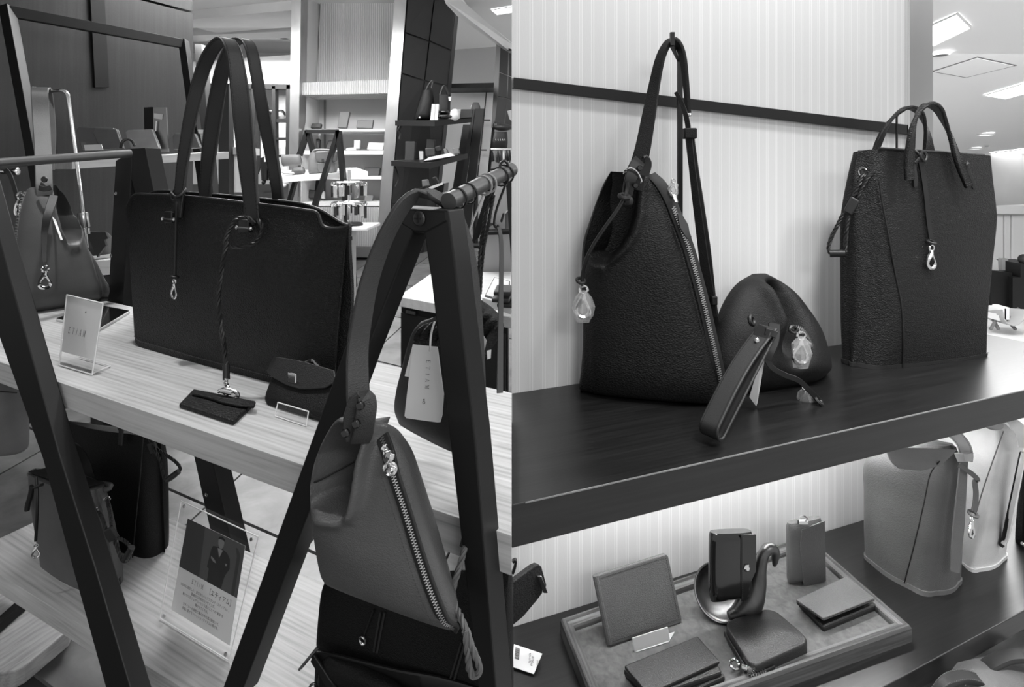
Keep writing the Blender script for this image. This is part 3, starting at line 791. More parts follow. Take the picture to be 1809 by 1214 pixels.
for (u, v, hh) in ((314, 383, h1), (447, 398, h1)):      # handle tabs with bar ends
    c = TPL(u, v) + TPL.n * .020
    tt.part('tab', MB().box(c - TPL.n * .004, LA * .014, TPL.n * .006, UP * .012), 'leather_smooth', sub=hh, bevel=.002)
    mb = MB(); [mb.ball(c + LA * e * .020 - UP * .004, .0042, 10) for e in (-1, 1)]; mb.tube([c - LA * .018 - UP * .004, c + LA * .018 - UP * .004], .0028, 8)
    tt.part('bar', mb, 'chrome', sub=hh)
# knotted lace with pendant
lace = tt.part('lace', MB().tube(vpath([(303, 342, 1.205), (313, 348, 1.19), (327, 337, 1.20), (322, 331, 1.225), (304, 338, 1.22), (305, 352, 1.20), (312, 360, 1.19), (311, 400, 1.195), (310, 440, 1.19), (309, 486, 1.185)], 60), .0030, 8), 'cord')
tt.part('knot', MB().torus(P(309, 489, 1.185), .006, .003, Vector((.2, .1, 1)), 14, 6), 'cord', sub=lace)
charm(tt, P(308, 494, 1.18), .038, TPL.n)
# braided leash hanging to the card case
lp = vpath([(449, 396, 1.08), (436, 384, 1.075), (418, 388, 1.07), (404, 408, 1.065), (398, 428, 1.06), (404, 435, 1.058), (425, 437, 1.058), (448, 430, 1.062), (461, 415, 1.066), (463, 400, 1.07), (455, 388, 1.075)], 60)
leash = tt.part('braided_leash', MB().braid(lp, .0044), 'cord_braid_' if 'cord_braid_' in MAT else 'cord')
lp = vpath([(401, 428, 1.055), (396, 450, 1.05), (391, 480, 1.045), (386, 520, 1.04), (388, 560, 1.03), (394, 600, 1.02), (398, 632, 1.01), (399, 648, 1.00)], 60)
tt.part('braided_cord', MB().braid(lp, .0044), 'cord', sub=leash)
tt.part('sleeve', MB().tube([P(399.5, 645, 1.0), P(400, 671, .992)], .0058, 10), 'cord', sub=leash)
mb = MB().tube(vpath([(400, 670, .99), (399, 678, .985), (402, 684, .978), (396, 692, .972), (402, 698, .968)], 20), [.004 - .0012 * abs(sin(i)) for i in range(20)], 8); mb.ball(P(404, 692, .972), .005); mb.tube(vpath([(386, 692, .975), (396, 688, .972), (410, 690, .97), (419, 695, .965), (420, 702, .96), (414, 703, .955)], 24), .0032, 8); mb.tube([P(391, 691, .97), P(410, 695, .965)], .0036, 8)
tt.part('clasp', mb, 'chrome', sub=leash)
# side bar
a, b2 = P(598, 424, 1.008), P(621, 421, .998)
tt.part('side_bar', MB().box((a + b2) / 2, (b2 - a) / 2, TPL.n * .003, UP * .0042), 'chrome', bevel=.001)

# ------------------------------------------------------------------ grey soft triangular bag hung on the front trestle
hb = T('hobo_bag', 'grey soft triangular leather bag with a long silver zip, hung in front of the A-frame', 'bag', P(690, 1100, .56))
HPL = vplane(P(565, 1000, .612), P(800, 1100, .572), .12)
rows = [(574, 1031, 796, 1113, .15), (568, 1016, 805, 1104, .45), (563, 985, 806, 1086, .75), (557, 930, 784, 1020, 1), (553, 880, 764, 950, 1), (553, 850, 751, 905, .95), (559, 815, 735, 850, .85), (570, 785, 723, 812, .75), (581, 762, 710, 785, .6), (592, 745, 698, 767, .45), (601, 738, 684, 754, .2)]
def pocket(ul, ub, vb, amp, u, v, lip=.008, flip=False):
    """hollow under a rolled lip: shallow at one side, deepest against the sharp lip, closed below vb"""
    l = table(ul, v)[0]; r = table(ub, v)[0]
    x = (r - u) / (r - l) if flip else (u - l) / (r - l)
    fade = 1 - sstep(vb - (30 if amp < .1 else 22), vb + 3, v)
    dep = -amp * max(0, min(1, x)) ** .8 * (1 - sstep(.84, 1.0, x)) * fade
    return dep + lip * math.exp(-((x - 1.06) / .13) ** 2) * (1 - sstep(vb - 10, vb + 14, v)) + lip * .8 * math.exp(-((v - vb - 4) / 11) ** 2) * sstep(-.1, .35, x) * (1 - sstep(.7, 1.1, x))
h_ul = [(735, 600), (800, 566), (850, 556), (880, 558), (899, 562)]; h_ub = [(735, 664), (760, 660), (800, 651), (850, 646), (880, 641), (899, 634)]
def hobo_dent(u, v, q, k): return pocket(h_ul, h_ub, 898, .085, u, v, .012) * (1 - sstep(.92, .985, k))
body = hb.part('body', MB().pillow(rows, HPL, .026, hobo_dent, ns=90, nt=130, p=2.4, back=2.0), 'leather_soft', smooth=60)
def hfront(u, v, off=.0, th=.040):
    # point on the front skin of the bag near its right rim
    return HPL(u, v) + HPL.n * off
zp = vpath([hfront(684, 765, .012), hfront(698, 786, .018), hfront(714, 823, .025), hfront(734, 880, .026), hfront(752, 945, .024), hfront(772, 1010, .022), hfront(793, 1070, .018), hfront(803, 1092, .008), hfront(799, 1104, .004)], 80)
zn = (HPL.n + LA * .4).normalized()
z = hb.part('zip', MB().ribbon(zp, .016, .0035, LA), 'zip_tape', label='dark zip tape')
hb.part('zip_teeth', MB().teeth([p + zn * .003 for p in zp], .0046, .0026, zn, .00135), 'zip_metal', sub=z, smooth=0, label='silver zip teeth')
mb = MB().box(zp[9] + zn * .006, (zp[12] - zp[8]).normalized() * .010, LA * .005, zn * .003); mb.tube(vpath([zp[4] + zn * .008, zp[6] + zn * .012 + LA * .004, zp[8] + zn * .013, zp[10] + zn * .012, zp[13] + zn * .012], 20), [.0045 - .002 * sin(i * .6) for i in range(20)], 8); mb.torus(zp[12] + zn * .010, .006, .0018, zn, 14, 6)
hb.part('zip_pull', mb, 'chrome', sub=z, bevel=.001)
hb.part('seam', MB().tube(vpath([HPL(u, v) + HPL.n * o for u, v, o in ((555, 851, .004), (572, 844, .004), (600, 832, -.014), (622, 822, -.026))], 24), .0011, 5), 'stitch_dark')
hb.part('stitching', MB().dashes([p - WV(740) * .012 + zn * .0022 for p in zp[14:-8]], .004, .0006, .0006, zn), 'leather_band', smooth=0)
# strap over the peak
st_pts = [(640, 752, .585), (634, 715, .585), (632, 680, .59), (632, 620, .60), (640, 560, .605), (652, 500, .61), (672, 440, .615), (695, 392, .622), (718, 358, .632), (745, 342, .645), (775, 350, .66), (802, 374, .672), (820, 415, .68), (832, 470, .685), (840, 540, .69), (845, 620, .69), (848, 700, .685), (849, 775, .67)]
strap(hb, 'strap', st_pts, [.024, .022, .018, .016, .016, .016, .014], .006, [LA * .6 + LB * .7, LA * .5 + LB * .8, LA * .3 + LB, LB, LB, LA * .2 + LB, LA * .5 + LB * .6], 'leather_band', 70, st=False)
tab = hb.part('strap_tab', MB().ribbon(vpath([(628, 775, .585), (624, 745, .574), (632, 716, .570), (644, 704, .570), (648, 718, .568), (645, 742, .568), (641, 768, .576), (636, 780, .585)], 40), .020, .005, LA * .7 + LB * .6), 'leather_band')
mb = MB()
for u, v in ((638, 716), (631, 748), (612, 764)): mb.lathe([(.0042, 0), (.0042, .003), (.003, .0045)], P(u, v, .556), HPL.n, 14)
hb.part('rivet', mb, 'gunmetal', sub=tab)
# braided double cord with sleeve and loop
cb = hb.part('braided_cord', MB().braid(vpath([(849, 770, .66), (850, 800, .655), (848, 840, .65), (843, 875, .64), (838, 900, .635)], 30), .0042).braid(vpath([(852, 775, .665), (860, 795, .66), (861, 820, .655), (856, 860, .645), (847, 895, .64)], 30), .0042), 'cord_grey')
hb.part('sleeve', MB().ribbon(vpath([(843, 890, .632), (834, 930, .625), (824, 968, .62)], 12), .014, .010, LA), 'leather_strap', sub=cb)
hb.part('braided_cord', MB().braid(vpath([(822, 965, .615), (812, 1000, .607), (803, 1030, .60), (800, 1052, .592), (806, 1075, .58), (816, 1095, .565), (826, 1120, .555), (836, 1150, .55), (846, 1175, .55), (845, 1190, .55), (836, 1195, .55), (829, 1180, .55), (826, 1150, .55), (822, 1115, .555)], 60), .0036), 'cord_grey', sub=cb)

# ------------------------------------------------------------------ second bag behind the front trestle, with swing tag
sb = T('shoulder_bag', 'slim grey leather bag hanging behind the front A-frame with a white swing tag', 'bag', P(750, 780, .78))
SPL = vplane(P(700, 700, .80), P(800, 760, .735), 0)
rows = [(705, 748, 806, 800, .3), (699, 722, 806, 775, .8), (703, 690, 806, 720, 1), (712, 655, 804, 665, 1), (722, 615, 798, 610, .9), (732, 585, 790, 570, .7), (745, 568, 782, 555, .35)]
sb.part('body', MB().pillow(rows, SPL, .016, None, 20, 40), 'leather_strap', smooth=60)
sb.part('wrinkled_top', MB().pillow([(735, 606, 790, 612, .5), (736, 595, 788, 598, 1), (743, 580, 786, 580, 1), (750, 573, 780, 565, .4)], Plane(SPL.p + SPL.n * .02, SPL.n), .014, lambda u, v, q, k: .003 * sin(u * .45 + v * .2), 30, 30), 'leather_black')
tg = T('swing_tag', 'white rectangular paper swing tag with vertical brand lettering between the A-frame legs', 'tag', P(748, 745, .68))
TGP = plane3(P(716, 735, .700), P(779, 745, .685), P(730, 610, .71))
card = [(729, 608.5), (773, 613), (784, 697), (781, 735), (778, 746), (773, 746.5), (718, 739), (714.5, 735)]
cd = tg.part('card', MB().prism([TGP(*p) for p in card], -TGP.n * .0006), 'paper', smooth=0)
q = [(723, 640), (722, 668), (716, 668), (712, 662)]
tg.part('second_card', MB().prism([TGP(*p) - TGP.n * .004 for p in [(726, 612), (732, 612), (724, 668), (712, 666)]], -TGP.n * .0006), 'paper', smooth=0)
ex = (TGP(755, 680) - TGP(757, 640)).normalized(); ey = TGP.n.cross(ex)
if ey.x < 0: ey = -ey
tg.part('lettering', lettering('ETIAM', TGP(753.5, 636), ex * .0047, ey * .0055, .8, .78, TGP.n * .0004), 'ink_mid', sub=cd, smooth=0)
tg.part('emblem', MB().torus(TGP(749, 711) + TGP.n * .0004, .0016, .0003, TGP.n, 12, 4).prism([TGP(747, 707) + TGP.n * .0003, TGP(751, 707) + TGP.n * .0003, TGP(749.5, 704) + TGP.n * .0003], TGP.n * .0002), 'ink_mid', sub=cd, smooth=0)
tg.part('string', MB().tube(vpath([(768, 568, .70), (764, 580, .697), (761, 595, .695), (760, 610, .692), (759, 620, .698)], 20), .0013, 6), 'paper')
# crumpled bag and long strap seen right of the trestle
cb2 = T('bag', 'dark crumpled leather bag corner showing right of the trestle leg', 'bag', P(850, 650, .80))
CPL = vplane(P(800, 600, .87), P(887, 600, .80), 0)
cb2.part('body', MB().pillow([(806, 655, 846, 652, .3), (806, 640, 856, 630, .7), (806, 620, 868, 612, 1), (806, 600, 878, 596, 1), (808, 575, 886, 580, 1), (810, 555, 880, 563, 1), (815, 535, 866, 548, .9), (822, 520, 848, 532, .4)], CPL, .018, lambda u, v, q, k: .004 * sin(u * .35 + v * .25) * sstep(500, 560, v) + (-.012 if False else 0), 30, 40), 'leather_black', smooth=60)
cb2.part('card', MB().prism([P(846, 580, .79), P(860, 602, .79), P(850, 645, .79), P(846, 645, .79)], (0, .001, 0)), 'pale', smooth=0)
cb2.part('tag', MB().prism([P(860, 620, .795), P(868, 618, .795), P(867, 633, .795), P(861, 635, .795)], (0, .001, 0)), 'paper', smooth=0)
cb2.part('braided_cord', MB().braid(vpath([(866, 340, .78), (858, 380, .79), (850, 430, .80), (846, 480, .80), (843, 525, .81)], 40), .003).braid(vpath([(872, 345, .78), (862, 400, .79), (853, 450, .80), (848, 520, .81)], 40), .0026), 'cord')
ls = T('strap_loop', 'long grey leather strap looped over a black wire hook beside the seam', 'strap', P(880, 690, .80))
ls.part('strap', MB().ribbon(vpath([(850, 470, .83), (852, 430, .82), (858, 405, .81), (868, 396, .80), (878, 398, .795), (884, 415, .79), (886, 450, .79), (885, 520, .79), (884, 600, .79), (883, 694, .79)], 60), [.004, .006, .006, .006, .008, .009], .003, XX + YY * .3), 'cord_grey')
ls.part('hook', MB().tube(vpath([(883, 300, .775), (884, 290, .775), (890, 284, .775), (896, 288, .775), (897, 300, .78), (893, 325, .785), (884, 350, .79), (876, 375, .793), (873, 395, .795), (876, 402, .793), (881, 398, .793)], 50), .0018, 8), 'gunmetal')

# ------------------------------------------------------------------ black bag in the foreground at the bottom
kb = T('shoulder_bag', 'black satchel in the bottom foreground with folded belt straps and silver bar', 'bag', P(720, 1240, .7))
KPL = LP(.590)
rows = [(556, 1290, 905, 1290, 1), (560, 1214, 904, 1214, 1), (563, 1150, 903.5, 1150, 1), (567, 1090, 903.5, 1090, 1), (571, 1045, 903.5, 1030, .8), (574, 1025, 903, 1005, .3)]
kb.part('body', MB().pillow(rows, KPL, .012, None, 20, 30, p=6), 'leather_black_fine', smooth=60)
kb.part('flap', MB().pillow([(560, 1290, 760, 1330, .5), (562, 1230, 742, 1240, 1), (563, 1195, 715, 1222, 1), (568, 1170, 690, 1205, 1), (580, 1158, 640, 1180, .4)], Plane(KPL.p + KPL.n * .030, KPL.n), .010, None, 20, 24), 'leather_black_fine', smooth=60)
belt = kb.part('belt', MB().ribbon(vpath([KPL(u, v) + KPL.n * o for u, v, o in ((582, 1132, .03), (610, 1138, .028), (660, 1158, .024), (720, 1182, .02), (790, 1205, .016), (860, 1235, .012))], 40), [.014, .02, .03, .04, .045], .005, UP * .95 + LA * .2), 'leather_smooth')
kb.part('strap', MB().ribbon(vpath([KPL(u, v) + KPL.n * o for u, v, o in ((588, 1128, .036), (606, 1150, .038), (624, 1172, .040), (650, 1192, .044), (680, 1206, .046))], 30), [.012, .014, .012], .004, UP + LA * .8), 'leather_smooth', sub=belt)
kb.part('keeper', MB().ribbon(vpath([KPL(u, v) + KPL.n * .052 for u, v in ((676, 1180), (672, 1192), (664, 1206))], 8), .014, .004, LA), 'leather_strap', sub=belt)
kb.part('bar', MB().tube([KPL(579, 1134) + KPL.n * .05, KPL(611, 1095) + KPL.n * .05], .0022, 8), 'chrome')
kb.part('buckle', MB().torus(KPL(596, 1172) + KPL.n * .044, .005, .0016, KPL.n + LA, 16, 6, 1.3), 'gunmetal')
kb.part('ring', MB().torus(KPL(655, 1117) + KPL.n * .016, .0052, .0014, KPL.n, 16, 6).ball(KPL(655, 1122) + KPL.n * .016, .003), 'chrome')
for (u0, v0, u1, v1) in ((691, 1070, 678, 1140), (684, 1070, 672, 1138), (672, 1065, 655, 1112), (826, 1120, 800, 1205), (832, 1120, 808, 1205)):
    kb.part('seam', MB().tube([KPL(u0, v0) + KPL.n * .0135, KPL(u1, v1) + KPL.n * .0135], .0014, 5), 'edge_dark' if u0 < 680 else 'dark')
kb.part('card', MB().prism([KPL(u, v) + KPL.n * .045 for u, v in ((614, 1171), (620, 1172), (690, 1217), (684, 1217))], KPL.n * .0006), 'paper', smooth=0)
# ------------------------------------------------------------------ things on the oak board
# soft bag on a chrome stand
lh = T('hobo_bag', 'dark grey soft leather bag with knotted opening, held up by the chrome hook stand', 'bag', G(110, 545, ZU))
a, b2 = G(28, 556, ZU), G(200, 526, ZU); LHP = vplane(a, b2, .05)
rows = [(30, 556, 199, 527, .2), (24, 548, 198, 520, .6), (21, 525, 191, 508, .9), (22, 495, 180, 488, 1), (25, 460, 168, 460, 1), (28, 425, 154, 432, .95), (32, 390, 140, 402, .85), (38, 360, 126, 374, .7), (46, 338, 112, 346, .5), (54, 331, 99, 327, .2)]
l_ul = [(325, 84), (360, 80), (385, 84), (405, 88), (420, 94), (430, 97)]; l_ur = [(325, 100), (350, 113), (380, 129), (405, 133), (420, 129), (430, 125)]
def lh_dent(u, v, q, k): return pocket(l_ul, l_ur, 430, .16, u, v, .014, True) - .03 * math.exp(-((u - 165 - (v - 480) * .3) / 8) ** 2) * sstep(400, 440, v)
lh.part('body', MB().pillow(rows, LHP, .075, lh_dent, 110, 160, 2.4, .6), 'leather_grey', smooth=60)
lh.part('strap', MB().ribbon(vpath([(80, 345, 1.60), (78, 330, 1.60), (77, 300, 1.62), (75, 250, 1.66), (72, 200, 1.69), (70, 162, 1.70), (72, 157, 1.73), (78, 165, 1.75), (84, 230, 1.74), (82, 300, 1.72)], 50), [.038, .038, .040, .042, .04], .007, WV(80)), 'leather_grey')
lh.part('keeper', MB().ribbon(vpath([(70, 332, 1.575), (80, 334, 1.57), (91, 331, 1.575)], 8), .014, .006, UP), 'leather_strap')
lh.part('press_stud', MB().disc(P(79, 317, 1.595), .009, -YY, .004), 'leather_strap')
lace = lh.part('lace', MB().ribbon(vpath([(95, 346, 1.56), (90, 362, 1.54), (83, 385, 1.52), (79, 410, 1.52), (78, 440, 1.51), (79, 464, 1.50)], 30), [.018, .02, .012, .009], .004, WV(80)), 'leather_strap')
charm(lh, P(80, 472, 1.495), .055, LHP.n)
lh.part('paper_insert', MB().prism([P(88, 372, 1.60), P(92, 376, 1.60), P(109, 424, 1.56), P(107, 424, 1.56)], (0, .004, 0)), 'paper', smooth=0)
zq = [LHP(u, v) + LHP.n * .004 for u, v in ((46, 338), (36, 365), (30, 400), (26, 440), (23, 480), (21, 515))]
z = lh.part('zip', MB().teeth(vpath(zq, 40), .010, .006, LHP.n, .004), 'zip_metal', smooth=0)
mb = MB().torus(P(37, 346, 1.60), .009, .003, LHP.n, 14, 6).tube(vpath([(34, 352, 1.59), (29, 362, 1.585), (27, 375, 1.585), (32, 382, 1.585), (36, 372, 1.585), (36, 360, 1.585)], 30), .0048, 8)
lh.part('zip_pull', mb, 'chrome', sub=z)
hs = T('bag_stand', 'chrome rod bag stand with hooked arm and knurled height collar', 'stand', G(163, 532, ZU))
bz = G(163, 531, ZU); pt = P(118, 172, 1.62)
hs.part('rod', MB().tube(vpath([bz, P(150, 410, bz.y), P(140, 320, bz.y), P(130, 240, bz.y), P(121, 176, bz.y), P(117, 164, bz.y), P(108, 160, bz.y), P(86, 162, bz.y + .02), P(62, 163, bz.y + .03), P(60, 153, bz.y + .03)], 90), .0052, 12), 'chrome')
c0_, c1_ = P(146, 376, bz.y), P(149.5, 402, bz.y); d_ = (c1_ - c0_).normalized()
hs.part('collar', MB().lathe([(.0135, 0), (.0145, .002), (.0145, (c1_ - c0_).length - .002), (.0135, (c1_ - c0_).length)], c0_, d_, 24), 'steel')
hs.part('collar', MB().lathe([(.0125, 0), (.0125, .018)], c1_ + d_ * .003, d_, 24), 'steel')
hs.part('foot_plate', MB().disc(bz, .05, UP, .004, 28), 'steel')
# acrylic name sign
si = T('sign_holder', 'slanted clear acrylic sign with the brand name on grey paper, on the oak board', 'sign', G(135, 655, ZU))
A, B = G(105, 645, ZU + .002), G(163, 662, ZU + .002); SGP = plane3(A, B, P(118, 521, A.y + .04))
q = [(105, 645), (163, 662), (182, 536), (118, 521)]
sh_ = si.part('acrylic_sheet', MB().prism([SGP(*p) + SGP.n * .0012 for p in q], SGP.n * .002), 'acrylic', smooth=0)
si.part('acrylic_sheet', MB().prism([SGP(*p) - SGP.n * .0026 for p in q], SGP.n * .002), 'acrylic', smooth=0)
mb = MB()
for i in range(4): mb.tube([SGP(*q[i]), SGP(*q[(i + 1) % 4])], .0014, 6)
si.part('polished_edge', mb, 'acrylic_edge')
foot = [G(163, 662, ZU + .002), G(195, 648, ZU + .002), G(139, 632, ZU + .002), G(106, 645, ZU + .002)]
si.part('foot', MB().prism(foot, (0, 0, .0025)), 'acrylic', smooth=0)
si.part('polished_edge', MB().tube([foot[0] + UP * .002, foot[1] + UP * .002], .0014, 6).tube([foot[1] + UP * .002, foot[2] + UP * .002], .0011, 6), 'acrylic_edge')
q2 = [(109, 621), (167, 637), (180.5, 537.5), (119.5, 523)]
pp = si.part('paper', MB().prism([SGP(*p) for p in q2], -SGP.n * .0004), 'paper', smooth=0)
ex = (SGP(163, 596) - SGP(121, 586)).normalized(); ey = SGP.n.cross(ex).normalized()
si.part('lettering', lettering('ETIAM', SGP(120.5, 588.5), ex * .0105, ey * .0125, .72, .56, SGP.n * .0005), 'ink', sub=pp, smooth=0)
si.part('emblem', MB().ball(SGP(152, 552) + SGP.n * .0004, .0022, 8, (1, .1, 1)), 'pale', sub=pp)
# tablet
q = [G(98, 568, ZU), G(175, 587, ZU), G(230, 554, ZU), G(172, 543, ZU)]
tb = T('tablet', 'flat tablet with black glass lying behind the acrylic name sign', 'tablet', sum(q, Vector()) / 4)
tb.part('case', MB().prism(q, (0, 0, .008)), 'offwhite', smooth=0, bevel=.002)
c = sum(q, Vector()) / 4
tb.part('screen', MB().prism([p.lerp(c, .02) + UP * .0079 for p in q], (0, 0, .0008)), 'black_gloss', smooth=0)
# card case on the leash
cc = T('card_case', 'black grained leather card case lying at the end of the braided leash', 'wallet', G(380, 725, ZU))
q = [G(316, 721, ZU), G(413, 753, ZU), G(452, 716, ZU), G(342, 694, ZU)]
cc.part('body', MB().prism(q, (0, 0, .008)), 'leather_black', smooth=0, bevel=.003)
fl = [G(342, 693, ZU + .009), G(452, 714, ZU + .009), G(449, 722, ZU + .009), G(425, 721, ZU + .009), G(395, 715, ZU + .009), G(362, 704, ZU + .009), G(339, 699, ZU + .009)]
f_ = cc.part('flap', MB().prism(fl, (0, 0, .004)), 'leather_black', smooth=0, bevel=.0012)
cc.part('emblem', MB().torus(G(388, 706, ZU + .0135), .006, .0006, UP, 4, 4), 'gunmetal', sub=f_)
# small flap pouch on its acrylic rest
pc = T('pouch', 'small black leather flap pouch with a bright square clasp leaning on a clear rest', 'pouch', G(520, 735, ZU))
A, B = G(472, 713, ZU), G(570, 744, ZU); PPL = plane3(A, B, P(495, 640, A.y + .05))
pc.part('body', MB().pillow([(474, 716, 600, 755, .5), (471, 706, 602, 744, 1), (478, 682, 606, 712, 1), (486, 660, 606, 690, 1), (494, 640, 606, 668, .5)], PPL, .012, None, 20, 24, 4), 'leather_black_fine', smooth=50)
flp = [(495, 636), (545, 645), (600, 661), (604, 680), (585, 692), (560, 694), (540, 694), (515, 686), (495, 675), (483, 665), (484, 658)]
f_ = pc.part('flap', MB().prism([PPL(u, v) + PPL.n * .013 for u, v in flp], PPL.n * .004), 'leather_wallet_dark', smooth=0, bevel=.0012)
pc.part('clasp', MB().box(PPL(529, 678) + PPL.n * .019, LA * .010, UP * .011, PPL.n * .002), 'chrome', sub=f_, bevel=.002)
pc.part('metal_ring', MB().tube(vpath([(540, 640, 1.0), (552, 636, .99), (558, 642, .985), (565, 648, .98)], 16), .0028, 6), 'chrome')
A, B = G(486, 737, ZU), G(541, 755, ZU); RPL = vplane(A, B, .35)
q = [(486, 735), (541, 753), (545, 727), (491, 711)]
rs = T('wallet_rest', 'small clear acrylic rest holding up the flap pouch', 'stand', G(515, 747, ZU))
rs.part('lip', MB().prism([RPL(*p) for p in q], RPL.n * -.002), 'acrylic', smooth=0)
mb = MB(); [mb.tube([RPL(*q[i]), RPL(*q[(i + 1) % 4])], .0009, 6) for i in range(4)]; rs.part('polished_edge', mb, 'acrylic_edge')
rs.part('base', MB().prism([G(486, 735, ZU + .001), G(541, 753, ZU + .001), G(560, 738, ZU + .001), G(506, 722, ZU + .001)], (0, 0, .002)), 'acrylic', smooth=0)

# ------------------------------------------------------------------ things on the lower board
def four(l, f, r, inset=0):
    return [l, f, r, l + r - f]
bp = T('backpack', 'small dark grey drawstring bucket backpack with braided side cord on the lower board', 'bag', G(150, 1020, ZL))
dl_, df_, dr_ = .867 / .698, .867 / .760, .867 / .722
lev = []
for (l, f, r) in (((62, 998), (182, 1060), (227, 1022)), ((60, 985), (180, 1048), (227, 1008)), ((53, 945), (170, 1010), (222, 975)), ((46, 900), (158, 950), (212, 920)), ((42, 865), (150, 905), (203, 885)), ((41, 836), (143, 872), (194, 858))):
    lev.append(four(P(*l, dl_), P(*f, df_), P(*r, dr_)))
rings = MB(); bp.part('body', (lambda m: (m.boxloft(lev, .03, 30, 6, 5, True, .006), m)[1])(MB()), 'leather_pack', smooth=60)
top = lev[-1]; c = sum(top, Vector()) / 4
bp.part('mouth', MB().prism([p.lerp(c, .12) + UP * .004 for p in top], (0, 0, .001)), 'lining', smooth=0)
bp.part('rim', MB().tube(vpath([P(52, 838, dl_), P(62, 832, dl_ + .02), P(90, 836, dl_ + .03), P(112, 838, 1.30), P(145, 846, 1.27), P(170, 853, 1.24), P(194, 857, dr_), P(192, 864, dr_ - .01), P(170, 866, df_ + .05), P(158, 876, df_ + .02), P(143, 873, df_)], 60), .005, 8), 'leather_pack')
bp.part('base_band', (lambda m: (m.boxloft([[p + (p - sum(lev[0], Vector()) / 4) * .012 for p in lev[0]], [p + (p - sum(lev[1], Vector()) / 4) * .012 for p in lev[1]]], .05, 2, 6, 5), m)[1])(MB()), 'leather_strap')
strap(bp, 'handle', [(115, 852, 1.20), (112, 815, 1.21), (112, 795, 1.22), (120, 787, 1.23), (135, 795, 1.25), (148, 815, 1.27), (156, 838, 1.28), (160, 850, 1.29)], .020, .005, LB + LA * .3, 'leather_strap', 40, st=False)
strap(bp, 'front_strap', [(118, 800, 1.19), (126, 830, 1.17), (130, 860, 1.15), (132, 900, 1.138)], .016, .005, LA, 'leather_strap', 24, st=False)
for u, v in ((189, 883), (167, 902)): bp.part('eyelet', MB().torus(P(u, v, 1.155 if u < 180 else 1.172), .0052, .0016, Vector((.6, -.8, 0)), 16, 6), 'steel')
cb3 = bp.part('braided_cord', MB().braid(vpath([(189, 883, 1.17), (193, 900, 1.155), (196, 920, 1.14), (197, 930, 1.13)], 20), .0032).braid(vpath([(167, 902, 1.15), (178, 910, 1.135), (184, 925, 1.125), (188, 940, 1.12)], 20), .0036).braid(vpath([(203, 950, 1.115), (215, 953, 1.11), (225, 960, 1.105), (232, 972, 1.10), (228, 985, 1.10), (222, 992, 1.10), (214, 986, 1.10), (208, 970, 1.105), (202, 955, 1.11)], 40), .0034), 'cord')
bp.part('sleeve', MB().box(P(196, 944, 1.115), (P(204, 940, 1.115) - P(188, 948, 1.115)) * .5, Vector((0, .004, 0)), (P(203, 953, 1.115) - P(190, 933, 1.115)) * .5), 'leather_strap', sub=cb3, bevel=.002)
bp.part('toggle', MB().tube([P(220, 991, 1.095), P(233, 967, 1.095)], .006, 10), 'leather_strap', sub=cb3)
bp.part('side_cord', MB().tube(vpath([(57, 858, 1.22), (54, 875, 1.22), (49, 892, 1.22), (48, 902, 1.22)], 14), .005, 8), 'cord')
lace = bp.part('lace', MB().tube(vpath([(64, 842, 1.16), (66, 880, 1.15), (65, 920, 1.15), (63, 956, 1.155)], 20), .0026, 6), 'cord')
bp.part('knot', MB().tube(vpath([(60, 862, 1.145), (70, 858, 1.14), (76, 856, 1.145)], 10), .003, 6), 'cord', sub=lace)
charm(bp, P(64, 962, 1.15), .026, -YY + XX * .4)
bk_ = T('bucket_bag', 'tall black drawstring leather bag standing behind the backpack under the oak board', 'bag', G(240, 970, ZL))
dl2, df2, dr2 = .867 / .635, .867 / .694, .867 / .657
lev = [four(P(*l, dl2), P(*f, df2), P(*r, dr2)) for (l, f, r) in (((128, 935), (264, 994), (310, 957)), ((122, 905), (262, 975), (311, 940)), ((108, 830), (255, 890), (311, 860)), ((101, 780), (254, 820), (309, 812)), ((99, 742), (256, 772), (302, 775)))]
bk_.part('body', (lambda m: (m.boxloft(lev, .05, 24, 6, 5, True, .008), m)[1])(MB()), 'leather_black_fine', smooth=60)
bk_.part('seam', MB().tube(vpath([(234, 985, 1.255), (240, 920, 1.252), (248, 840, 1.25), (253, 770, 1.25)], 20), .0014, 6), 'edge_dark')
strap(bk_, 'strap_end', [(212, 745, 1.262), (214, 760, 1.258), (213, 786, 1.256)], .014, .004, LA, 'leather_strap', 10, st=False)
bk_.part('press_stud', MB().disc(P(213, 756, 1.252), .006, -YY, .003), 'leather_smooth')
cb4 = bk_.part('braided_cord', MB().braid(vpath([(262, 768, 1.25), (268, 785, 1.235), (276, 800, 1.225), (283, 815, 1.22), (287, 835, 1.215), (292, 848, 1.21), (303, 846, 1.21), (315, 836, 1.215), (318, 826, 1.22), (308, 814, 1.225), (292, 803, 1.23), (276, 793, 1.235)], 60), .0034), 'cord')
bk_.part('toggle', MB().tube([P(294, 849, 1.205), P(316, 833, 1.21)], .006, 10), 'leather_strap', sub=cb4)
bk_.part('sleeve', MB().box(P(270, 791, 1.235), (P(276, 788, 1.23) - P(263, 793, 1.23)) * .5, Vector((0, .004, 0)), (P(273, 799, 1.23) - P(266, 780, 1.23)) * .5), 'leather_strap', sub=cb4, bevel=.002)
gb = T('bag', 'pale grey leather bag bottom hanging at the left edge beside the black leg', 'bag', P(20, 800, 1.5))
gb.part('body', MB().pillow([(-60, 800, 36, 799, .3), (-60, 788, 44, 793, .8), (-60, 740, 41, 750, 1), (-60, 700, 36, 702, 1), (-60, 660, 28, 660, 1)], Plane(P(0, 750, 1.5), -YY), .05, None, 20, 30), 'leather_mid', smooth=60)
gb.part('seam', MB().tube(vpath([(-30, 690, 1.445), (5, 692, 1.447), (30, 694, 1.47)], 16), .0016, 6), 'edge_dark')
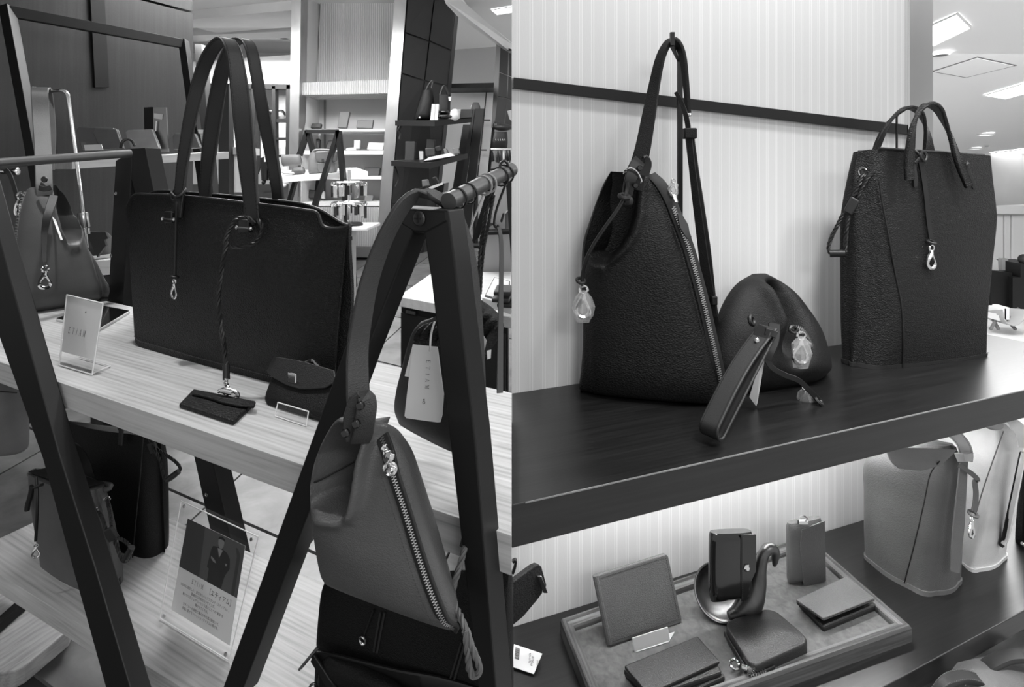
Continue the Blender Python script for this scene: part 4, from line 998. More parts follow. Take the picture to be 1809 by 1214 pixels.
# hanging rod ends at the left edge
sr = T('hang_rail', 'short chrome hanging rail with a leather strap over it at the left edge', 'rail', P(10, 310, 1.9))
sr.part('rod', MB().tube([P(-60, 303, 1.9), P(24, 303, 1.9)], .008, 12), 'chrome')
sr.part('end_cap', MB().lathe([(.011, 0), (.012, .004), (.012, .014), (.009, .016)], P(24, 303, 1.9), XX, 16), 'chrome')
sr.part('strap', MB().ribbon(vpath([(9, 300, 1.885), (17, 308, 1.88), (25, 330, 1.88), (34, 362, 1.88)], 16), .014, .004, XX), 'leather_strap')
# acrylic notice with the photographed figure
no = T('notice_stand', 'clear acrylic block notice with a grey portrait photo and printed text on the lower board', 'sign', G(350, 1130, ZL))
A, B = G(288, 1091, ZL), G(410, 1166, ZL); NPL = plane3(A, B, P(325, 884, A.y + .055))
q = [(288, 1090), (410, 1165), (461, 947), (325, 884)]
no.part('front_block', MB().prism([NPL(*p) for p in q], NPL.n * .006), 'acrylic', smooth=0)
no.part('back_block', MB().prism([NPL(*p) - NPL.n * .001 for p in q], -NPL.n * .006), 'acrylic', smooth=0)
mb = MB(); [mb.tube([NPL(*q[i]) + NPL.n * .006, NPL(*q[(i + 1) % 4]) + NPL.n * .006], .0011, 6) for i in range(4)]; no.part('polished_edge', mb, 'acrylic_edge')
for u, v in ((331, 893), (450, 951), (405, 1153), (296, 1086)): no.part('magnet', MB().disc(NPL(u, v) + NPL.n * .0065, .0035, NPL.n, .002), 'steel')
NN = NPL.n * .0068
pq = [(302, 1077), (399, 1137), (433, 965), (331.5, 916)]
# print in the sheet's own coordinates
O_, X_, Y_ = NPL(331.5, 916), NPL(433, 965) - NPL(331.5, 916), NPL(302, 1077) - NPL(331.5, 916)
def NS(x, y, k=0.0): return O_ + X_ * x + Y_ * y + NPL.n * (-.0004 + k)
sheet = no.part('printed_sheet', MB().prism([NS(0, 0), NS(1, 0), NS(1, 1), NS(0, 1)], -NPL.n * .0004), 'paper', smooth=0)
def flat(name, pts, m, k, sub=sheet): return no.part(name, MB().add([NS(x, y, k) for x, y in pts], [tuple(range(len(pts)))]), m, sub=sub, smooth=0)
PH = .535
simple('print_dark', 62, .8); simple('print_mid', 84, .8); simple('print_suit', 44, .8); simple('print_skin', 128, .8); simple('print_shirt', 140, .8)
flat('printed_photo', [(0, 0), (1, 0), (1, PH), (0, PH)], 'print_mid', .0001)
flat('printed_shade', [(0, 0), (.32, 0), (.36, PH), (0, PH)], 'print_dark', .00015)
flat('printed_shade', [(.86, .06), (.90, .06), (.95, .12), (.95, PH), (.90, PH), (.90, .14)], 'print_dark', .00015)
flat('printed_suit', [(.50, .155), (.62, .13), (.74, .155), (.80, .20), (.82, .30), (.78, .36), (.76, .40), (.735, PH), (.50, PH), (.495, .40), (.46, .39), (.47, .30), (.48, .20)], 'print_suit', .0002)
flat('printed_shirt', [(.58, .15), (.67, .15), (.63, .24)], 'print_shirt', .00025)
flat('printed_head', [(.57, .06), (.60, .035), (.645, .035), (.675, .06), (.67, .11), (.645, .145), (.61, .145), (.58, .11)], 'print_skin', .00025)
flat('printed_hair', [(.565, .065), (.58, .03), (.625, .018), (.67, .03), (.682, .07), (.66, .05), (.60, .048)], 'ink', .0003)
flat('printed_hand', [(.50, .26), (.56, .28), (.60, .31), (.55, .31), (.50, .285)], 'print_skin', .0003)
flat('printed_hand', [(.74, .265), (.77, .26), (.77, .285), (.745, .29)], 'print_skin', .0003)
exn, eyn = X_.normalized(), -Y_.normalized()
no.part('lettering', lettering('ETIAM', NS(.26, .635, .0002), exn * .0062, eyn * .0078, .85, .30, NPL.n * 0), 'ink', sub=sheet, smooth=0)
def line(s, x, y, sz, m='ink'): no.part('printed_text', text_mb(s, NS(x, y, .0002), exn, eyn, sz, NPL.n * 0), m, sub=sheet, smooth=0)
LX = X_.length
line('［エティアム］', .53, .64, LX * .062)
for k, (s, n) in enumerate((('2020年に誕生した、東京発のバッグブランド「エティアム」。', 27), ('普遍的な日本的なデザインが、', 14), ('新たなラグジュアリーという選ぶことへの“意味”を', 23), ('輝かせてくれる。', 8), ('デザイナーの個性と職人の手仕事を融合させ、', 21), ('永遠に愛せるファッションアイテムの輝きを。', 21))):
    line(s, .5 - n * .031 / 2, .705 + k * .042 + (k > 3) * .012, LX * .0305, 'ink_mid')

# wooden pallet base and rod on the floor
def FL(u, v, dz): return P(u, v, (H - dz) * F / (v - (V0 - SLOPE * F)))
pq = [(-80, 1075), (60, 1010), (150, 1040), (122, 1112), (60, 1163), (44, 1176), (28, 1184), (5, 1188), (-80, 1190)]
pb = T('floor_platform', 'rounded wooden floor platform under the stand at the lower left', 'platform', FL(40, 1150, .03))
mb = MB().prism([FL(u, v, .07) for u, v in pq], (0, 0, -.045)); rot_put('slab', mb, 'base_wood', pb.base, 1.05, 0, .004, pb.o)
pb.part('rod', MB().box((FL(-40, 1138, .085) + FL(60, 1050, .085)) / 2, (FL(60, 1050, .085) - FL(-40, 1138, .085)) / 2, Vector((.012, 0, 0)), UP * .012), 'frame_black', smooth=0)
pb.part('foot_block', MB().prism([FL(u, v, .10) for u, v in ((10, 1040), (38, 1055), (48, 1045), (20, 1030))], (0, 0, .10)), 'frame_black', smooth=0)
# ------------------------------------------------------------------ right-hand bay, upper shelf
rb = T('hobo_bag', 'black pebbled leather triangular bag with a silver zip standing against the striped wall', 'bag', G(1150, 695, ZS))
a, b2 = G(1024, 690, ZS), G(1281, 712, ZS); RHP = vplane(a, b2, .04)
rows = [(1026, 690, 1279, 711, .35), (1023, 682, 1281, 704, .7), (1027, 650, 1275, 672, .95), (1030, 600, 1264, 618, 1), (1030, 550, 1252, 565, 1), (1028, 500, 1240, 512, 1), (1028, 460, 1228, 468, 1), (1031, 425, 1216, 425, .95), (1042, 390, 1202, 385, .8), (1054, 355, 1187, 348, .6), (1066, 325, 1172, 320, .45), (1079, 303, 1154, 308, .22)]
r_ul = [(303, 1079), (355, 1056), (390, 1046), (425, 1036), (455, 1034), (464, 1036)]; r_ub = [(303, 1136), (340, 1130), (380, 1126), (410, 1117), (435, 1102), (455, 1084), (464, 1076)]
def rb_dent(u, v, q, k): return pocket(r_ul, r_ub, 464, .11, u, v, .010) - .005 * math.exp(-((u - 1040) / 9) ** 2) * sstep(500, 680, v)
rb.part('body', MB().pillow(rows, RHP, .052, rb_dent, 100, 150, 2.6, .5), 'leather_black', smooth=60)
def rf(u, v, o): return RHP(u, v) + RHP.n * o
zp = vpath([rf(1150, 309, .012), rf(1166, 325, .022), rf(1182, 352, .028), rf(1198, 392, .034), rf(1213, 432, .036), rf(1227, 480, .036), rf(1240, 530, .034), rf(1252, 582, .03), rf(1265, 640, .026), rf(1275, 690, .02)], 90)
z = rb.part('zip', MB().ribbon(zp, .022, .003, XX), 'zip_tape')
rb.part('zip_teeth', MB().teeth([p + RHP.n * .004 for p in zp[16:]], .0075, .0035, RHP.n, .0022), 'zip_metal', sub=z, smooth=0)
rb.part('pull_tab', MB().ribbon([p + RHP.n * .008 for p in vpath([rf(1197, 375, .034), rf(1203, 392, .036), rf(1210, 410, .038), rf(1215, 418, .038)], 16)], [.008, .013, .017, .014, .008], .004, XX), 'leather_smooth', sub=z)
wrapped_charm(rb, rf(1188, 318, .03), .028, RHP.n)
rb.part('zip_slider', MB().box(rf(1190, 350, .04), (zp[20] - zp[16]).normalized() * .009, XX * .004, RHP.n * .003), 'steel', sub=z, bevel=.002)
rb.part('inner_panel', MB().prism([rf(1077, 303, -.012), rf(1108, 306, -.012), rf(1110, 330, -.02), rf(1092, 318, -.015)], RHP.n * -.003), 'leather_mid', smooth=0)
rb.part('seam', MB().tube(vpath([rf(1046, 402, .0), rf(1070, 399, -.03), rf(1115, 398, -.03)], 20), .0014, 5), 'edge_dark')
rb.part('stitching', MB().dashes([p - XX * .016 + RHP.n * .003 for p in zp[6:-2]], .006, .0012, .0012, RHP.n), 'dark', smooth=0)
# handle rising to the hook
strap(rb, 'strap', [(1120, 335, 1.10), (1126, 300, 1.105), (1136, 260, 1.11), (1147, 200, 1.12), (1156, 150, 1.13), (1166, 105, 1.135), (1177, 80, 1.14), (1188, 70, 1.145), (1199, 80, 1.15), (1207, 105, 1.155), (1212, 150, 1.16), (1216, 200, 1.165)], [.034, .034, .026, .018, .012, .010, .010, .010], .008, [XX, XX, XX, XX * .6 - YY * .6, XX * .3 - YY, XX * .4 - YY], 'leather_black_fine', 60, st=False)
strap(rb, 'tail_strap', [(1194, 163, 1.16), (1204, 182, 1.155), (1212, 205, 1.15), (1217, 235, 1.15), (1221, 280, 1.15), (1228, 340, 1.155), (1236, 400, 1.16), (1245, 470, 1.165), (1255, 530, 1.17), (1260, 560, 1.17)], [.008, .014, .018, .020, .020, .018], .008, XX * .9 - YY * .4, 'leather_black_fine', 50, st=False)
strap(rb, 'tail_strap', [(1217, 230, 1.158), (1226, 300, 1.16), (1238, 380, 1.165), (1248, 450, 1.17), (1257, 530, 1.175), (1266, 590, 1.175)], [.018, .020, .018], .006, XX * .9 - YY * .4, 'leather_smooth', 40, st=False)
rb.part('keeper', MB().box(P(1218, 236, 1.15), XX * .013, YY * .010, UP * .011), 'leather_black_fine', bevel=.003)
rb.part('keeper', MB().box(P(1260, 530, 1.165), XX * .006, YY * .010, UP * .009), 'leather_black_fine', bevel=.002)
rb.part('rivet', MB().lathe([(.004, 0), (.004, .004), (.003, .006)], P(1216, 203, 1.15), XX - YY * .5, 12), 'chrome')
tab = rb.part('strap_tab', MB().ribbon(vpath([(1108, 345, 1.075), (1113, 320, 1.07), (1122, 296, 1.072), (1133, 283, 1.075), (1140, 290, 1.078), (1136, 310, 1.08)], 30), [.020, .022, .026, .022], .006, XX * .9 + UP * .25), 'leather_smooth')
mb = MB(); [mb.lathe([(.0052, 0), (.0052, .004), (.004, .006)], P(u, v, 1.062), -YY, 14) for u, v in ((1130, 297), (1122, 328))]; rb.part('rivet', mb, 'gunmetal', sub=tab)
rb.part('wire_ring', MB().tube(vpath([(1102, 307, 1.07), (1106, 300, 1.062), (1116, 297, 1.058), (1126, 304, 1.06), (1133, 318, 1.065), (1132, 324, 1.07)], 30), .0020, 6), 'chrome')
lace = rb.part('lace', MB().tube(vpath([(1109, 322, 1.065), (1108, 335, 1.062), (1104, 348, 1.055), (1090, 372, 1.05), (1070, 400, 1.05), (1050, 430, 1.055), (1036, 458, 1.065), (1029, 485, 1.08), (1029, 505, 1.085)], 60), .0036, 8), 'cord')
rb.part('knot', MB().torus(P(1103, 347, 1.052), .0085, .0042, Vector((.1, -.4, 1)), 14, 7).ball(P(1110, 355, 1.056), .010, 8), 'cord', sub=lace)
rb.part('knot', MB().torus(P(1026, 496, 1.085), .008, .0030, Vector((.2, -.5, 1)), 14, 7), 'cord', sub=lace)
wrapped_charm(rb, P(1031, 507, 1.082), .058, -YY)
# hook stand behind it
hk = T('bag_stand', 'slim black square-rod hook stand rising behind the triangular bag', 'stand', G(1198, 670, ZS))
z0_ = 1.215
hk.part('post', MB().box((P(1201, 103, z0_) + P(1201, 664, z0_)) / 2, XX * .0052, YY * .004, (P(1201, 103, z0_) - P(1201, 664, z0_)) / 2), 'frame_black', smooth=0)
hk.part('arm', MB().box((P(1200, 106, z0_) + P(1187, 80, 1.13)) / 2, XX * .004, (P(1200, 106, z0_) - P(1187, 80, 1.13)) / 2, UP * .004), 'frame_black', smooth=0)
hk.part('hook_tip', MB().box(P(1187.5, 69, 1.128), XX * .004, YY * .004, UP * .013), 'frame_black', smooth=0)
hk.part('base', MB().prism([G(1170, 672, ZS), G(1230, 664, ZS), G(1235, 658, ZS), G(1175, 666, ZS)], (0, 0, .004)), 'frame_black', smooth=0)
# small pouch with wrist strap
pt = T('wristlet_pouch', 'small black domed leather pouch with wrist strap and film-wrapped charms', 'pouch', G(1360, 685, ZS))
a, b2 = G(1275, 697, ZS), G(1452, 655, ZS); PTP = vplane(a, b2, .25)
rows = [(1278, 697, 1330, 698, .15), (1266, 682, 1420, 676, .6), (1260, 662, 1450, 655, .85), (1258, 640, 1451, 640, 1), (1260, 610, 1441, 610, 1), (1265, 580, 1429, 580, 1), (1274, 550, 1414, 550, .9), (1289, 520, 1396, 520, .75), (1306, 499, 1375, 499, .5), (1330, 484, 1350, 484, .2)]
def pt_dent(u, v, q, k):
    c = lerp(1337, 1352, sstep(480, 580, v))
    return -.055 * math.exp(-((u - c - 10) / 15) ** 2) * sstep(488, 520, v) * (1 - sstep(600, 660, v)) + .022 * math.exp(-((u - c + 16) / 11) ** 2) * sstep(486, 515, v) * (1 - sstep(560, 620, v)) + .018 * sstep(500, 620, v) * math.exp(-((u - 1400) / 40) ** 2) * (1 - sstep(650, 690, v))
pt.part('body', MB().pillow(rows, PTP, .062, pt_dent, 90, 110, 2.3, .5), 'leather_black_fine', smooth=60)
def pf(u, v, o): return PTP(u, v) + PTP.n * o
S_, E_ = P(1357, 578, 1.045), P(1256, 745, .93); t_ = (E_ - S_).normalized(); vw = (Vector((0, 0, H)) - (S_ + E_) / 2).normalized()
sd_ = (WV(1300) * .85 + vw * .45 - UP * .15); sd_ = (sd_ - t_ * sd_.dot(t_)).normalized(); N_ = t_.cross(sd_).normalized()
if N_.dot(vw) < 0: N_ = -N_
g_ = .014
ws_ = [S_.lerp(E_, k / 10) + N_ * .012 * sin(pi * k / 10) for k in range(11)] + [E_ + t_ * sin(a_) * g_ - N_ * g_ * (1 - cos(a_)) for a_ in (pi * .2, pi * .4, pi * .6, pi * .8)] + [(E_ - N_ * 2 * g_).lerp(S_ - N_ * .006, k / 8) for k in range(9)]
w_ = strap(pt, 'wrist_strap', ws_, .034, .005, sd_, 'leather_strap', 110, stm='edge_dark')
pt.part('strap_end', MB().ribbon(vpath([(1352, 578, 1.030), (1342, 600, 1.025), (1333, 622, 1.018), (1328, 636, 1.014)], 20), [.026, .030, .028, .012], .006, sd_), 'leather_strap', sub=w_)
pt.part('keeper', MB().ribbon(vpath([(1352, 585, 1.022), (1362, 588, 1.020), (1370, 592, 1.025)], 8), .012, .006, UP), 'leather_strap', sub=w_)
pt.part('rivet', MB().lathe([(.0048, 0), (.0048, .003), (.003, .005)], P(1336, 601, 1.017), -YY, 14), 'chrome', sub=w_)
pt.part('knot', MB().torus(P(1328, 566, 1.06), .008, .004, Vector((.6, -.6, .3)), 14, 7), 'cord')
pt.part('mouth_fold', MB().ribbon(vpath([(1368, 572, 1.045), (1366, 600, 1.035), (1358, 620, 1.03), (1352, 632, 1.03)], 20), .020, .008, XX - YY * .3), 'leather_smooth')
lace = pt.part('lace', MB().ribbon(vpath([(1352, 628, 1.03), (1362, 648, 1.03), (1385, 662, 1.05), (1410, 672, 1.07), (1430, 690, 1.08), (1445, 706, 1.09), (1449, 712, 1.09)], 40), .010, .005, UP + XX * .5), 'cord')
pt.part('lace_end', MB().torus(P(1446, 708, 1.085), .008, .0034, Vector((.5, -.3, .6)), 14, 7), 'cord', sub=lace)
wrapped_charm(pt, P(1423, 682, 1.10), .040, Vector((-.3, -.5, .8)))
zq = vpath([(1398, 580, 1.13), (1412, 580, 1.14), (1424, 592, 1.155), (1436, 615, 1.18), (1446, 640, 1.22)], 40)
z = pt.part('zip', MB().teeth(zq, .008, .004, PTP.n, .003), 'zip_metal', smooth=0)
pt.part('zip_end', MB().torus(P(1401, 582, 1.125), .010, .0032, PTP.n, 16, 6, .6), 'leather_smooth', sub=z)
wrapped_charm(pt, P(1415, 588, 1.12), .060, -YY)
pt.part('price_card', MB().prism([P(1345, 630, 1.04), P(1352, 628, 1.04), P(1338, 712, 1.07), P(1336, 718, 1.07), P(1324, 702, 1.07)], (0, .0008, 0)), 'paper', smooth=0)
# tall bucket tote at the end of the shelf
bt = T('bucket_tote', 'tall black pebbled leather bucket tote with two short handles and a silver charm', 'bag', G(1600, 645, ZS))
dL, dF_, dR = .45 / .340, .45 / .355, .45 / .330
lv = [((1478, 639), (1549, 655), (1746, 630)), ((1477, 632), (1552, 648), (1747, 624)), ((1474, 560), (1574, 585), (1749, 560)), ((1473, 470), (1575, 480), (1757, 470)), ((1473, 400), (1568, 400), (1765, 395)), ((1477, 360), (1560, 355), (1764, 365)), ((1487, 310), (1551, 302), (1758, 315)), ((1497, 270), (1549, 262), (1754, 275))]
lev = [four(P(*l, dL), P(*f, dF_), P(*r, dR)) for l, f, r in lv]
m1 = MB(); m1.boxloft(lev, [.03, .035, .012, .02], 40, 6, 8, True, .010); body = bt.part('body', m1, 'leather_bucket', smooth=60)
def bface(f, lvl):      # point on the broad front face: f 0..1 from the seam corner to the right, lvl 0..1 bottom to top
    k = lvl * (len(lev) - 1); i = min(int(k), len(lev) - 2); t = k - i
    return lev[i][1].lerp(lev[i + 1][1], t).lerp(lev[i][2].lerp(lev[i + 1][2], t), f)
bn = Vector((lev[4][2] - lev[4][1])); bn = Vector((bn.y, -bn.x, 0)).normalized()
BFP = vplane(lev[0][1], lev[0][2], 0)
def bf(u, v, o=.0): return BFP(u, v) + BFP.n * o
m1 = MB(); m1.boxloft([[p + (p - sum(lev[0], Vector()) / 4) * .02 for p in lev[0]], [p + (p - sum(lev[1], Vector()) / 4) * .02 for p in lev[1]]], [.03, .035, .012, .02], 2, 6, 8, True, .010)
bt.part('base_piping', m1, 'leather_strap')
bt.part('seam', MB().tube(vpath([bf(1592, 648, .004), bf(1590, 600, .008), bf(1586, 540, .009), bf(1576, 480, .007), bf(1566, 420, .006), bf(1556, 360, .004), bf(1551, 320, .003)], 50), .0018, 6), 'edge_dark', sub=body)
ctop = sum(lev[-1], Vector()) / 4
bt.part('rim', MB().tube(vpath([lev[-1][1].lerp(ctop, .05) + UP * .001, lev[-1][1].lerp(lev[-1][2], .4) + BFP.n * .008, lev[-1][2].lerp(lev[-1][1], .08)], 30), .0028, 6), 'edge_dark')
hA = strap(bt, 'handle', [(1607, 318, 1.255), (1606, 290, 1.255), (1608, 260, 1.255), (1613, 225, 1.255), (1624, 198, 1.26), (1640, 185, 1.27), (1656, 193, 1.285), (1668, 215, 1.295), (1680, 245, 1.30), (1688, 270, 1.30), (1696, 292, 1.30), (1712, 330, 1.30)], [.020, .022, .030, .034, .030, .028, .026, .020, .018], .008, [XX, XX, XX * .9 + YY * .2, XX * .3 + YY * .9, YY + XX * .2, YY * .7 + XX * .6, XX, XX], 'leather_bucket', 70, stm='edge_dark')
hB = strap(bt, 'handle', [(1545, 272, 1.42), (1553, 250, 1.42), (1565, 225, 1.42), (1583, 203, 1.42), (1605, 190, 1.42), (1625, 200, 1.43), (1636, 230, 1.44), (1640, 262, 1.45), (1641, 285, 1.45)], [.016, .018, .024, .030, .034, .036, .036], .008, [XX, XX * .7 + YY * .5, YY, YY, YY * .6 + XX * .7, XX], 'leather_bucket', 60, st=False)
for (u, v, nm) in ((1607, 330, 0), (1712, 330, 1)):
    pass
bt.part('strap_end', MB().ribbon([bf(1604, 280, .012), bf(1605, 300, .012), bf(1608, 318, .012), bf(1609, 330, .010)], [.014, .014, .012, .008], .005, XX), 'leather_strap', sub=hA, bevel=.0008)
bt.part('strap_end', MB().ribbon([bf(1694, 288, .012), bf(1700, 305, .012), bf(1708, 322, .012), bf(1713, 333, .010)], [.016, .016, .012, .008], .005, XX), 'leather_strap', sub=hA, bevel=.0008)
mb = MB().lathe([(.0065, 0), (.0065, .004), (.004, .006)], bf(1695, 292, .015), BFP.n, 16); bt.part('rivet', mb, 'leather_smooth', sub=hA)
lace = bt.part('lace', MB().tube(vpath([bf(1602, 262, .012), bf(1607, 272, .020), bf(1616, 285, .022), bf(1622, 276, .020), bf(1618, 268, .016), bf(1608, 280, .020), bf(1603, 288, .018)], 30), .0032, 7).ribbon(vpath([bf(1614, 286, .016), bf(1620, 310, .014), bf(1624, 350, .016), bf(1628, 390, .016), bf(1631, 420, .018)], 24), .011, .004, XX), 'cord')
bt.part('knot', MB().torus(bf(1631, 426, .018), .008, .0035, Vector((.1, -.3, 1)), 14, 6), 'cord', sub=lace)
charm(bt, bf(1632, 432, .018), .052, BFP.n)
SFP = vplane(lev[2][0], lev[2][1], 0)
def sf(u, v, o=.0): return P(u, v, 1.0) * 0 + (SFP(u, v) + SFP.n * o)
bt.part('eyelet', MB().torus(sf(1525, 304, .004), .009, .0026, SFP.n, 18, 6), 'chrome')
cb5 = bt.part('braided_cord', MB().braid(vpath([sf(1525, 306, .004), sf(1519, 322, .012), sf(1512, 338, .014), sf(1508, 346, .014)], 20), .0046).braid(vpath([sf(1546, 302, .002), sf(1534, 312, .012), sf(1524, 328, .014), sf(1515, 350, .014)], 20), .0044).braid(vpath([sf(1490, 376, .016), sf(1480, 396, .018), sf(1470, 416, .020), sf(1464, 436, .020), sf(1467, 446, .020)], 24), .0046).braid(vpath([sf(1500, 380, .016), sf(1496, 400, .018), sf(1494, 425, .018), sf(1493, 444, .018)], 24), .0046), 'cord')
bt.part('sleeve', MB().box(sf(1504, 363, .018), (sf(1517, 354, .018) - sf(1505, 347, .018)) * .62, SFP.n * .005, (sf(1511, 350, .018) - sf(1497, 376, .018)) * .5), 'leather_strap', sub=cb5, bevel=.003)
bt.part('toggle', MB().tube([sf(1466, 446, .020), sf(1493, 446, .018)], .0085, 12), 'leather_smooth', sub=cb5)
bt.part('stitching', MB().dashes(vpath([bf(1556, 648, .010), bf(1600, 645, .015), bf(1680, 634, .012), bf(1742, 622, .004)], 40), .006, .0012, .001, BFP.n), 'edge_dark', smooth=0)
sm = T('bag_stand', 'thin black stand rod showing through the handles of the bucket tote', 'stand', P(1584, 300, 1.52))
sm.part('rod', MB().tube([P(1584, 206, 1.515), P(1585, 560, 1.515)], .0028, 8), 'frame_black'); sm.part('cap', MB().ball(P(1584, 205, 1.515), .004, 8), 'frame_black')

# ------------------------------------------------------------------ lower shelf
gr = T('bucket_bag', 'grey leather bucket bag with pale strap beside the white bag on the lower shelf', 'bag', G(1620, 1020, ZS2))
dL, dF_, dR = .92 / .685, .92 / .758, .92 / .730
lv = [((1521, 985), (1634, 1058), (1705, 1030)), ((1520, 978), (1637, 1050), (1706, 1022)), ((1518, 930), (1650, 990), (1709, 965)), ((1518, 870), (1662, 910), (1712, 890)), ((1519, 820), (1672, 845), (1714, 830)), ((1530, 795), (1680, 812), (1716, 800)), ((1550, 775), (1690, 795), (1716, 785))]
lev = [four(P(*l, dL), P(*f, dF_), P(*r, dR)) for l, f, r in lv]
for i, k in ((5, .15), (6, .3)):
    c = sum(lev[i], Vector()) / 4; lev[i] = [p.lerp(c, k) for p in lev[i]]
m1 = MB(); m1.boxloft(lev, [.026, .03, .026, .026], 34, 6, 8, True, .008); body = gr.part('body', m1, 'leather_shelfgrey', smooth=60)
m1 = MB(); m1.boxloft([[p + (p - sum(lev[0], Vector()) / 4) * .03 for p in lev[0]], [p + (p - sum(lev[1], Vector()) / 4) * .03 for p in lev[1]]], [.026, .03, .026, .026], 2, 6, 8, True, .008); gr.part('base_piping', m1, 'leather_mid')
GFP = vplane(lev[0][0], lev[0][1], 0)
def gf(u, v, o=0): return GFP(u, v) + GFP.n * o
gr.part('seam', MB().tube(vpath([gf(1601, 1029, .007), gf(1618, 960, .005), gf(1634, 890, .004), gf(1645, 838, .004), gf(1660, 815, .0)], 30), .0013, 6), 'edge_dark', sub=body)
gr.part('flap', MB().pillow([(1588, 828, 1628, 832, .3), (1576, 818, 1660, 822, 1), (1568, 805, 1680, 806, 1), (1564, 790, 1690, 795, 1)], Plane(P(1620, 810, 1.20), -YY + UP * .6), .006, None, 20, 16), 'leather_mid', smooth=60)
gs = strap(gr, 'strap', [(1705, 812, 1.225), (1706, 800, 1.222), (1702, 786, 1.222), (1692, 773, 1.23), (1678, 762, 1.24), (1660, 755, 1.25)], [.026, .026, .024, .024], .008, XX * .8 - YY * .5, 'leather_pale', 30, stm='mid')
gr.part('strap_down', MB().ribbon(vpath([(1703, 812, 1.208), (1699, 860, 1.205), (1694, 920, 1.20), (1689, 975, 1.20), (1687, 1010, 1.20)], 24), [.014, .018, .020, .016], .006, XX - YY * .4), 'leather_mid', sub=gs)
gr.part('keeper', MB().ribbon(vpath([(1690, 808, 1.215), (1704, 808, 1.205), (1716, 806, 1.215)], 10), .018, .007, UP), 'leather_pale', sub=gs)
lace = gr.part('lace', MB().ribbon(vpath([(1694, 822, 1.205), (1706, 830, 1.195), (1718, 838, 1.19), (1727, 848, 1.19), (1722, 852, 1.19), (1724, 870, 1.19), (1723, 890, 1.19), (1720, 903, 1.19)], 40), .010, .004, XX + UP * .5), 'cord_grey')
gr.part('knot', MB().torus(P(1719, 908, 1.19), .008, .003, Vector((.1, -.3, 1)), 14, 6), 'cord_grey', sub=lace)
charm(gr, P(1717, 913, 1.188), .042, -YY + XX * .6)
wb = T('bucket_bag', 'white pebbled leather bucket bag with dark-edged strap on the lower shelf', 'bag', G(1745, 1000, ZS2))
dL, dF_, dR = 1.47, .92 / .715, .92 / .686
lv = [((1640, 940), (1716, 1016), (1783, 986)), ((1640, 934), (1718, 1009), (1784, 980)), ((1640, 900), (1735, 950), (1790, 920)), ((1642, 850), (1750, 880), (1803, 850)), ((1644, 800), (1762, 810), (1815, 795)), ((1655, 770), (1768, 770), (1820, 760)), ((1680, 745), (1770, 745), (1810, 742))]
lev = [four(P(*l, dL), P(*f, dF_), P(*r, dR)) for l, f, r in lv]
for i, k in ((5, .1), (6, .3)):
    c = sum(lev[i], Vector()) / 4; lev[i] = [p.lerp(c, k) for p in lev[i]]
m1 = MB(); m1.boxloft(lev, [.026, .03, .026, .026], 34, 6, 8, True, .008); wb.part('body', m1, 'leather_white', smooth=60)
m1 = MB(); m1.boxloft([[p + (p - sum(lev[0], Vector()) / 4) * .03 for p in lev[0]], [p + (p - sum(lev[1], Vector()) / 4) * .03 for p in lev[1]]], [.026, .03, .026, .026], 2, 6, 8, True, .008); wb.part('base_piping', m1, 'leather_white')
wb.part('strap_down', MB().ribbon(vpath([(1806, 800, 1.262), (1796, 850, 1.268), (1785, 905, 1.285), (1775, 950, 1.30), (1769, 965, 1.302)], 30), [.012, .022, .026, .020], .008, XX + YY * .7), 'edge_dark')
wb.part('strap_down', MB().ribbon(vpath([(1809, 800, 1.257), (1799, 850, 1.263), (1788, 905, 1.28), (1778, 950, 1.295), (1772, 962, 1.297)], 30), [.010, .018, .021, .014], .008, XX + YY * .7), 'leather_white')
wb.part('seam', MB().tube(vpath([(1773, 762, 1.255), (1752, 820, 1.26), (1735, 870, 1.265), (1722, 915, 1.27)], 20), .0012, 5), 'mid')
strap(wb, 'strap', [(1811, 790, 1.25), (1806, 766, 1.25), (1792, 750, 1.26), (1775, 738, 1.28)], .026, .008, XX * .8 - YY * .5, 'leather_white', 20, st=False)
wb.part('film_wrapped_charm', MB().ball(P(1757, 752, 1.22), .016, 8, (1.3, .5, .6)), 'brushed')
xb = T('bucket_bag', 'black bag at the right edge behind the white bucket bag', 'bag', G(1815, 980, ZS2))
m1 = MB(); m1.boxloft([four(P(1786, 985, 1.41), P(1830, 1000, 1.36), P(1900, 990, 1.42)), four(P(1786, 930, 1.41), P(1830, 940, 1.36), P(1900, 930, 1.42)), four(P(1796, 830, 1.42), P(1832, 830, 1.38), P(1900, 830, 1.42))], .03, 16, 5, 5, True, .004)
xb.part('body', m1, 'leather_black', smooth=60); xb.part('stud', MB().ball(P(1808, 962, 1.372), .006), 'steel')

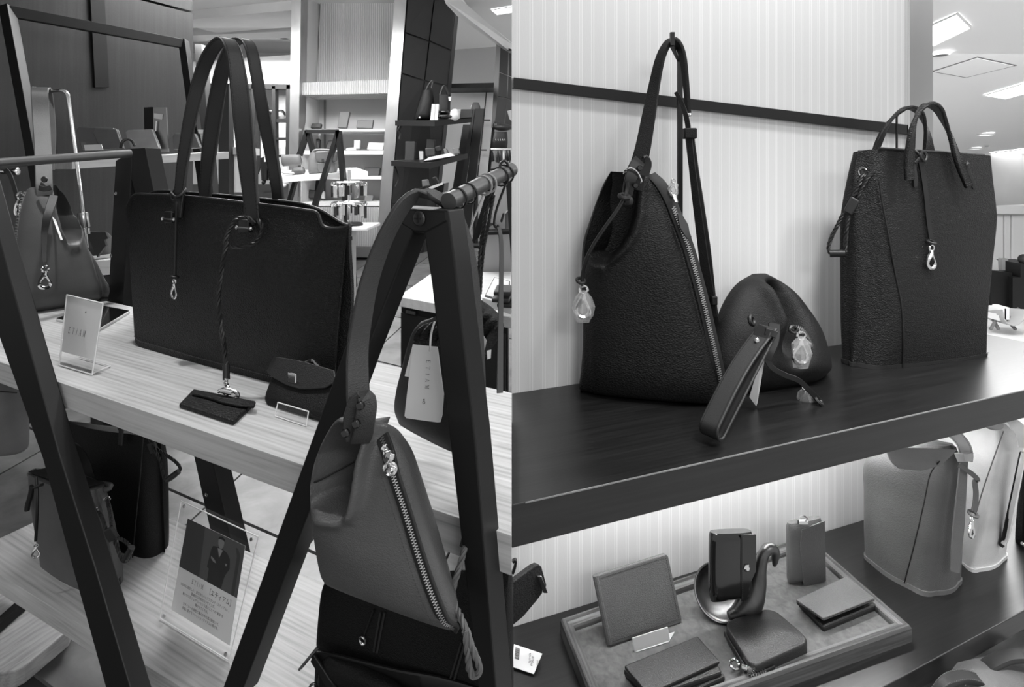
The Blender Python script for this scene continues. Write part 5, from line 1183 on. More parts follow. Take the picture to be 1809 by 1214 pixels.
# ------------------------------------------------------------------ wallet tray
ZT = H - .89; ZF = H - .905
tr_ = T('display_tray', 'wooden display tray lined with grey suede holding six wallets on the lower shelf', 'tray', G(1300, 1080, ZS2))
O = [G(990, 1093, ZT), G(1070, 1299, ZT), G(1611, 1107, ZT), G(1425, 945, ZT)]
c = sum(O, Vector()) / 4
tr_.part('base', MB().prism([p.lerp(c, .03) * 1 + Vector((0, 0, -(ZT - ZS2))) for p in O], (0, 0, ZF - ZS2 - .001)), 'tray_wood', smooth=0)
tr_.part('suede_liner', MB().prism([p.lerp(c, .07) + Vector((0, 0, ZF - ZT - .001)) for p in O], (0, 0, .002)), 'felt', smooth=0)
for i in range(4):
    a, b2 = O[i], O[(i + 1) % 4]
    def inn(p, k): 
        q_ = p.lerp(c, k); return q_
    wI = .024
    # inner offset corners with constant moulding width
    def off(j, w):
        p = O[j]; e1 = (O[j - 1] - p).normalized(); e2 = (O[(j + 1) % 4] - p).normalized(); sA = e1.cross(e2).length
        return p + (e1 + e2) * (w / sA)
    rings = []
    for j in (i, (i + 1) % 4):
        prof = [(0, -.030), (0, -.004), (.003, .001), (.007, .002), (.010, -.002), (.016, -.004), (.021, -.004), (.0225, -.008), (.024, -.030)]
        rings.append([off(j, w) + Vector((0, 0, h)) for w, h in prof])
    mb = MB().loft(rings)
    d_ = (b2 - a); rot_put('moulding', mb, 'tray_wood', tr_.base, math.atan2(d_.y, d_.x), 0, 0, tr_.o)
def slab_px(t, name, px, z, th, m, bevel=.003, sub=None): return t.part(name, MB().prism([G(u, v, z) for u, v in px], (0, 0, th)), m, smooth=0, bevel=bevel, sub=sub)
# bifold on clear rest
bw = T('bifold_wallet', 'mid grey pebbled bifold wallet propped upright at the left of the tray', 'wallet', G(1140, 1120, ZF))
A, B = P(1077, 1140, .905 / .845), P(1204, 1098, .905 / .802); BWP = plane3(A, B, P(1053, 1018, A.y + .03))
cq = [(1077, 1140), (1083, 1140), (1203, 1101), (1205, 1094), (1181, 984), (1177, 979), (1057, 1016), (1052, 1020)]
bw.part('back_leaf', MB().prism([BWP(u, v) - BWP.n * .006 for u, v in cq], -BWP.n * .005), 'leather_wallet', smooth=0, bevel=.002)
f_ = bw.part('front_leaf', MB().prism([BWP(u, v) for u, v in cq], -BWP.n * .0055), 'leather_wallet', smooth=0, bevel=.002)
bw.part('spine', MB().tube([BWP(1079, 1139) - BWP.n * .005, BWP(1054, 1018) - BWP.n * .005], .0062, 10), 'leather_wallet')
ed = vpath([BWP(u, v) + BWP.n * .0004 for u, v in ((1061, 1022), (1176, 985), (1199, 1094), (1084, 1133))]); bw.part('stitching', MB().dashes(ed, .004, .0008, .0006, BWP.n), 'dark', sub=f_, smooth=0)
rs = T('wallet_rest', 'frosted acrylic rest supporting the bifold wallet', 'stand', G(1150, 1140, ZF))
A, B = G(1122, 1155, ZF), G(1184, 1135, ZF); WR = vplane(A, B, .3)
m_, nt_, b_ = new_mat('frosted'); b_.inputs['Base Color'].default_value = (.75, .75, .75, 1); b_.inputs['Roughness'].default_value = .3; b_.inputs['Transmission Weight'].default_value = .45
rs.part('lip', MB().prism([WR(u, v) for u, v in ((1124, 1154), (1181, 1136), (1184, 1130), (1180, 1108), (1117, 1128), (1121, 1152))], -WR.n * .003), 'frosted', smooth=0, bevel=.0008)
rs.part('base', MB().prism([G(1124, 1154, ZF + .001), G(1182, 1136, ZF + .001), G(1192, 1118, ZF + .001), G(1135, 1135, ZF + .001)], (0, 0, .002)), 'frosted', smooth=0)
# pewter shell stand with glossy trifold
ms = T('sculpted_stand', 'curled pewter shell-shaped stand cradling the glossy black wallet', 'stand', G(1300, 1095, ZF))
dS = .905 / .795
nk = crom([(1288, 1090, .010), (1306, 1084, .018), (1326, 1064, .023), (1338, 1034, .017), (1343, 1004, .012), (1349, 980, .0105), (1359, 969, .0105), (1369, 974, .0095), (1369, 992, .006), (1367, 1000, .003)], 50)
ms.part('neck', MB().tube([P(u, v, dS - .01 + .00012 * (u - 1268)) for u, v, r in nk], [r for u, v, r in nk], 18), 'pewter', smooth=60)
dax = Vector((-.10, -.77, .63)).normalized(); dc = P(1272, 1046, 1.155)
ms.part('shell', MB().lathe([(.004, -.002), (.026, .003), (.042, .012), (.049, .024), (.0505, .024), (.044, .009), (.027, -.001), (.004, -.006)], dc - dax * .022, dax, 40), 'pewter', smooth=60)
ms.part('lip', MB().torus(dc + dax * .002, .0498, .0022, dax, 40, 6), 'pewter')
gw = T('trifold_wallet', 'glossy black patent trifold wallet standing in the pewter stand', 'wallet', P(1290, 1062, 1.12))
GWP = vplane(P(1255, 1060, 1.115), P(1327, 1045, 1.135), .05)
gw.part('body', MB().pillow([(1256, 1062, 1324, 1050, .5), (1254, 1052, 1326, 1046, 1), (1253.5, 1000, 1327, 990, 1), (1254, 945, 1327, 941, 1), (1255, 940, 1326, 937, .6)], GWP, .014, None, 26, 16, 3), 'leather_gloss', smooth=50)
f_ = gw.part('flap', MB().prism([GWP(u, v) + GWP.n * .016 for u, v in ((1301, 938), (1327, 937), (1327, 1000), (1318, 1020), (1310, 1052), (1301, 1053))], -GWP.n * .003), 'leather_gloss', smooth=0, bevel=.0008)
gw.part('clasp', MB().lathe([(.0075, 0), (.0075, .002), (.004, .0045)], GWP(1310, 994) + GWP.n * .0165, GWP.n, 6), 'chrome', sub=f_, smooth=0)
gw.part('stitching', MB().dashes([GWP(1303, 941) + GWP.n * .0165, GWP(1303, 1050) + GWP.n * .0165], .004, .0008, .0006, GWP.n), 'stitch', sub=f_, smooth=0)
# key case standing
kc = T('key_case', 'grey leather key case standing upright at the back right of the tray', 'wallet', G(1425, 1035, ZF))
dK = .905 / .733
A, B = P(1392, 1030, dK), P(1451, 1016, dK + .02); KCP = vplane(A, B, .04)
kc.part('body', MB().pillow([(1393, 1030, 1450, 1018, .5), (1392, 1024, 1451, 1014, 1), (1391, 970, 1450, 960, 1), (1391, 930, 1449, 918, 1), (1392, 924, 1448, 913, .6)], KCP, .012, None, 26, 16, 3), 'leather_wallet', smooth=50)
f_ = kc.part('flap', MB().prism([KCP(u, v) + KCP.n * .014 for u, v in ((1409, 930), (1449, 914), (1451, 1019), (1413, 1036), (1409, 990), (1406, 960))], -KCP.n * .003), 'leather_wallet', smooth=0, bevel=.001)
kc.part('key_ring', MB().tube(vpath([(1409, 925, dK), (1411, 916, dK), (1418, 911, dK), (1425, 915, dK + .005), (1427, 920, dK + .005)], 20), .0016, 6).box(P(1418, 922, dK), XX * .010, YY * .004, UP * .003), 'chrome')
# flat trifold
tw = T('trifold_wallet', 'grey trifold wallet lying at the right corner of the tray', 'wallet', G(1480, 1090, ZF))
slab_px(tw, 'lower_leaf', [(1409, 1072), (1455, 1119), (1551, 1079), (1500, 1040)], ZF, .012, 'leather_wallet_dark', .004)
f_ = slab_px(tw, 'upper_leaf', [(1406, 1064), (1455, 1098), (1546, 1062), (1494, 1023)], ZF + .022, .006, 'leather_wallet', .002)
slab_px(tw, 'middle_leaf', [(1406, 1068), (1440, 1094), (1520, 1064), (1494, 1030)], ZF + .012, .010, 'leather_wallet_dark', .003)
ed = [G(u, v, ZF + .0285) for u, v in ((1412, 1065), (1455, 1094), (1540, 1061))]; tw.part('stitching', MB().dashes(ed, .004, .0008, .0006, UP), 'stitch_dark', sub=f_, smooth=0)
# round-zip wallet
zw = T('zip_wallet', 'dark pebbled round-zip wallet with a ring pull in the tray front', 'wallet', G(1355, 1140, ZF))
m1 = MB(); q4 = [(1277, 1098), (1328, 1180), (1434, 1132), (1364, 1072)]
for (z_, k) in ((0, 0),): 
    q5 = [G(u, v, ZF + .03) - UP * .03 for u, v in q4]; cq5 = sum(q5, Vector()) / 4
    m1.boxloft([[w.lerp(cq5, .04) for w in q5], [w + UP * .004 for w in q5], [w + UP * .026 for w in q5], [w.lerp(cq5, .05) + UP * .030 for w in q5]], .022, 14, 6, 4)
zw.part('body', m1, 'leather_wallet_dark', smooth=50)
def zwp(a, b, o): return q5[0].lerp(q5[1], a) .lerp(q5[3].lerp(q5[2], a), b) + UP * .015 + (q5[0] - cq5).normalized() * o
zq = vpath([zwp(.1, -.02, 0), zwp(.4, -.02, 0), zwp(.7, -.02, 0), zwp(.92, -.01, 0), zwp(1.02, .06, 0), zwp(1.03, .2, 0), zwp(1.03, .35, 0)], 60)
z = zw.part('zip', MB().ribbon(zq, .008, .002, UP), 'zip_tape'); zw.part('zip_teeth', MB().teeth(zq[34:52], .007, .004, Vector((0, -.9, .3)).normalized(), .0024), 'zip_metal', sub=z, smooth=0)
p_ = G(1306, 1176, ZF + .012)
zw.part('zip_pull', MB().tube([G(1330, 1184, ZF + .02), G(1312, 1178, ZF + .016)], .0045, 8).torus(G(1298, 1174, ZF + .012), .010, .0026, Vector((.3, -.4, .9)), 16, 7, .7).box(G(1328, 1184, ZF + .02), Vector((.008, .003, 0)), Vector((0, .003, 0)), UP * .004), 'chrome', sub=z)
# front wallet
fw = T('trifold_wallet', 'dark trifold wallet at the very front of the tray, cut by the picture edge', 'wallet', G(1190, 1200, ZF))
slab_px(fw, 'lower_leaf', [(1102, 1198), (1170, 1262), (1282, 1206), (1252, 1160)], ZF, .012, 'leather_wallet_dark', .004)
slab_px(fw, 'middle_leaf', [(1101, 1192), (1150, 1240), (1276, 1196), (1244, 1148)], ZF + .012, .010, 'leather_wallet_dark', .003)
slab_px(fw, 'upper_leaf', [(1103, 1182), (1145, 1232), (1272, 1174), (1232, 1129)], ZF + .022, .006, 'leather_wallet_dark', .002)
# bag corner and price tag at the bay divider
pk = T('bag', 'black pebbled leather bag corner with a silver bar cut off at the bay divider', 'bag', P(920, 1090, 1.0))
PKP = vplane(P(905, 1050, .98), P(965, 1050, 1.06), .1)
pk.part('body', MB().prism([PKP(u, v) for u, v in ((905, 1030), (945, 1000), (952, 997), (957, 1001), (966, 1034), (964, 1041), (950, 1060), (925, 1090), (908, 1104), (905, 1106))], -PKP.n * .012), 'leather_black', smooth=0, bevel=.002)
pk.part('bar', MB().box(PKP(953, 1031) + PKP.n * .005, (PKP(947, 1016) - PKP(958, 1046)) * .5, XX * .0036, PKP.n * .003), 'chrome', bevel=.001)
pk.part('strap', MB().ribbon(vpath([(905.5, 992, 1.0), (911, 990, 1.0), (910, 1000, 1.0), (906, 1012, 1.0)], 14), .008, .004, YY), 'leather_black')
pg = T('price_tag', 'white printed price tag lying on the dark lower shelf at the bay divider', 'tag', G(930, 1165, ZS2))
TQ = [(908, 1138), (958, 1155), (943, 1191), (904.6, 1178)]
TGP2 = plane3(G(904.6, 1178, ZS2 + .004), G(943, 1191, ZS2 + .004), G(958, 1155, ZS2 + .012))
cd = pg.part('card', MB().prism([TGP2(u, v) for u, v in TQ], -TGP2.n * .0006), 'paper', smooth=0)
o_, x_, y_ = TGP2(908, 1138), TGP2(958, 1155) - TGP2(908, 1138), TGP2(904.6, 1178) - TGP2(908, 1138)
def tline(s, x, y, sz, along=True):
    pg.part('printed_text', text_mb(s, o_ + x_ * x + y_ * y, -y_.normalized(), x_.normalized() , sz, TGP2.n * .0004), 'ink', sub=cd, smooth=0)
random.seed(8); mb = MB(); yb = .12
while yb < .62:
    w_ = random.choice((.008, .014, .02)); q = [(.06, yb), (.22, yb), (.22, yb + w_), (.06, yb + w_)]
    mb.add([o_ + x_ * a + y_ * b_3 + TGP2.n * .0004 for a, b_3 in q], [(0, 1, 2, 3)]); yb += w_ + random.choice((.008, .014))
pg.part('barcode', mb, 'ink', sub=cd, smooth=0)
for s_2, x, y, sz in (('2781-437', .55, .62, .005), ('0ATB', .66, .55, .005), ('BAG', .62, .70, .005), ('¥29,000', .82, .80, .0055), ('¥31,900', .90, .78, .005)): tline(s_2, x, y, sz)
# ------------------------------------------------------------------ below the lower shelf
du = T('duffel_bag', 'grey pebbled duffel bag with a rolled handle below the lower shelf', 'bag', P(1760, 1260, 1.15))
c0, c1 = P(1690, 1300, 1.05), P(1870, 1215, 1.32)
ax = (c1 - c0).normalized(); mb = MB(); R_ = .115
du.part('body', MB().lathe([(.03, -.012), (R_ * .8, -.006), (R_ * .97, .02), (R_, .06), (R_, (c1 - c0).length)], c0, ax, 40), 'leather_wallet', smooth=60)
strap(du, 'handle', [(1648, 1235, 1.02), (1672, 1206, 1.03), (1700, 1196, 1.05), (1730, 1203, 1.06), (1752, 1225, 1.06)], .022, .010, YY + XX * .3, 'leather_strap', 30, st=True, stm='stitch')
strap(du, 'handle', [(1712, 1204, 1.10), (1738, 1182, 1.10), (1772, 1163, 1.12), (1808, 1160, 1.13), (1845, 1176, 1.14)], .026, .010, YY + XX * .3, 'leather_strap', 30, st=False)
db = T('bag', 'dark leather bag hanging in the shade below the lower shelf', 'bag', P(1700, 1200, 1.45))
db.part('body', MB().pillow([(1630, 1240, 1760, 1240, 1), (1636, 1190, 1756, 1190, 1), (1660, 1150, 1754, 1150, 1), (1680, 1110, 1752, 1110, .7)], Plane(P(1700, 1180, 1.48), -YY), .05, None, 20, 20), 'leather_black_fine', smooth=60)
db.part('seam', MB().tube(vpath([(1724, 1150, 1.43), (1720, 1175, 1.43), (1712, 1195, 1.43)], 12), .002, 5), 'dark')
pl_ = struct('floor_pale', MB().abox(1.0, 4.0, 1.62, 2.6, -.019, -.012), 'white')
kt = T('bag', 'black bag bottom with a hanging price tag at the right edge below the lower shelf', 'bag', P(1795, 1130, 1.42))
kt.part('body', MB().pillow([(1782, 1137, 1800, 1141, .3), (1775, 1128, 1825, 1128, 1), (1772, 1100, 1840, 1100, 1), (1772, 1060, 1845, 1060, 1)], Plane(P(1800, 1110, 1.44), -YY), .02, None, 16, 20), 'leather_black', smooth=60)
cd = kt.part('tag', MB().prism([P(1774, 1112, 1.40), P(1777, 1133, 1.40), P(1806, 1134, 1.40), P(1804, 1098, 1.40), P(1778, 1098, 1.40)], (0, .001, 0)), 'paper', smooth=0)
for k, s_2 in enumerate(('0 ATB', 'BAG', '27814', '¥29,000', '¥31,900')): kt.part('printed_text', text_mb(s_2, P(1781 + (k < 3) * 5, 1118 + k * 3.2 - (k < 3) * 1, 1.3985), XX, UP, .0055, Vector((0, 0, 0))), 'ink', sub=cd, smooth=0)
# ------------------------------------------------------------------ leaning ladder shelf on the timber wall
def slabY(mb, px, d, depth):
    ds = d if isinstance(d, (list, tuple)) else [d] * len(px)
    return mb.prism([P(u, v, k) for (u, v), k in zip(px, ds)], (0, depth, 0))
def bar(mb, a, b, w, t, side=XX):
    ax = (b - a).normalized(); x = (side - ax * side.dot(ax)).normalized(); y = ax.cross(x)
    return mb.box((a + b) / 2, (b - a) / 2, x * w / 2, y * t / 2)
ld = T('ladder_shelf', 'dark steel frame shelf leaning against the timber wall with a pale board', 'shelf', P(200, 420, 2.5))
a, b2, c, d = P(14, 20, 2.32), P(325, 78, 2.95), P(360, 330, 2.80), P(66, 300, 2.20)
ld.part('top_bar', bar(MB(), a, b2, .045, .03, UP), 'frame_black', smooth=0, bevel=.002)
ld.part('post', bar(MB(), a - (d - a).normalized() * .02, d + (d - a) * .15, .035, .045, XX), 'frame_black', smooth=0, bevel=.002)
ld.part('post', bar(MB(), b2 - (c - b2).normalized() * .02, c + (c - b2) * .5, .035, .045, XX), 'frame_black', smooth=0, bevel=.002)
q0, q1 = P(127, 284, 2.30), P(404, 268, 2.72)
dv = DWn * -.22
bd_ = MB().hexa([q0 - UP * .034, q1 - UP * .034, q1 - UP * .034 + dv, q0 - UP * .034 + dv, q0, q1, q1 + dv, q0 + dv])
rot_put('board', bd_, 'oak_pale', ld.base, math.atan2((q1 - q0).y, (q1 - q0).x), 0, 0, ld.o)
sp = T('hanging_strip', 'flat dark strip hanging down the timber wall behind the leaning frame', 'strip', DWALL(175, 155) )
sp.part('strip', MB().prism([DWALL(u, v) + DWn * .004 for u, v in ((155, -30), (181, -30), (190, 155), (165, 155))], DWn * .012), 'frame_black', smooth=0, bevel=.001)
def stand_wallet(label, px, d, m, th=.012, name='wallet', cat='wallet', lean=.10, group=None):
    pl = Plane(P(px[0][0], px[0][1], d), -YY + UP * lean)
    t = T(name, label, cat, pl(*px[0]), group)
    t.part('back_leaf', MB().prism([pl(u, v) - pl.n * th * .55 for u, v in px], -pl.n * th * .45), m, smooth=0, bevel=th * .15)
    t.part('front_leaf', MB().prism([pl(u, v) for u, v in px], -pl.n * th * .45), m, smooth=0, bevel=th * .15)
    return t, pl
t, pl = stand_wallet('dark smooth wallet at the left of the timber wall shelf', [(144, 264), (134, 232), (139, 224), (200, 226), (212, 262)], 2.46, 'mid', .02)
t, pl = stand_wallet('grey wallet overlapping its dark neighbour on the timber wall shelf', [(178, 264), (163, 234), (168, 227), (205, 228), (216, 262)], 2.44, 'leather_mid', .02)
t, pl = stand_wallet('pale wallet propped open in the middle of the timber wall shelf', [(232, 264), (221, 234), (225, 230), (268, 228), (281, 262)], 2.54, 'leather_pale', .02)
t, pl = stand_wallet('two-tone grey wallet at the right end of the timber wall shelf', [(306, 264), (305, 240), (309, 236), (344, 236), (354, 261)], 2.66, 'leather_mid', .02)
pc_ = T('price_card', 'small white price card in a clear holder on the timber wall shelf', 'sign', P(163, 268, 2.38))
pc_.part('card', slabY(MB(), [(150, 266), (182, 265), (179, 255), (148, 256)], 2.38, .002), 'paper', smooth=0)
pc_.part('holder', slabY(MB(), [(147, 267), (185, 266), (177, 249), (142, 251)], 2.385, .002), 'acrylic', smooth=0)
bx = T('display_block', 'tall mirrored acrylic block standing on the timber wall shelf', 'stand', P(275, 268, 2.6))
bx.part('side', MB().hexa([P(271, 268, 2.58), P(271.5, 268, 2.58), P(257, 266, 2.74), P(256, 266, 2.74), P(270, 189, 2.58), P(270.5, 189, 2.58), P(255, 190, 2.74), P(254, 190, 2.74)]), 'frame_black', smooth=0)
bx.part('mirror_face', slabY(MB(), [(271, 268), (297, 268), (293, 190), (270, 190)], 2.58, .01), 'brushed', smooth=0)
bx.part('inner_card', slabY(MB(), [(272, 209), (286, 211), (287, 202), (272, 200)], 2.575, .003), 'paper', smooth=0)
bx.part('charm', MB().tube([P(276, 214, 2.57), P(275, 232, 2.57)], .003, 6), 'chrome')
gy = T('box', 'small white gift box behind the right post of the leaning frame', 'box', P(350, 266, 2.85)); gy.part('box', slabY(MB(), [(342, 266), (361, 266), (360, 232), (341, 232)], 2.85, .06), 'offwhite', smooth=0); gy.part('lid', slabY(MB(), [(341, 236), (361, 236), (360, 229), (340, 229)], 2.84, .08), 'white', smooth=0)
# bag on the floor shelf behind the far trestle
t = T('handbag', 'dark flap handbag on a low pale shelf seen between the stand and the far trestle', 'bag', P(180, 455, 2.3))
t.part('body', MB().pillow([(155, 452, 198, 448, .6), (152, 440, 196, 436, 1), (150, 425, 194, 425, 1), (154, 412, 190, 414, .6), (160, 409, 185, 411, .3)], Plane(P(175, 430, 2.3), -YY), .05, None, 20, 20), 'leather_grey', smooth=60)
t.part('flap', slabY(MB(), [(152, 410), (186, 410), (191, 421), (184, 424), (187, 434), (176, 448), (172, 455), (165, 440)], 2.24, .01), 'leather_strap', smooth=0)
t = T('low_shelf', 'low pale shelf board behind the far black trestle', 'shelf', P(200, 480, 2.3)); t.part('board', MB().hexa([P(160, 488, 2.2), P(236, 482, 2.2), P(236, 470, 2.6), P(160, 475, 2.6), P(160, 462, 2.2), P(236, 456, 2.2), P(236, 444, 2.6), P(160, 450, 2.6)]), 'oak_pale', smooth=0)
t.part('cabinet_base', MB().abox(P(160, 480, 2.25).x, P(236, 480, 2.25).x, 2.25, 2.6, .2, P(200, 488, 2.25).z), 'wall_wood', smooth=0)

# ------------------------------------------------------------------ far shop front between the tote handles
sf_ = T('storefront', 'black framed glass shop front far behind the tote handles', 'shop front', P(450, 360, 8.5))
for nm, px, dd_ in (('header', [(355, 147), (515, 149), (515, 157), (355, 156)], 8.4), ('post', [(386, 148), (404, 148), (404, 345), (386, 345)], 6.5), ('post', [(444, 150), (450, 150), (450, 330), (446, 330)], 8.4),
                    ('post', [(480, 152), (486, 152), (487, 285), (481, 285)], 8.4), ('post', [(506, 150), (514, 150), (512, 280), (504, 280)], 8.4), ('transom', [(485, 243), (505, 243), (505, 247), (485, 247)], 8.42), ('transom', [(485, 210), (506, 210), (506, 216), (485, 216)], 8.42), ('sill', [(485, 274), (506, 273), (506, 277), (485, 278)], 8.42)):
    sf_.part(nm, slabY(MB(), px, dd_, .12), 'frame_matte', smooth=0)
sf_.part('side_post', slabY(MB(), [(344, 78), (356, 78), (377, 345), (358, 345)], 7.8, .15), 'frame_matte', smooth=0)
sf_.part('white_panel', slabY(MB(), [(404, 149), (420, 149), (428, 260), (404, 260)], 8.5, .1), 'white', smooth=0)
sf_.part('glass', slabY(MB(), [(450, 157), (505, 157), (505, 275), (450, 275)], 8.46, .02), 'acrylic', smooth=0)
struct('wall_shop', MB().prism([P(340, 150, 10.8), P(520, 150, 10.8), P(520, 345, 10.8), P(340, 345, 10.8)], (0, .1, 0)), 'offwhite')
def solo_px(name, label, cat, px, d, depth, m, group=None, bevel=0): return solo(name, label, cat, slabY(MB(), px, d, depth), m, group, 0, bevel)
solo_px('banner', 'pale picture banner with a crest inside the far shop', 'banner', [(486, 158), (505, 158), (504, 208), (486, 206)], 9.4, .02, 'pale')
ct = T('shop_counter', 'pale low counter in the far shop below the white panel', 'counter', P(420, 330, 6.6)); ct.part('top', slabY(MB(), [(404, 260), (425, 260), (425, 273), (404, 273)], 6.6, .5), 'pale', smooth=0); ct.part('front', slabY(MB(), [(404, 273), (426, 273), (428, 340), (404, 340)], 6.65, .4), 'offwhite', smooth=0)
ct.part('vase', slabY(MB(), [(403, 248), (410, 248), (410, 259), (404, 259)], 6.62, .06), 'mid', smooth=0)
def rack(label, u0, u1, v0, v1, d, seed, n=8):
    t = T('clothes_rack', label, 'rack', P((u0 + u1) / 2, v1, d)); random.seed(seed)
    t.part('rail', MB().tube([P(u0, v0, d), P(u1, v0, d)], .012, 8), 'steel'); t.part('upright', MB().tube([P(u1 - 1, v0, d), P(u1 - 1, v1, d)], .012, 8), 'steel')
    for k in range(n):
        u = lerp(u0, u1, (k + .5) / n); w = (u1 - u0) / n * .45
        t.part('garment', MB().pillow([(u - w * 1.1, v0 + (v1 - v0) * random.uniform(.65, .95), u + w * 1.1, v0 + (v1 - v0) * random.uniform(.65, .95), .6), (u - w, v0 + 10, u + w, v0 + 10, 1), (u - w * .4, v0 + 2, u + w * .4, v0 + 2, .4)], Plane(P(u, v0, d), -YY), .04, None, 8, 8), random.choice(['dark', 'black', 'mid', 'offwhite', 'fabric_dark']), smooth=60)
rack('crowded clothes rack in the far shop behind the tote handles', 449, 484, 196, 320, 8.9, 3, 6)
# a shopper in white behind the glass
def figure(label, u, v_head, v_feet, d, top, bottom):
    t = T('person', label, 'person', P(u, v_feet, d)); h = (v_feet - v_head) / F * d
    b = P(u, v_feet, d)
    X = lambda x, z, y=0: b + Vector((x * h, y * h, z * h))
    bm_v = [X(0, .53), X(0, .62), X(0, .72), X(0, .81), X(0, .86), X(-.10, .80), X(-.14, .64), X(-.10, .52, -.05), X(.10, .80), X(.14, .64), X(.11, .50, -.05), X(-.05, .50), X(-.055, .28), X(-.055, .03), X(-.055, .01, -.06), X(.05, .50), X(.055, .28), X(.055, .03), X(.055, .01, -.06)]
    ed = [(0, 1), (1, 2), (2, 3), (3, 4), (3, 5), (5, 6), (6, 7), (3, 8), (8, 9), (9, 10), (0, 11), (11, 12), (12, 13), (13, 14), (0, 15), (15, 16), (16, 17), (17, 18)]
    rad = [.085, .08, .095, .085, .035, .045, .036, .026, .045, .036, .026, .07, .052, .036, .03, .07, .052, .036, .03]
    me = bpy.data.meshes.new('body'); me.from_pydata([tuple(p - b) for p in bm_v], ed, []); o = bpy.data.objects.new('body', me); COL.objects.link(o); o.parent = t.o
    me.materials.append(MAT[top]); sk = o.modifiers.new('skin', 'SKIN'); sk.use_smooth_shade = True
    for i, sv in enumerate(me.skin_vertices[0].data): sv.radius = (rad[i] * h, rad[i] * h * .8); sv.use_root = (i == 0)
    s_ = o.modifiers.new('sub', 'SUBSURF'); s_.levels = 1; s_.render_levels = 1
    t.part('head', MB().ball(X(0, .935), .062 * h, 14, (.82, .95, 1.1)).ball(X(0, .925, -.06), .012 * h, 6).tube([X(0, .84), X(0, .90)], .035 * h, 8), 'skin')
    t.part('hair', MB().ball(X(0, .955, .012), .064 * h, 12, (.86, .95, 1.0)), 'black')
    t.part('trousers', MB().loft([[X(sx * .05, .05, 0) + Vector((cos(2 * pi * k / 10), sin(2 * pi * k / 10), 0)) * .045 * h for k in range(10)] for sx in (-1,)] + [[X(-.05, z_, 0) + Vector((cos(2 * pi * k / 10), sin(2 * pi * k / 10), 0)) * r_ * h for k in range(10)] for z_, r_ in ((.3, .058), (.52, .078))]).loft([[X(.05, z_, 0) + Vector((cos(2 * pi * k / 10), sin(2 * pi * k / 10), 0)) * r_ * h for k in range(10)] for z_, r_ in ((.05, .045), (.3, .058), (.52, .078))]), bottom)
    return t
figure('shopper in a white top standing behind the far shop window', 496, 196, 330, 9.0, 'white', 'offwhite')
figure('shopper in dark clothes among the racks of the far shop', 474, 200, 325, 9.6, 'dark', 'dark')

# ------------------------------------------------------------------ white display cabinet
wc = T('display_cabinet', 'white lit display cabinet with glass-edged shelves between mirrored columns', 'cabinet', P(610, 445, 5.6))
D0, D1 = 5.45, 5.95
wc.part('back_panel', slabY(MB(), [(520, -12), (712, -12), (672, 442), (520, 442)], D1, .03), 'offwhite', smooth=0)
# fluted upper panel: single upright ribs
m_, nt_, b_ = new_mat('fluted'); v_ = texco(nt_); sx_ = nt_.nodes.new('ShaderNodeSeparateXYZ'); nt_.links.new(v_, sx_.inputs[0])
sn = mth(nt_, 'SINE', mth(nt_, 'MULTIPLY', sx_.outputs[0], 2 * pi / .022)); bump(nt_, b_, sn, .6, .006)
nt_.links.new(ramp(nt_, mth(nt_, 'ADD', mth(nt_, 'MULTIPLY', sn, .5), .5), [(0, 172), (1, 200)]), b_.inputs['Base Color']); b_.inputs['Roughness'].default_value = .6
wc.part('fluted_panel', slabY(MB(), [(566, 3), (706, -10), (694, 150), (560, 150)], D1 - .08, .05), 'fluted', smooth=0)
wc.part('side_panel', MB().hexa([P(531, 445, D0), P(533, 445, D0), P(560, 430, D1), P(558, 430, D1), P(531, -10, D0), P(533, -10, D0), P(567, -10, D1), P(565, -10, D1)]), 'offwhite', smooth=0)
wc.part('header', slabY(MB(), [(524, 146), (691, 141), (690, 165), (524, 168)], D0, .4), 'fluted', smooth=0)
wc.part('mirror_column', slabY(MB(), [(515, -12), (532, -12), (524, 445), (508, 445)], D0 - .08, .18), 'brushed_column', smooth=0)
wc.part('mirror_column', slabY(MB(), [(698, -12), (719, -12), (684, 446), (664, 446)], D0 - .08, .18), 'brushed_column', smooth=0)
for (v0, v1, ul, ur) in ((228, 232, 540, 686), (266, 273, 536, 683), (311, 317, 535, 678), (357, 364, 532, 674)):
    wc.part('shelf', MB().hexa([P(ul, v1, D0 + .04), P(ur, v1, D0 + .04), P(ur, v1, D0 + .04) + YY * .42, P(ul, v1, D0 + .04) + YY * .42, P(ul, v0, D0 + .04), P(ur, v0, D0 + .04), P(ur, v0, D0 + .04) + YY * .42, P(ul, v0, D0 + .04) + YY * .42]), 'white', smooth=0)
wc.part('base_panel', slabY(MB(), [(524, 366), (674, 366), (668, 440), (522, 440)], D0 + .03, .4), 'fluted', smooth=0)
wc.part('plinth', slabY(MB(), [(520, 436), (700, 440), (698, 456), (520, 452)], D0 - .1, .5), 'mid', smooth=0)
wc.part('bracket_rail', slabY(MB(), [(572, 165), (575, 165), (575, 360), (572, 360)], D1 - .02, .01), 'brushed', smooth=0)
for (x, y, z) in ((610, 170, 0),):
    l = bpy.data.lights.new('cabinet_lamp', 'AREA'); l.energy = 3; l.shape = 'RECTANGLE'; l.size = .8; l.size_y = .1
    o = bpy.data.objects.new('cabinet_lamp', l); COL.objects.link(o); o.parent = wc.o; o.location = P(610, 169, D0 + .2) - wc.base
def cab(label, px, m, d=5.62, th=.04, name='wallet', cat='wallet'):
    return stand_wallet(label, px, d, m, th, name, cat, .25)
cab('dark oblong wallet at the left of the cabinet top shelf', [(548, 226), (551, 218), (568, 218), (566, 226)], 'dark')
cab('tall grey notebook cover on the cabinet top shelf', [(596, 225), (600, 197), (618, 197), (612, 226)], 'mid')
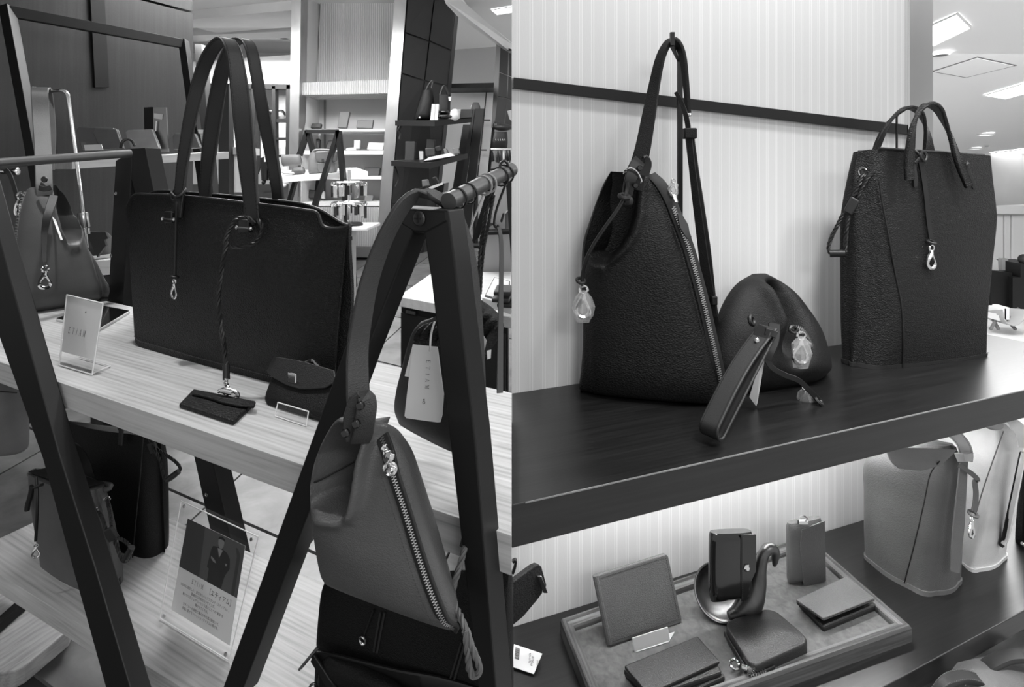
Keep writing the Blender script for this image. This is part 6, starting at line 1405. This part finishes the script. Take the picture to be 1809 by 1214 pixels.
cab('wide grey wallet at the right of the cabinet top shelf', [(629, 226), (631, 212), (660, 211), (657, 227)], 'mid')
cab('small dark upright case behind the ladder on the cabinet second shelf', [(558, 262), (558, 245), (565, 245), (564, 262)], 'black')
cab('dark wallet seen between the ladder legs on the cabinet second shelf', [(575, 263), (580, 248), (594, 248), (592, 264)], 'dark')
cab('white notebook lying on the cabinet second shelf', [(610, 265), (612, 261), (630, 260), (628, 265)], 'white')
cab('white upright card on the cabinet second shelf', [(625, 262), (625, 247), (636, 247), (635, 262)], 'white')
cab('pale open clutch at the right of the cabinet second shelf', [(648, 264), (651, 251), (679, 252), (676, 265)], 'offwhite')
cab('dark flat pouch beside the pale clutch in the cabinet', [(634, 266), (636, 262), (652, 262), (650, 266)], 'dark')
cab('dark small frame on the cabinet third shelf', [(616, 309), (619, 295), (632, 295), (630, 309)], 'dark')
cab('wide dark wallet frame at the right of the cabinet third shelf', [(641, 310), (644, 296), (672, 296), (669, 311)], 'dark')
cab('dark wallet at the left of the cabinet bottom shelf', [(545, 350), (546, 335), (557, 336), (556, 350)], 'dark')
cab('grey round tin at the centre of the cabinet bottom shelf', [(567, 351), (567, 340), (573, 337), (573, 351)], 'pale')
cab('pale boxed wallet at the right of the cabinet bottom shelf', [(643, 356), (645, 343), (660, 345), (657, 357)], 'mid')

# ladder trestle with board in the middle distance
dT = 4.4
tr2 = T('a_frame', 'dark ladder trestle in front of the white cabinet with a thin top rail', 'frame', P(590, 500, dT))
for px, d in (([(593, 231), (600, 231), (553, 378), (545, 378)], 4.4), ([(592, 231), (600, 231), (628, 508), (620, 508)], 4.4), ([(538, 230), (546, 230), (530, 276), (527, 276), (524, 290), (518, 290)], 4.9), ([(538, 230), (545, 230), (556, 275), (549, 275)], 4.9), ([(558, 318), (564, 318), (557, 378), (552, 378)], 4.9), ([(516, 322), (522, 322), (512, 356), (506, 356)], 4.9)):
    tr2.part('leg', slabY(MB(), px, d, .06), 'frame_black', smooth=0)
tr2.part('rail', bar(MB(), P(542, 232, 4.9), P(597, 232, 4.43), .03, .02, UP), 'frame_black', smooth=0)
tr2.part('brace', bar(MB(), P(612, 488, 4.4), P(622, 491, 4.4), .01, .01, UP), 'frame_black', smooth=0)
mt = T('display_table', 'pale board on the middle-distance trestle carrying a satchel', 'table', P(560, 320, 4.5))
mt.part('board', MB().hexa([P(495, 322, 4.45), P(650, 313, 4.5), P(630, 305, 5.1), P(495, 309, 5.1), P(495, 312, 4.45), P(650, 303, 4.5), P(630, 296, 5.1), P(495, 301, 5.1)]), 'oak_pale', smooth=0)
stl = T('satchel', 'grey leather satchel with two buckles on the middle-distance table', 'bag', P(575, 308, 4.6))
stl.part('body', MB().pillow([(549, 309, 592, 306, .6), (547, 303, 594, 300, 1), (547, 285, 595, 283, 1), (549, 270, 596, 268, .8)], Plane(P(570, 290, 4.62), -YY), .07, None, 16, 14, 4), 'leather_mid', smooth=50)
stl.part('flap', slabY(MB(), [(555, 269), (596, 267), (595, 284), (588, 288), (562, 287), (557, 280)], 4.53, .02), 'leather_shelfgrey', smooth=0, bevel=.004)
stl.part('pocket', slabY(MB(), [(560, 288), (592, 288), (591, 303), (585, 306), (566, 305), (560, 298)], 4.53, .02), 'leather_mid', smooth=0, bevel=.004)
for u in (570, 586): stl.part('buckle', slabY(MB(), [(u - 2, 281), (u + 2, 281), (u + 2, 286), (u - 2, 286)], 4.51, .01), 'chrome', smooth=0)
stl.part('handle', MB().tube(vpath([(552, 274, 4.6), (556, 266, 4.6), (575, 265, 4.6), (592, 267, 4.6)], 16), .012, 6), 'leather_mid')
solo('pouch', 'flat grey leather pouch leaning on the middle-distance table beside the satchel', 'pouch', MB().pillow([(500, 294, 531, 292, .5), (498, 288, 533, 287, 1), (497, 278, 531, 276, 1), (498, 274, 529, 273, .5)], Plane(P(515, 285, 4.75), -YY), .04, None, 14, 12, 3), 'leather_mid', smooth=60)
solo('pouch', 'small grey zip pouch in front of the leaning pouch on the middle-distance table', 'pouch', MB().pillow([(517, 309, 538, 307, .5), (515, 304, 539, 302, 1), (518, 296, 536, 295, .6)], Plane(P(527, 302, 4.55), -YY), .03, None, 14, 12, 3), 'leather_grey', smooth=60)
solo('wallet', 'rolled pale straps lying on the middle-distance table', 'strap', MB().torus(P(510, 306, 4.52), .035, .012, UP, 14, 6).torus(P(506, 304, 4.55), .03, .010, UP, 14, 6), 'pale')
# key-ring spinner
ks = T('keyring_spinner', 'round revolving stand crowded with shiny key rings in front of the cabinet', 'stand', P(617, 400, 4.2)); random.seed(11)
ks.part('pole', MB().tube([P(617, 300, 4.2), P(617, 398, 4.2)], .012, 8), 'chrome'); ks.part('base', MB().disc(P(617, 398, 4.2), .10, UP, .02), 'frame_black')
for vv in (322, 358):
    ks.part('tier_ring', MB().torus(P(617, vv, 4.2), .12, .008, UP, 20, 6), 'chrome')
    for k in range(14):
        an = 2 * pi * k / 14; p = P(617, vv, 4.2) + Vector((cos(an), sin(an), 0)) * .12
        mb = MB().torus(p - UP * .012, .012, .003, Vector((cos(an + 1), sin(an + 1), 0)), 10, 5)
        kk = ks.part('key_ring', mb, 'chrome')
        l_ = random.uniform(.05, .11); ks.part('fob', MB().box(p - UP * (.024 + l_ / 2), Vector((random.uniform(.008, .016), 0, 0)), YY * .004, UP * l_ / 2), random.choice(['black', 'dark', 'chrome', 'pale', 'chrome']), sub=kk, bevel=.002)
ps = T('side_table', 'small white round-edged table carrying the key ring spinner', 'table', P(617, 470, 4.2))
zt = P(617, 398.5, 4.2).z
ps.part('top', MB().abox(P(598, 400, 4.1).x, P(652, 400, 4.1).x, 4.05, 4.45, zt - .025, zt), 'white', smooth=0, bevel=.006)
ps.part('pedestal', MB().tube([Vector((P(622, 400, 4.25).x, 4.25, zt - .025)), Vector((P(622, 400, 4.25).x, 4.25, .47))], .03, 12), 'pale')

# ------------------------------------------------------------------ dark panelled pillar with bracket shelves
pi_ = struct('wall_pillar', slabY(MB(), [(719, -14), (808, -14), (760, 462), (686, 446)], [5.3, 5.75, 5.75, 5.3], .3), 'frame_matte')
def Lx(v): return 720 - .0795 * v
def Mx(v): return 767 - .118 * v
def Rx(v): return 806 - .104 * v
rowsL = [-14, 58, 130, 213, 288, 360, 446]; rowsM = [-14, 73, 143, 218, 290, 365, 452]; rowsR = [-14, 89, 152, 222, 293, 368, 460]
for i in range(6):
    for (fa_, ra_, fb_, rb_, da, db_) in ((Lx, rowsL, Mx, rowsM, 5.27, 5.5), (Mx, rowsM, Rx, rowsR, 5.5, 5.72)):
        a0, a1, b0, b1 = ra_[i] + 1.5, ra_[i + 1] - 1.5, rb_[i] + 1.5, rb_[i + 1] - 1.5
        o = struct('panel', slabY(MB(), [(fa_(a0) + 1, a0), (fb_(b0) - 1, b0), (fb_(b1) - 1, b1), (fa_(a1) + 1, a1)], [da, db_, db_, da], .04), 'dark', parent=pi_)
sh1 = T('bracket_shelf', 'upper dark shelf on the panelled pillar', 'shelf', P(765, 220, 5.0)); sh1.part('board', MB().hexa([P(698, 222, 5.0), P(768, 223, 4.75), P(834, 216, 5.25), P(800, 219, 5.6), P(698, 213, 5.0), P(768, 213, 4.75), P(834, 209, 5.25), P(800, 212, 5.6)]), 'frame_black', smooth=0)
sh1.part('bracket', MB().tube(vpath([(708, 223, 5.05), (704, 230, 5.05), (708, 236, 5.05), (706, 246, 5.05)], 14), .012, 6), 'frame_matte')
sh2 = T('bracket_shelf', 'lower dark corner shelf on the panelled pillar', 'shelf', P(760, 295, 4.9)); sh2.part('board', MB().hexa([P(691, 293, 5.0), P(759, 298, 4.7), P(826, 280, 5.3), P(800, 283, 5.6), P(691, 284, 5.0), P(759, 288, 4.7), P(826, 271, 5.3), P(800, 276, 5.6)]), 'frame_black', smooth=0)
sh2.part('bracket', MB().tube(vpath([(697, 294, 5.05), (701, 305, 5.05), (704, 318, 5.05), (699, 330, 5.05)], 14), .012, 6), 'frame_matte')
t = T('backpack', 'black leather backpack with a loop handle on the upper pillar shelf', 'bag', P(750, 212, 4.9)); t.part('body', MB().pillow([(734, 211, 763, 211, .7), (735, 203, 765, 205, 1), (742, 180, 767, 180, 1), (748, 160, 764, 160, .6)], Plane(P(750, 190, 5.0), -YY), .07, None, 14, 14), 'leather_black', smooth=60); t.part('handle', MB().tube(vpath([(752, 162, 4.98), (759, 148, 4.98), (765, 143, 4.98), (763, 156, 4.98)], 16), .010, 6), 'black'); t.part('clasp', MB().ball(P(742, 208, 4.92), .012, 8), 'chrome')
t = T('tote_bag', 'black tote with upright handles on the upper pillar shelf', 'bag', P(785, 205, 5.0)); t.part('body', MB().pillow([(775, 205, 795, 203, .7), (774, 195, 795, 195, 1), (775, 168, 796, 168, .7)], Plane(P(785, 190, 5.0), -YY), .05, None, 14, 12, 4), 'leather_black', smooth=60); t.part('handle', MB().tube(vpath([(778, 168, 4.99), (785, 152, 4.99), (795, 170, 4.99)], 16), .012, 6), 'black'); t.part('tag', slabY(MB(), [(792, 171), (797, 171), (796, 178), (793, 178)], 4.93, .004), 'paper', smooth=0)
t = T('box', 'upright white box beside the black tote on the pillar shelf', 'box', P(767, 212, 4.8)); t.part('box', slabY(MB(), [(760, 212), (773, 212), (775, 184), (763, 184)], 4.8, .08), 'offwhite', smooth=0); t.part('spine_stripe', slabY(MB(), [(766, 212), (767, 212), (769, 184), (768, 184)], 4.795, .004), 'pale', smooth=0)
solo('pouch', 'glossy dark rolled pouch lying upper of two on the pillar shelf', 'pouch', MB().ball(P(784, 198, 4.85), .05, 14, (1.0, .6, .35)), 'black_gloss')
solo('pouch', 'glossy dark rolled pouch lying lower of two on the pillar shelf', 'pouch', MB().ball(P(785, 206, 4.82), .06, 14, (1.1, .6, .35)), 'black_gloss')
solo('scarf', 'crumpled pale cloth on the right of the upper pillar shelf', 'cloth', MB().ball(P(803, 203, 5.0), .06, 10, (.8, .7, .9)), 'offwhite')
t = T('box', 'dark square box on the right end of the upper pillar shelf', 'box', P(823, 209, 5.15)); t.part('box', slabY(MB(), [(812, 209), (833, 207), (834, 193), (814, 193)], 5.15, .1), 'dark', smooth=0); t.part('pale_side', slabY(MB(), [(806, 208), (812, 209), (814, 193), (808, 193)], 5.16, .02), 'white', smooth=0)
ch = T('chair', 'grey rounded seat back beyond the pillar shelf', 'chair', P(843, 430, 6.05))
ch.part('backrest', MB().pillow([(831, 194, 849, 194, 1), (832, 187, 848, 187, 1), (836, 181, 845, 181, .5)], Plane(P(840, 187, 6.0), -YY), .04, None, 12, 10), 'mid', smooth=60)
ch.part('pedestal', MB().tube([P(840, 193, 6.0), Vector((P(840, 193, 6.0).x, 6.0, .66))], .03, 10), 'frame_matte'); ch.part('foot', MB().disc(Vector((P(840, 193, 6.0).x, 6.0, .655)), .16, UP, .02), 'frame_matte')
for k, (label, px, m) in enumerate((('dark upright book box at the left of the lower pillar shelf', [(715, 284), (716, 250), (733, 250), (732, 284)], 'dark'), ('black square case in the middle of the lower pillar shelf', [(752, 268), (754, 246), (768, 246), (766, 272)], 'black'), ('small pale watch box on the lower pillar shelf', [(741, 283), (740, 267), (747, 267), (748, 282)], 'pale'), ('tilted pale watch box on the lower pillar shelf', [(756, 280), (752, 269), (759, 267), (765, 278)], 'pale'),
                                    ('dark watch box with a bright dial on the lower pillar shelf', [(770, 268), (768, 260), (778, 257), (780, 266)], 'black'), ('grey watch box leaning on the lower pillar shelf', [(786, 274), (783, 263), (788, 262), (793, 273)], 'mid'), ('grey double watch box at the end of the lower pillar shelf', [(802, 272), (799, 262), (809, 261), (812, 271)], 'mid'), ('black low case behind the watch boxes on the lower pillar shelf', [(752, 276), (751, 262), (768, 262), (768, 274)], 'dark'))):
    o = solo_px('case', label, 'box', px, 4.98 - .02 * k, .08, m, None, .004)
solo_px('display_cloth', 'pale cloth spread under the watch boxes on the lower pillar shelf', 'cloth', [(748, 284), (764, 282), (803, 275), (796, 270), (758, 278)], 4.78, .06, 'offwhite')
for label, px, m, d in (('dark upright card box on the counter beside the pillar', [(746, 330), (745, 318), (755, 317), (757, 328)], 'mid', 4.0), ('small tilted black card box on the counter beside the pillar', [(766, 325), (763, 314), (769, 312), (774, 322)], 'black', 4.0)):
    solo_px('case', label, 'box', px, d, .06, m, None, .004)
sw = T('watch_counter', 'low dark counter with pale cloth below the lower pillar shelf', 'counter', P(760, 360, 4.1)); sw.part('top', slabY(MB(), [(735, 333), (785, 324), (783, 340), (735, 345)], 4.1, .3), 'frame_black', smooth=0); sw.part('cloth', slabY(MB(), [(757, 331), (782, 322), (782, 326), (760, 335)], 4.08, .2), 'offwhite', smooth=0)
# glass case and stands right of the pillar
gc = T('display_cabinet', 'tall white-lit cabinet with a dark header right of the panelled pillar', 'cabinet', P(830, 420, 6.6))
gc.part('header', slabY(MB(), [(786, 148), (879, 146), (879, 155), (786, 156)], 6.5, .4), 'frame_black', smooth=0)
gc.part('back_panel', slabY(MB(), [(780, 155), (876, 154), (850, 420), (760, 420)], 6.9, .03), 'white', smooth=0)
gc.part('edge_post', slabY(MB(), [(876, 155), (880, 155), (856, 420), (850, 420)], 6.5, .1), 'frame_black', smooth=0)
gc.part('division', slabY(MB(), [(859, 156), (861, 156), (843, 330), (841, 330)], 6.85, .02), 'dark', smooth=0)
for v in (211, 264): gc.part('peg_rail', slabY(MB(), [(846 - (v - 211) * .12, v), (866 - (v - 211) * .12, v), (866 - (v - 211) * .12, v + 2), (846 - (v - 211) * .12, v + 2)], 6.7, .05), 'dark', smooth=0)
dp = T('display_post', 'black upright display post with stepped boards right of the watch shelf', 'stand', P(830, 420, 5.6))
for px, m in (([(835, 193), (839, 193), (820, 340), (812, 400), (802, 400)], 'dark'), ([(840, 192), (855, 192), (838, 340), (828, 420), (812, 420)], 'black'), ([(818, 220), (830, 220), (815, 330), (795, 350), (800, 330)], 'frame_matte')):
    dp.part('board', slabY(MB(), px, 5.6 if m != 'frame_matte' else 5.8, .1), m, smooth=0)
struct('wall_panels', slabY(MB(), [(877, 76), (925, 96), (925, 230), (868, 225)], [6.4, 6.0, 6.0, 6.4], .1), 'frame_matte')
for px in ([(884, 84), (898, 92), (897, 132), (882, 126)], [(899, 93), (903.6, 95), (903.6, 134), (898.5, 132)], [(882, 128), (897, 134), (895, 172), (880, 170)], [(898, 135), (903.6, 137), (903.6, 175), (896.5, 173)], [(879, 172), (895, 174), (890, 222), (874, 220)], [(896, 175), (903.6, 177), (903.6, 222), (892, 222)]):
    struct('panel', slabY(MB(), px, 5.95, .04), 'dark', parent=bpy.data.objects['wall_panels'])
gd = T('bag', 'black ribbed bag hanging on the far rack by the bay divider', 'bag', P(882, 262, 5.2)); gd.part('body', MB().pillow([(868, 262, 896, 262, .8), (868, 250, 897, 250, 1), (872, 233, 896, 233, .8)], Plane(P(882, 248, 5.2), -YY), .05, None, 14, 12, 4), 'black', smooth=60)
for k in range(5): gd.part('slit', slabY(MB(), [(875 + k * 4, 246), (876 + k * 4, 245), (877 + k * 4, 248), (876 + k * 4, 249)], 5.13, .004), 'pale', smooth=0)
rack('rack of hanging dark belts and pouches by the bay divider', 867, 903, 264, 292, 5.1, 9, 7)
solo('bag_heap', 'heap of dark and pale goods on top of the far rack by the bay divider', 'goods', MB().ball(P(888, 225, 5.3), .07, 10, (1.3, .8, .5)).ball(P(878, 222, 5.3), .04, 8), 'dark')
solo_px('wall_sign', 'small pale notice tilted on the dark panels by the bay divider', 'sign', [(896, 196), (903.5, 194), (903.5, 214), (900, 210)], 5.5, .01, 'pale')
# counter seen through the front trestle
co = T('sales_counter', 'dark drawer counter with a pale wooden top behind the front trestle', 'counter', P(770, 640, 1.9))
zc = P(703, 524, 1.75).z
A, B, C, D = P(703, 524, 1.75), P(703, 524, 1.75), None, None
def ZP(u, v): return G(u, v, zc)
tp = [ZP(703, 524), ZP(903, 561), ZP(903, 480), ZP(763, 482)]
co.part('top', MB().prism([p for p in tp], (0, 0, -.030)), 'oak_pale', smooth=0, bevel=.002)
lo = [p.lerp(sum(tp, Vector()) / 4, .05) - UP * .03 for p in tp]
co.part('body', MB().prism(lo, (0, 0, -.5)), 'frame_matte', smooth=0)
e_ = (lo[1] - lo[0]); nf = Vector((e_.y, -e_.x, 0)).normalized()
for r in range(2):
    for k in range(3):
        a = lo[0] + e_ * (k / 3 + .01) - UP * (.02 + r * .20); b2 = lo[0] + e_ * ((k + 1) / 3 - .01) - UP * (.02 + r * .20)
        co.part('drawer', MB().prism([a, b2, b2 - UP * .18, a - UP * .18], nf * .006), 'black', smooth=0)
co.part('label_plate', MB().box(lo[0] + e_ * .12 - UP * .012 + nf * .008, e_.normalized() * .02, nf * .002, UP * .005), 'steel', smooth=0)
ph = T('display_case', 'low white display case with dark phones lying on the pale counter', 'case', ZP(880, 540))
q = [P(852, 540, 1.45), P(903, 556, 1.40), P(903, 508, 1.6), P(872, 500, 1.65)]
ph.part('tray', MB().prism(q, (0, 0, .02)), 'white', smooth=0); c = sum(q, Vector()) / 4
ph.part('inset', MB().prism([p.lerp(c, .12) + UP * .0195 for p in q], (0, 0, .002)), 'black', smooth=0)
ph.part('liner', MB().prism([p.lerp(c, .2) + UP * .021 for p in q], (0, 0, .002)), 'white', smooth=0)
for k, (u, v) in enumerate(((887, 525), (890, 513), (896, 534))): solo('phone_case', ('dark phone case lying nearest the strap on the counter', 'dark phone case lying farthest back on the counter', 'dark phone case lying beside the bay divider on the counter')[k], 'case', MB().box(P(u, v, 1.42), Vector((.022, -.004, .0)), Vector((.004, .018, .006)), UP * .005), 'dark', bevel=.003)
sc_ = T('wall_shelf', 'white back wall shelf with small goods glimpsed between the strap and the divider', 'shelf', P(885, 420, 2.2)); sc_.part('panel', slabY(MB(), [(846, 415), (903.5, 412), (903.5, 500), (846, 500)], 2.2, .03), 'pale', smooth=0); sc_.part('ledge', slabY(MB(), [(846, 411), (903.5, 408), (903.5, 414), (846, 416)], 2.15, .1), 'frame_black', smooth=0); sc_.part('upper_panel', slabY(MB(), [(860, 330), (903.5, 330), (903.5, 408), (846, 411)], 2.25, .02), 'offwhite', smooth=0)
solo_px('phone', 'black handset standing on the back shelf beside the divider', 'phone', [(883, 392), (888, 376), (892, 378), (887, 394)], 2.1, .02, 'black', None, .004)
solo_px('case', 'rounded grey case standing on the back shelf beside the divider', 'case', [(892, 405), (892, 378), (897, 371), (903, 371), (903, 405)], 2.12, .03, 'mid', None, .006)

# ------------------------------------------------------------------ side hall seen past the bucket tote
hw = T('panel_doors', 'white panelled cupboard doors at the end of the side hall', 'doors', P(1790, 480, 6.3))
for px in ([(1752, 380), (1773, 380), (1773, 492), (1752, 492)], [(1775, 380), (1786, 380), (1785, 492), (1775, 492)], [(1788, 380), (1830, 380), (1830, 492), (1787, 492)]): hw.part('door', slabY(MB(), px, 6.3, .05), 'white', smooth=0, bevel=.01)
hw.part('cornice', slabY(MB(), [(1750, 366), (1840, 362), (1840, 378), (1750, 378)], 6.2, .15), 'white', smooth=0)
bc_ = T('reception_counter', 'black counter in the side hall right of the bucket tote', 'counter', P(1780, 560, 5.6)); bc_.part('body', slabY(MB(), [(1750, 478), (1788, 482), (1788, 556), (1750, 550)], 5.6, .3), 'frame_black', smooth=0); bc_.part('end_block', slabY(MB(), [(1789, 490), (1803, 490), (1803, 466), (1840, 466), (1840, 560), (1789, 556)], 5.55, .3), 'black', smooth=0)
solo_px('brochure_stand', 'small clear brochure stand with leaflets on the black counter', 'stand', [(1752, 478), (1764, 478), (1763, 460), (1754, 455)], 5.7, .05, 'offwhite'); solo_px('brochure_stand', 'second frosted brochure stand on the black counter', 'stand', [(1770, 478), (1782, 478), (1781, 457), (1771, 457)], 5.72, .05, 'pale')
solo('ornament', 'dark round ornament at the right edge on the black counter', 'ornament', MB().ball(P(1809, 458, 5.6), .05, 10), 'dark')
mr = T('magazine_rack', 'small X-legged wooden magazine rack holding papers on the pale floor', 'rack', P(1775, 580, 4.7))
for (a, b2) in (((1750, 582), (1770, 545)), ((1764, 582), (1752, 560)), ((1778, 572), (1799, 545)), ((1794, 582), (1780, 566))):
    mr.part('leg', bar(MB(), P(*a, 4.65), P(*b2, 4.75), .018, .018), 'mid', smooth=0)
mr.part('sling', MB().ribbon(vpath([(1754, 548, 4.7), (1760, 562, 4.68), (1772, 570, 4.66), (1786, 562, 4.68), (1796, 546, 4.7)], 16), .2, .01, YY), 'pale')
mr.part('papers', MB().box(P(1760, 553, 4.7), XX * .03, YY * .06, UP * .05).box(P(1768, 551, 4.7), XX * .02, YY * .06, UP * .05), 'paper', smooth=0)
struct('floor_hall', MB().hexa([P(1640, 650, 4.0), P(1900, 650, 4.0), P(1900, 560, 5.6), P(1640, 560, 5.6), P(1640, 635, 4.0), P(1900, 635, 4.0), P(1900, 545, 5.6), P(1640, 545, 5.6)]), 'white')

# ------------------------------------------------------------------ groups of like things
for stem_, grp in (('a_frame', 'black A-frame trestles'), ('lanyard', 'cords wound on the near rail'), ('ceiling_light', 'ceiling panel lights'), ('downlight', 'round ceiling fittings'), ('phone_case', 'phone cases on the counter'), ('wall_shelf', 'dark wall shelves'), ('bracket_shelf', 'bracket shelves on the pillar'), ('hobo_bag', 'soft triangular bags'), ('trifold_wallet', 'trifold wallets in the tray'), ('wallet_rest', 'small acrylic rests'), ('bag_stand', 'bag stands'), ('person', 'shoppers in the far shop'), ('brochure_stand', 'brochure stands on the black counter')):
    for o in SC.objects:
        if o.parent is None and o.get('category') and o.name.split('.')[0] == stem_: o['group'] = grp
for o in SC.objects:
    if o.parent is None and o.get('label'):
        if o.name.startswith('wallet') and 'cabinet' in o['label']: o['group'] = 'wallets in the white cabinet'
        if o.name.startswith('wallet') and 'timber' in o['label']: o['group'] = 'wallets on the timber wall shelf'
        if o.name.startswith('case') and 'lower pillar shelf' in o['label']: o['group'] = 'watch boxes on the lower pillar shelf'
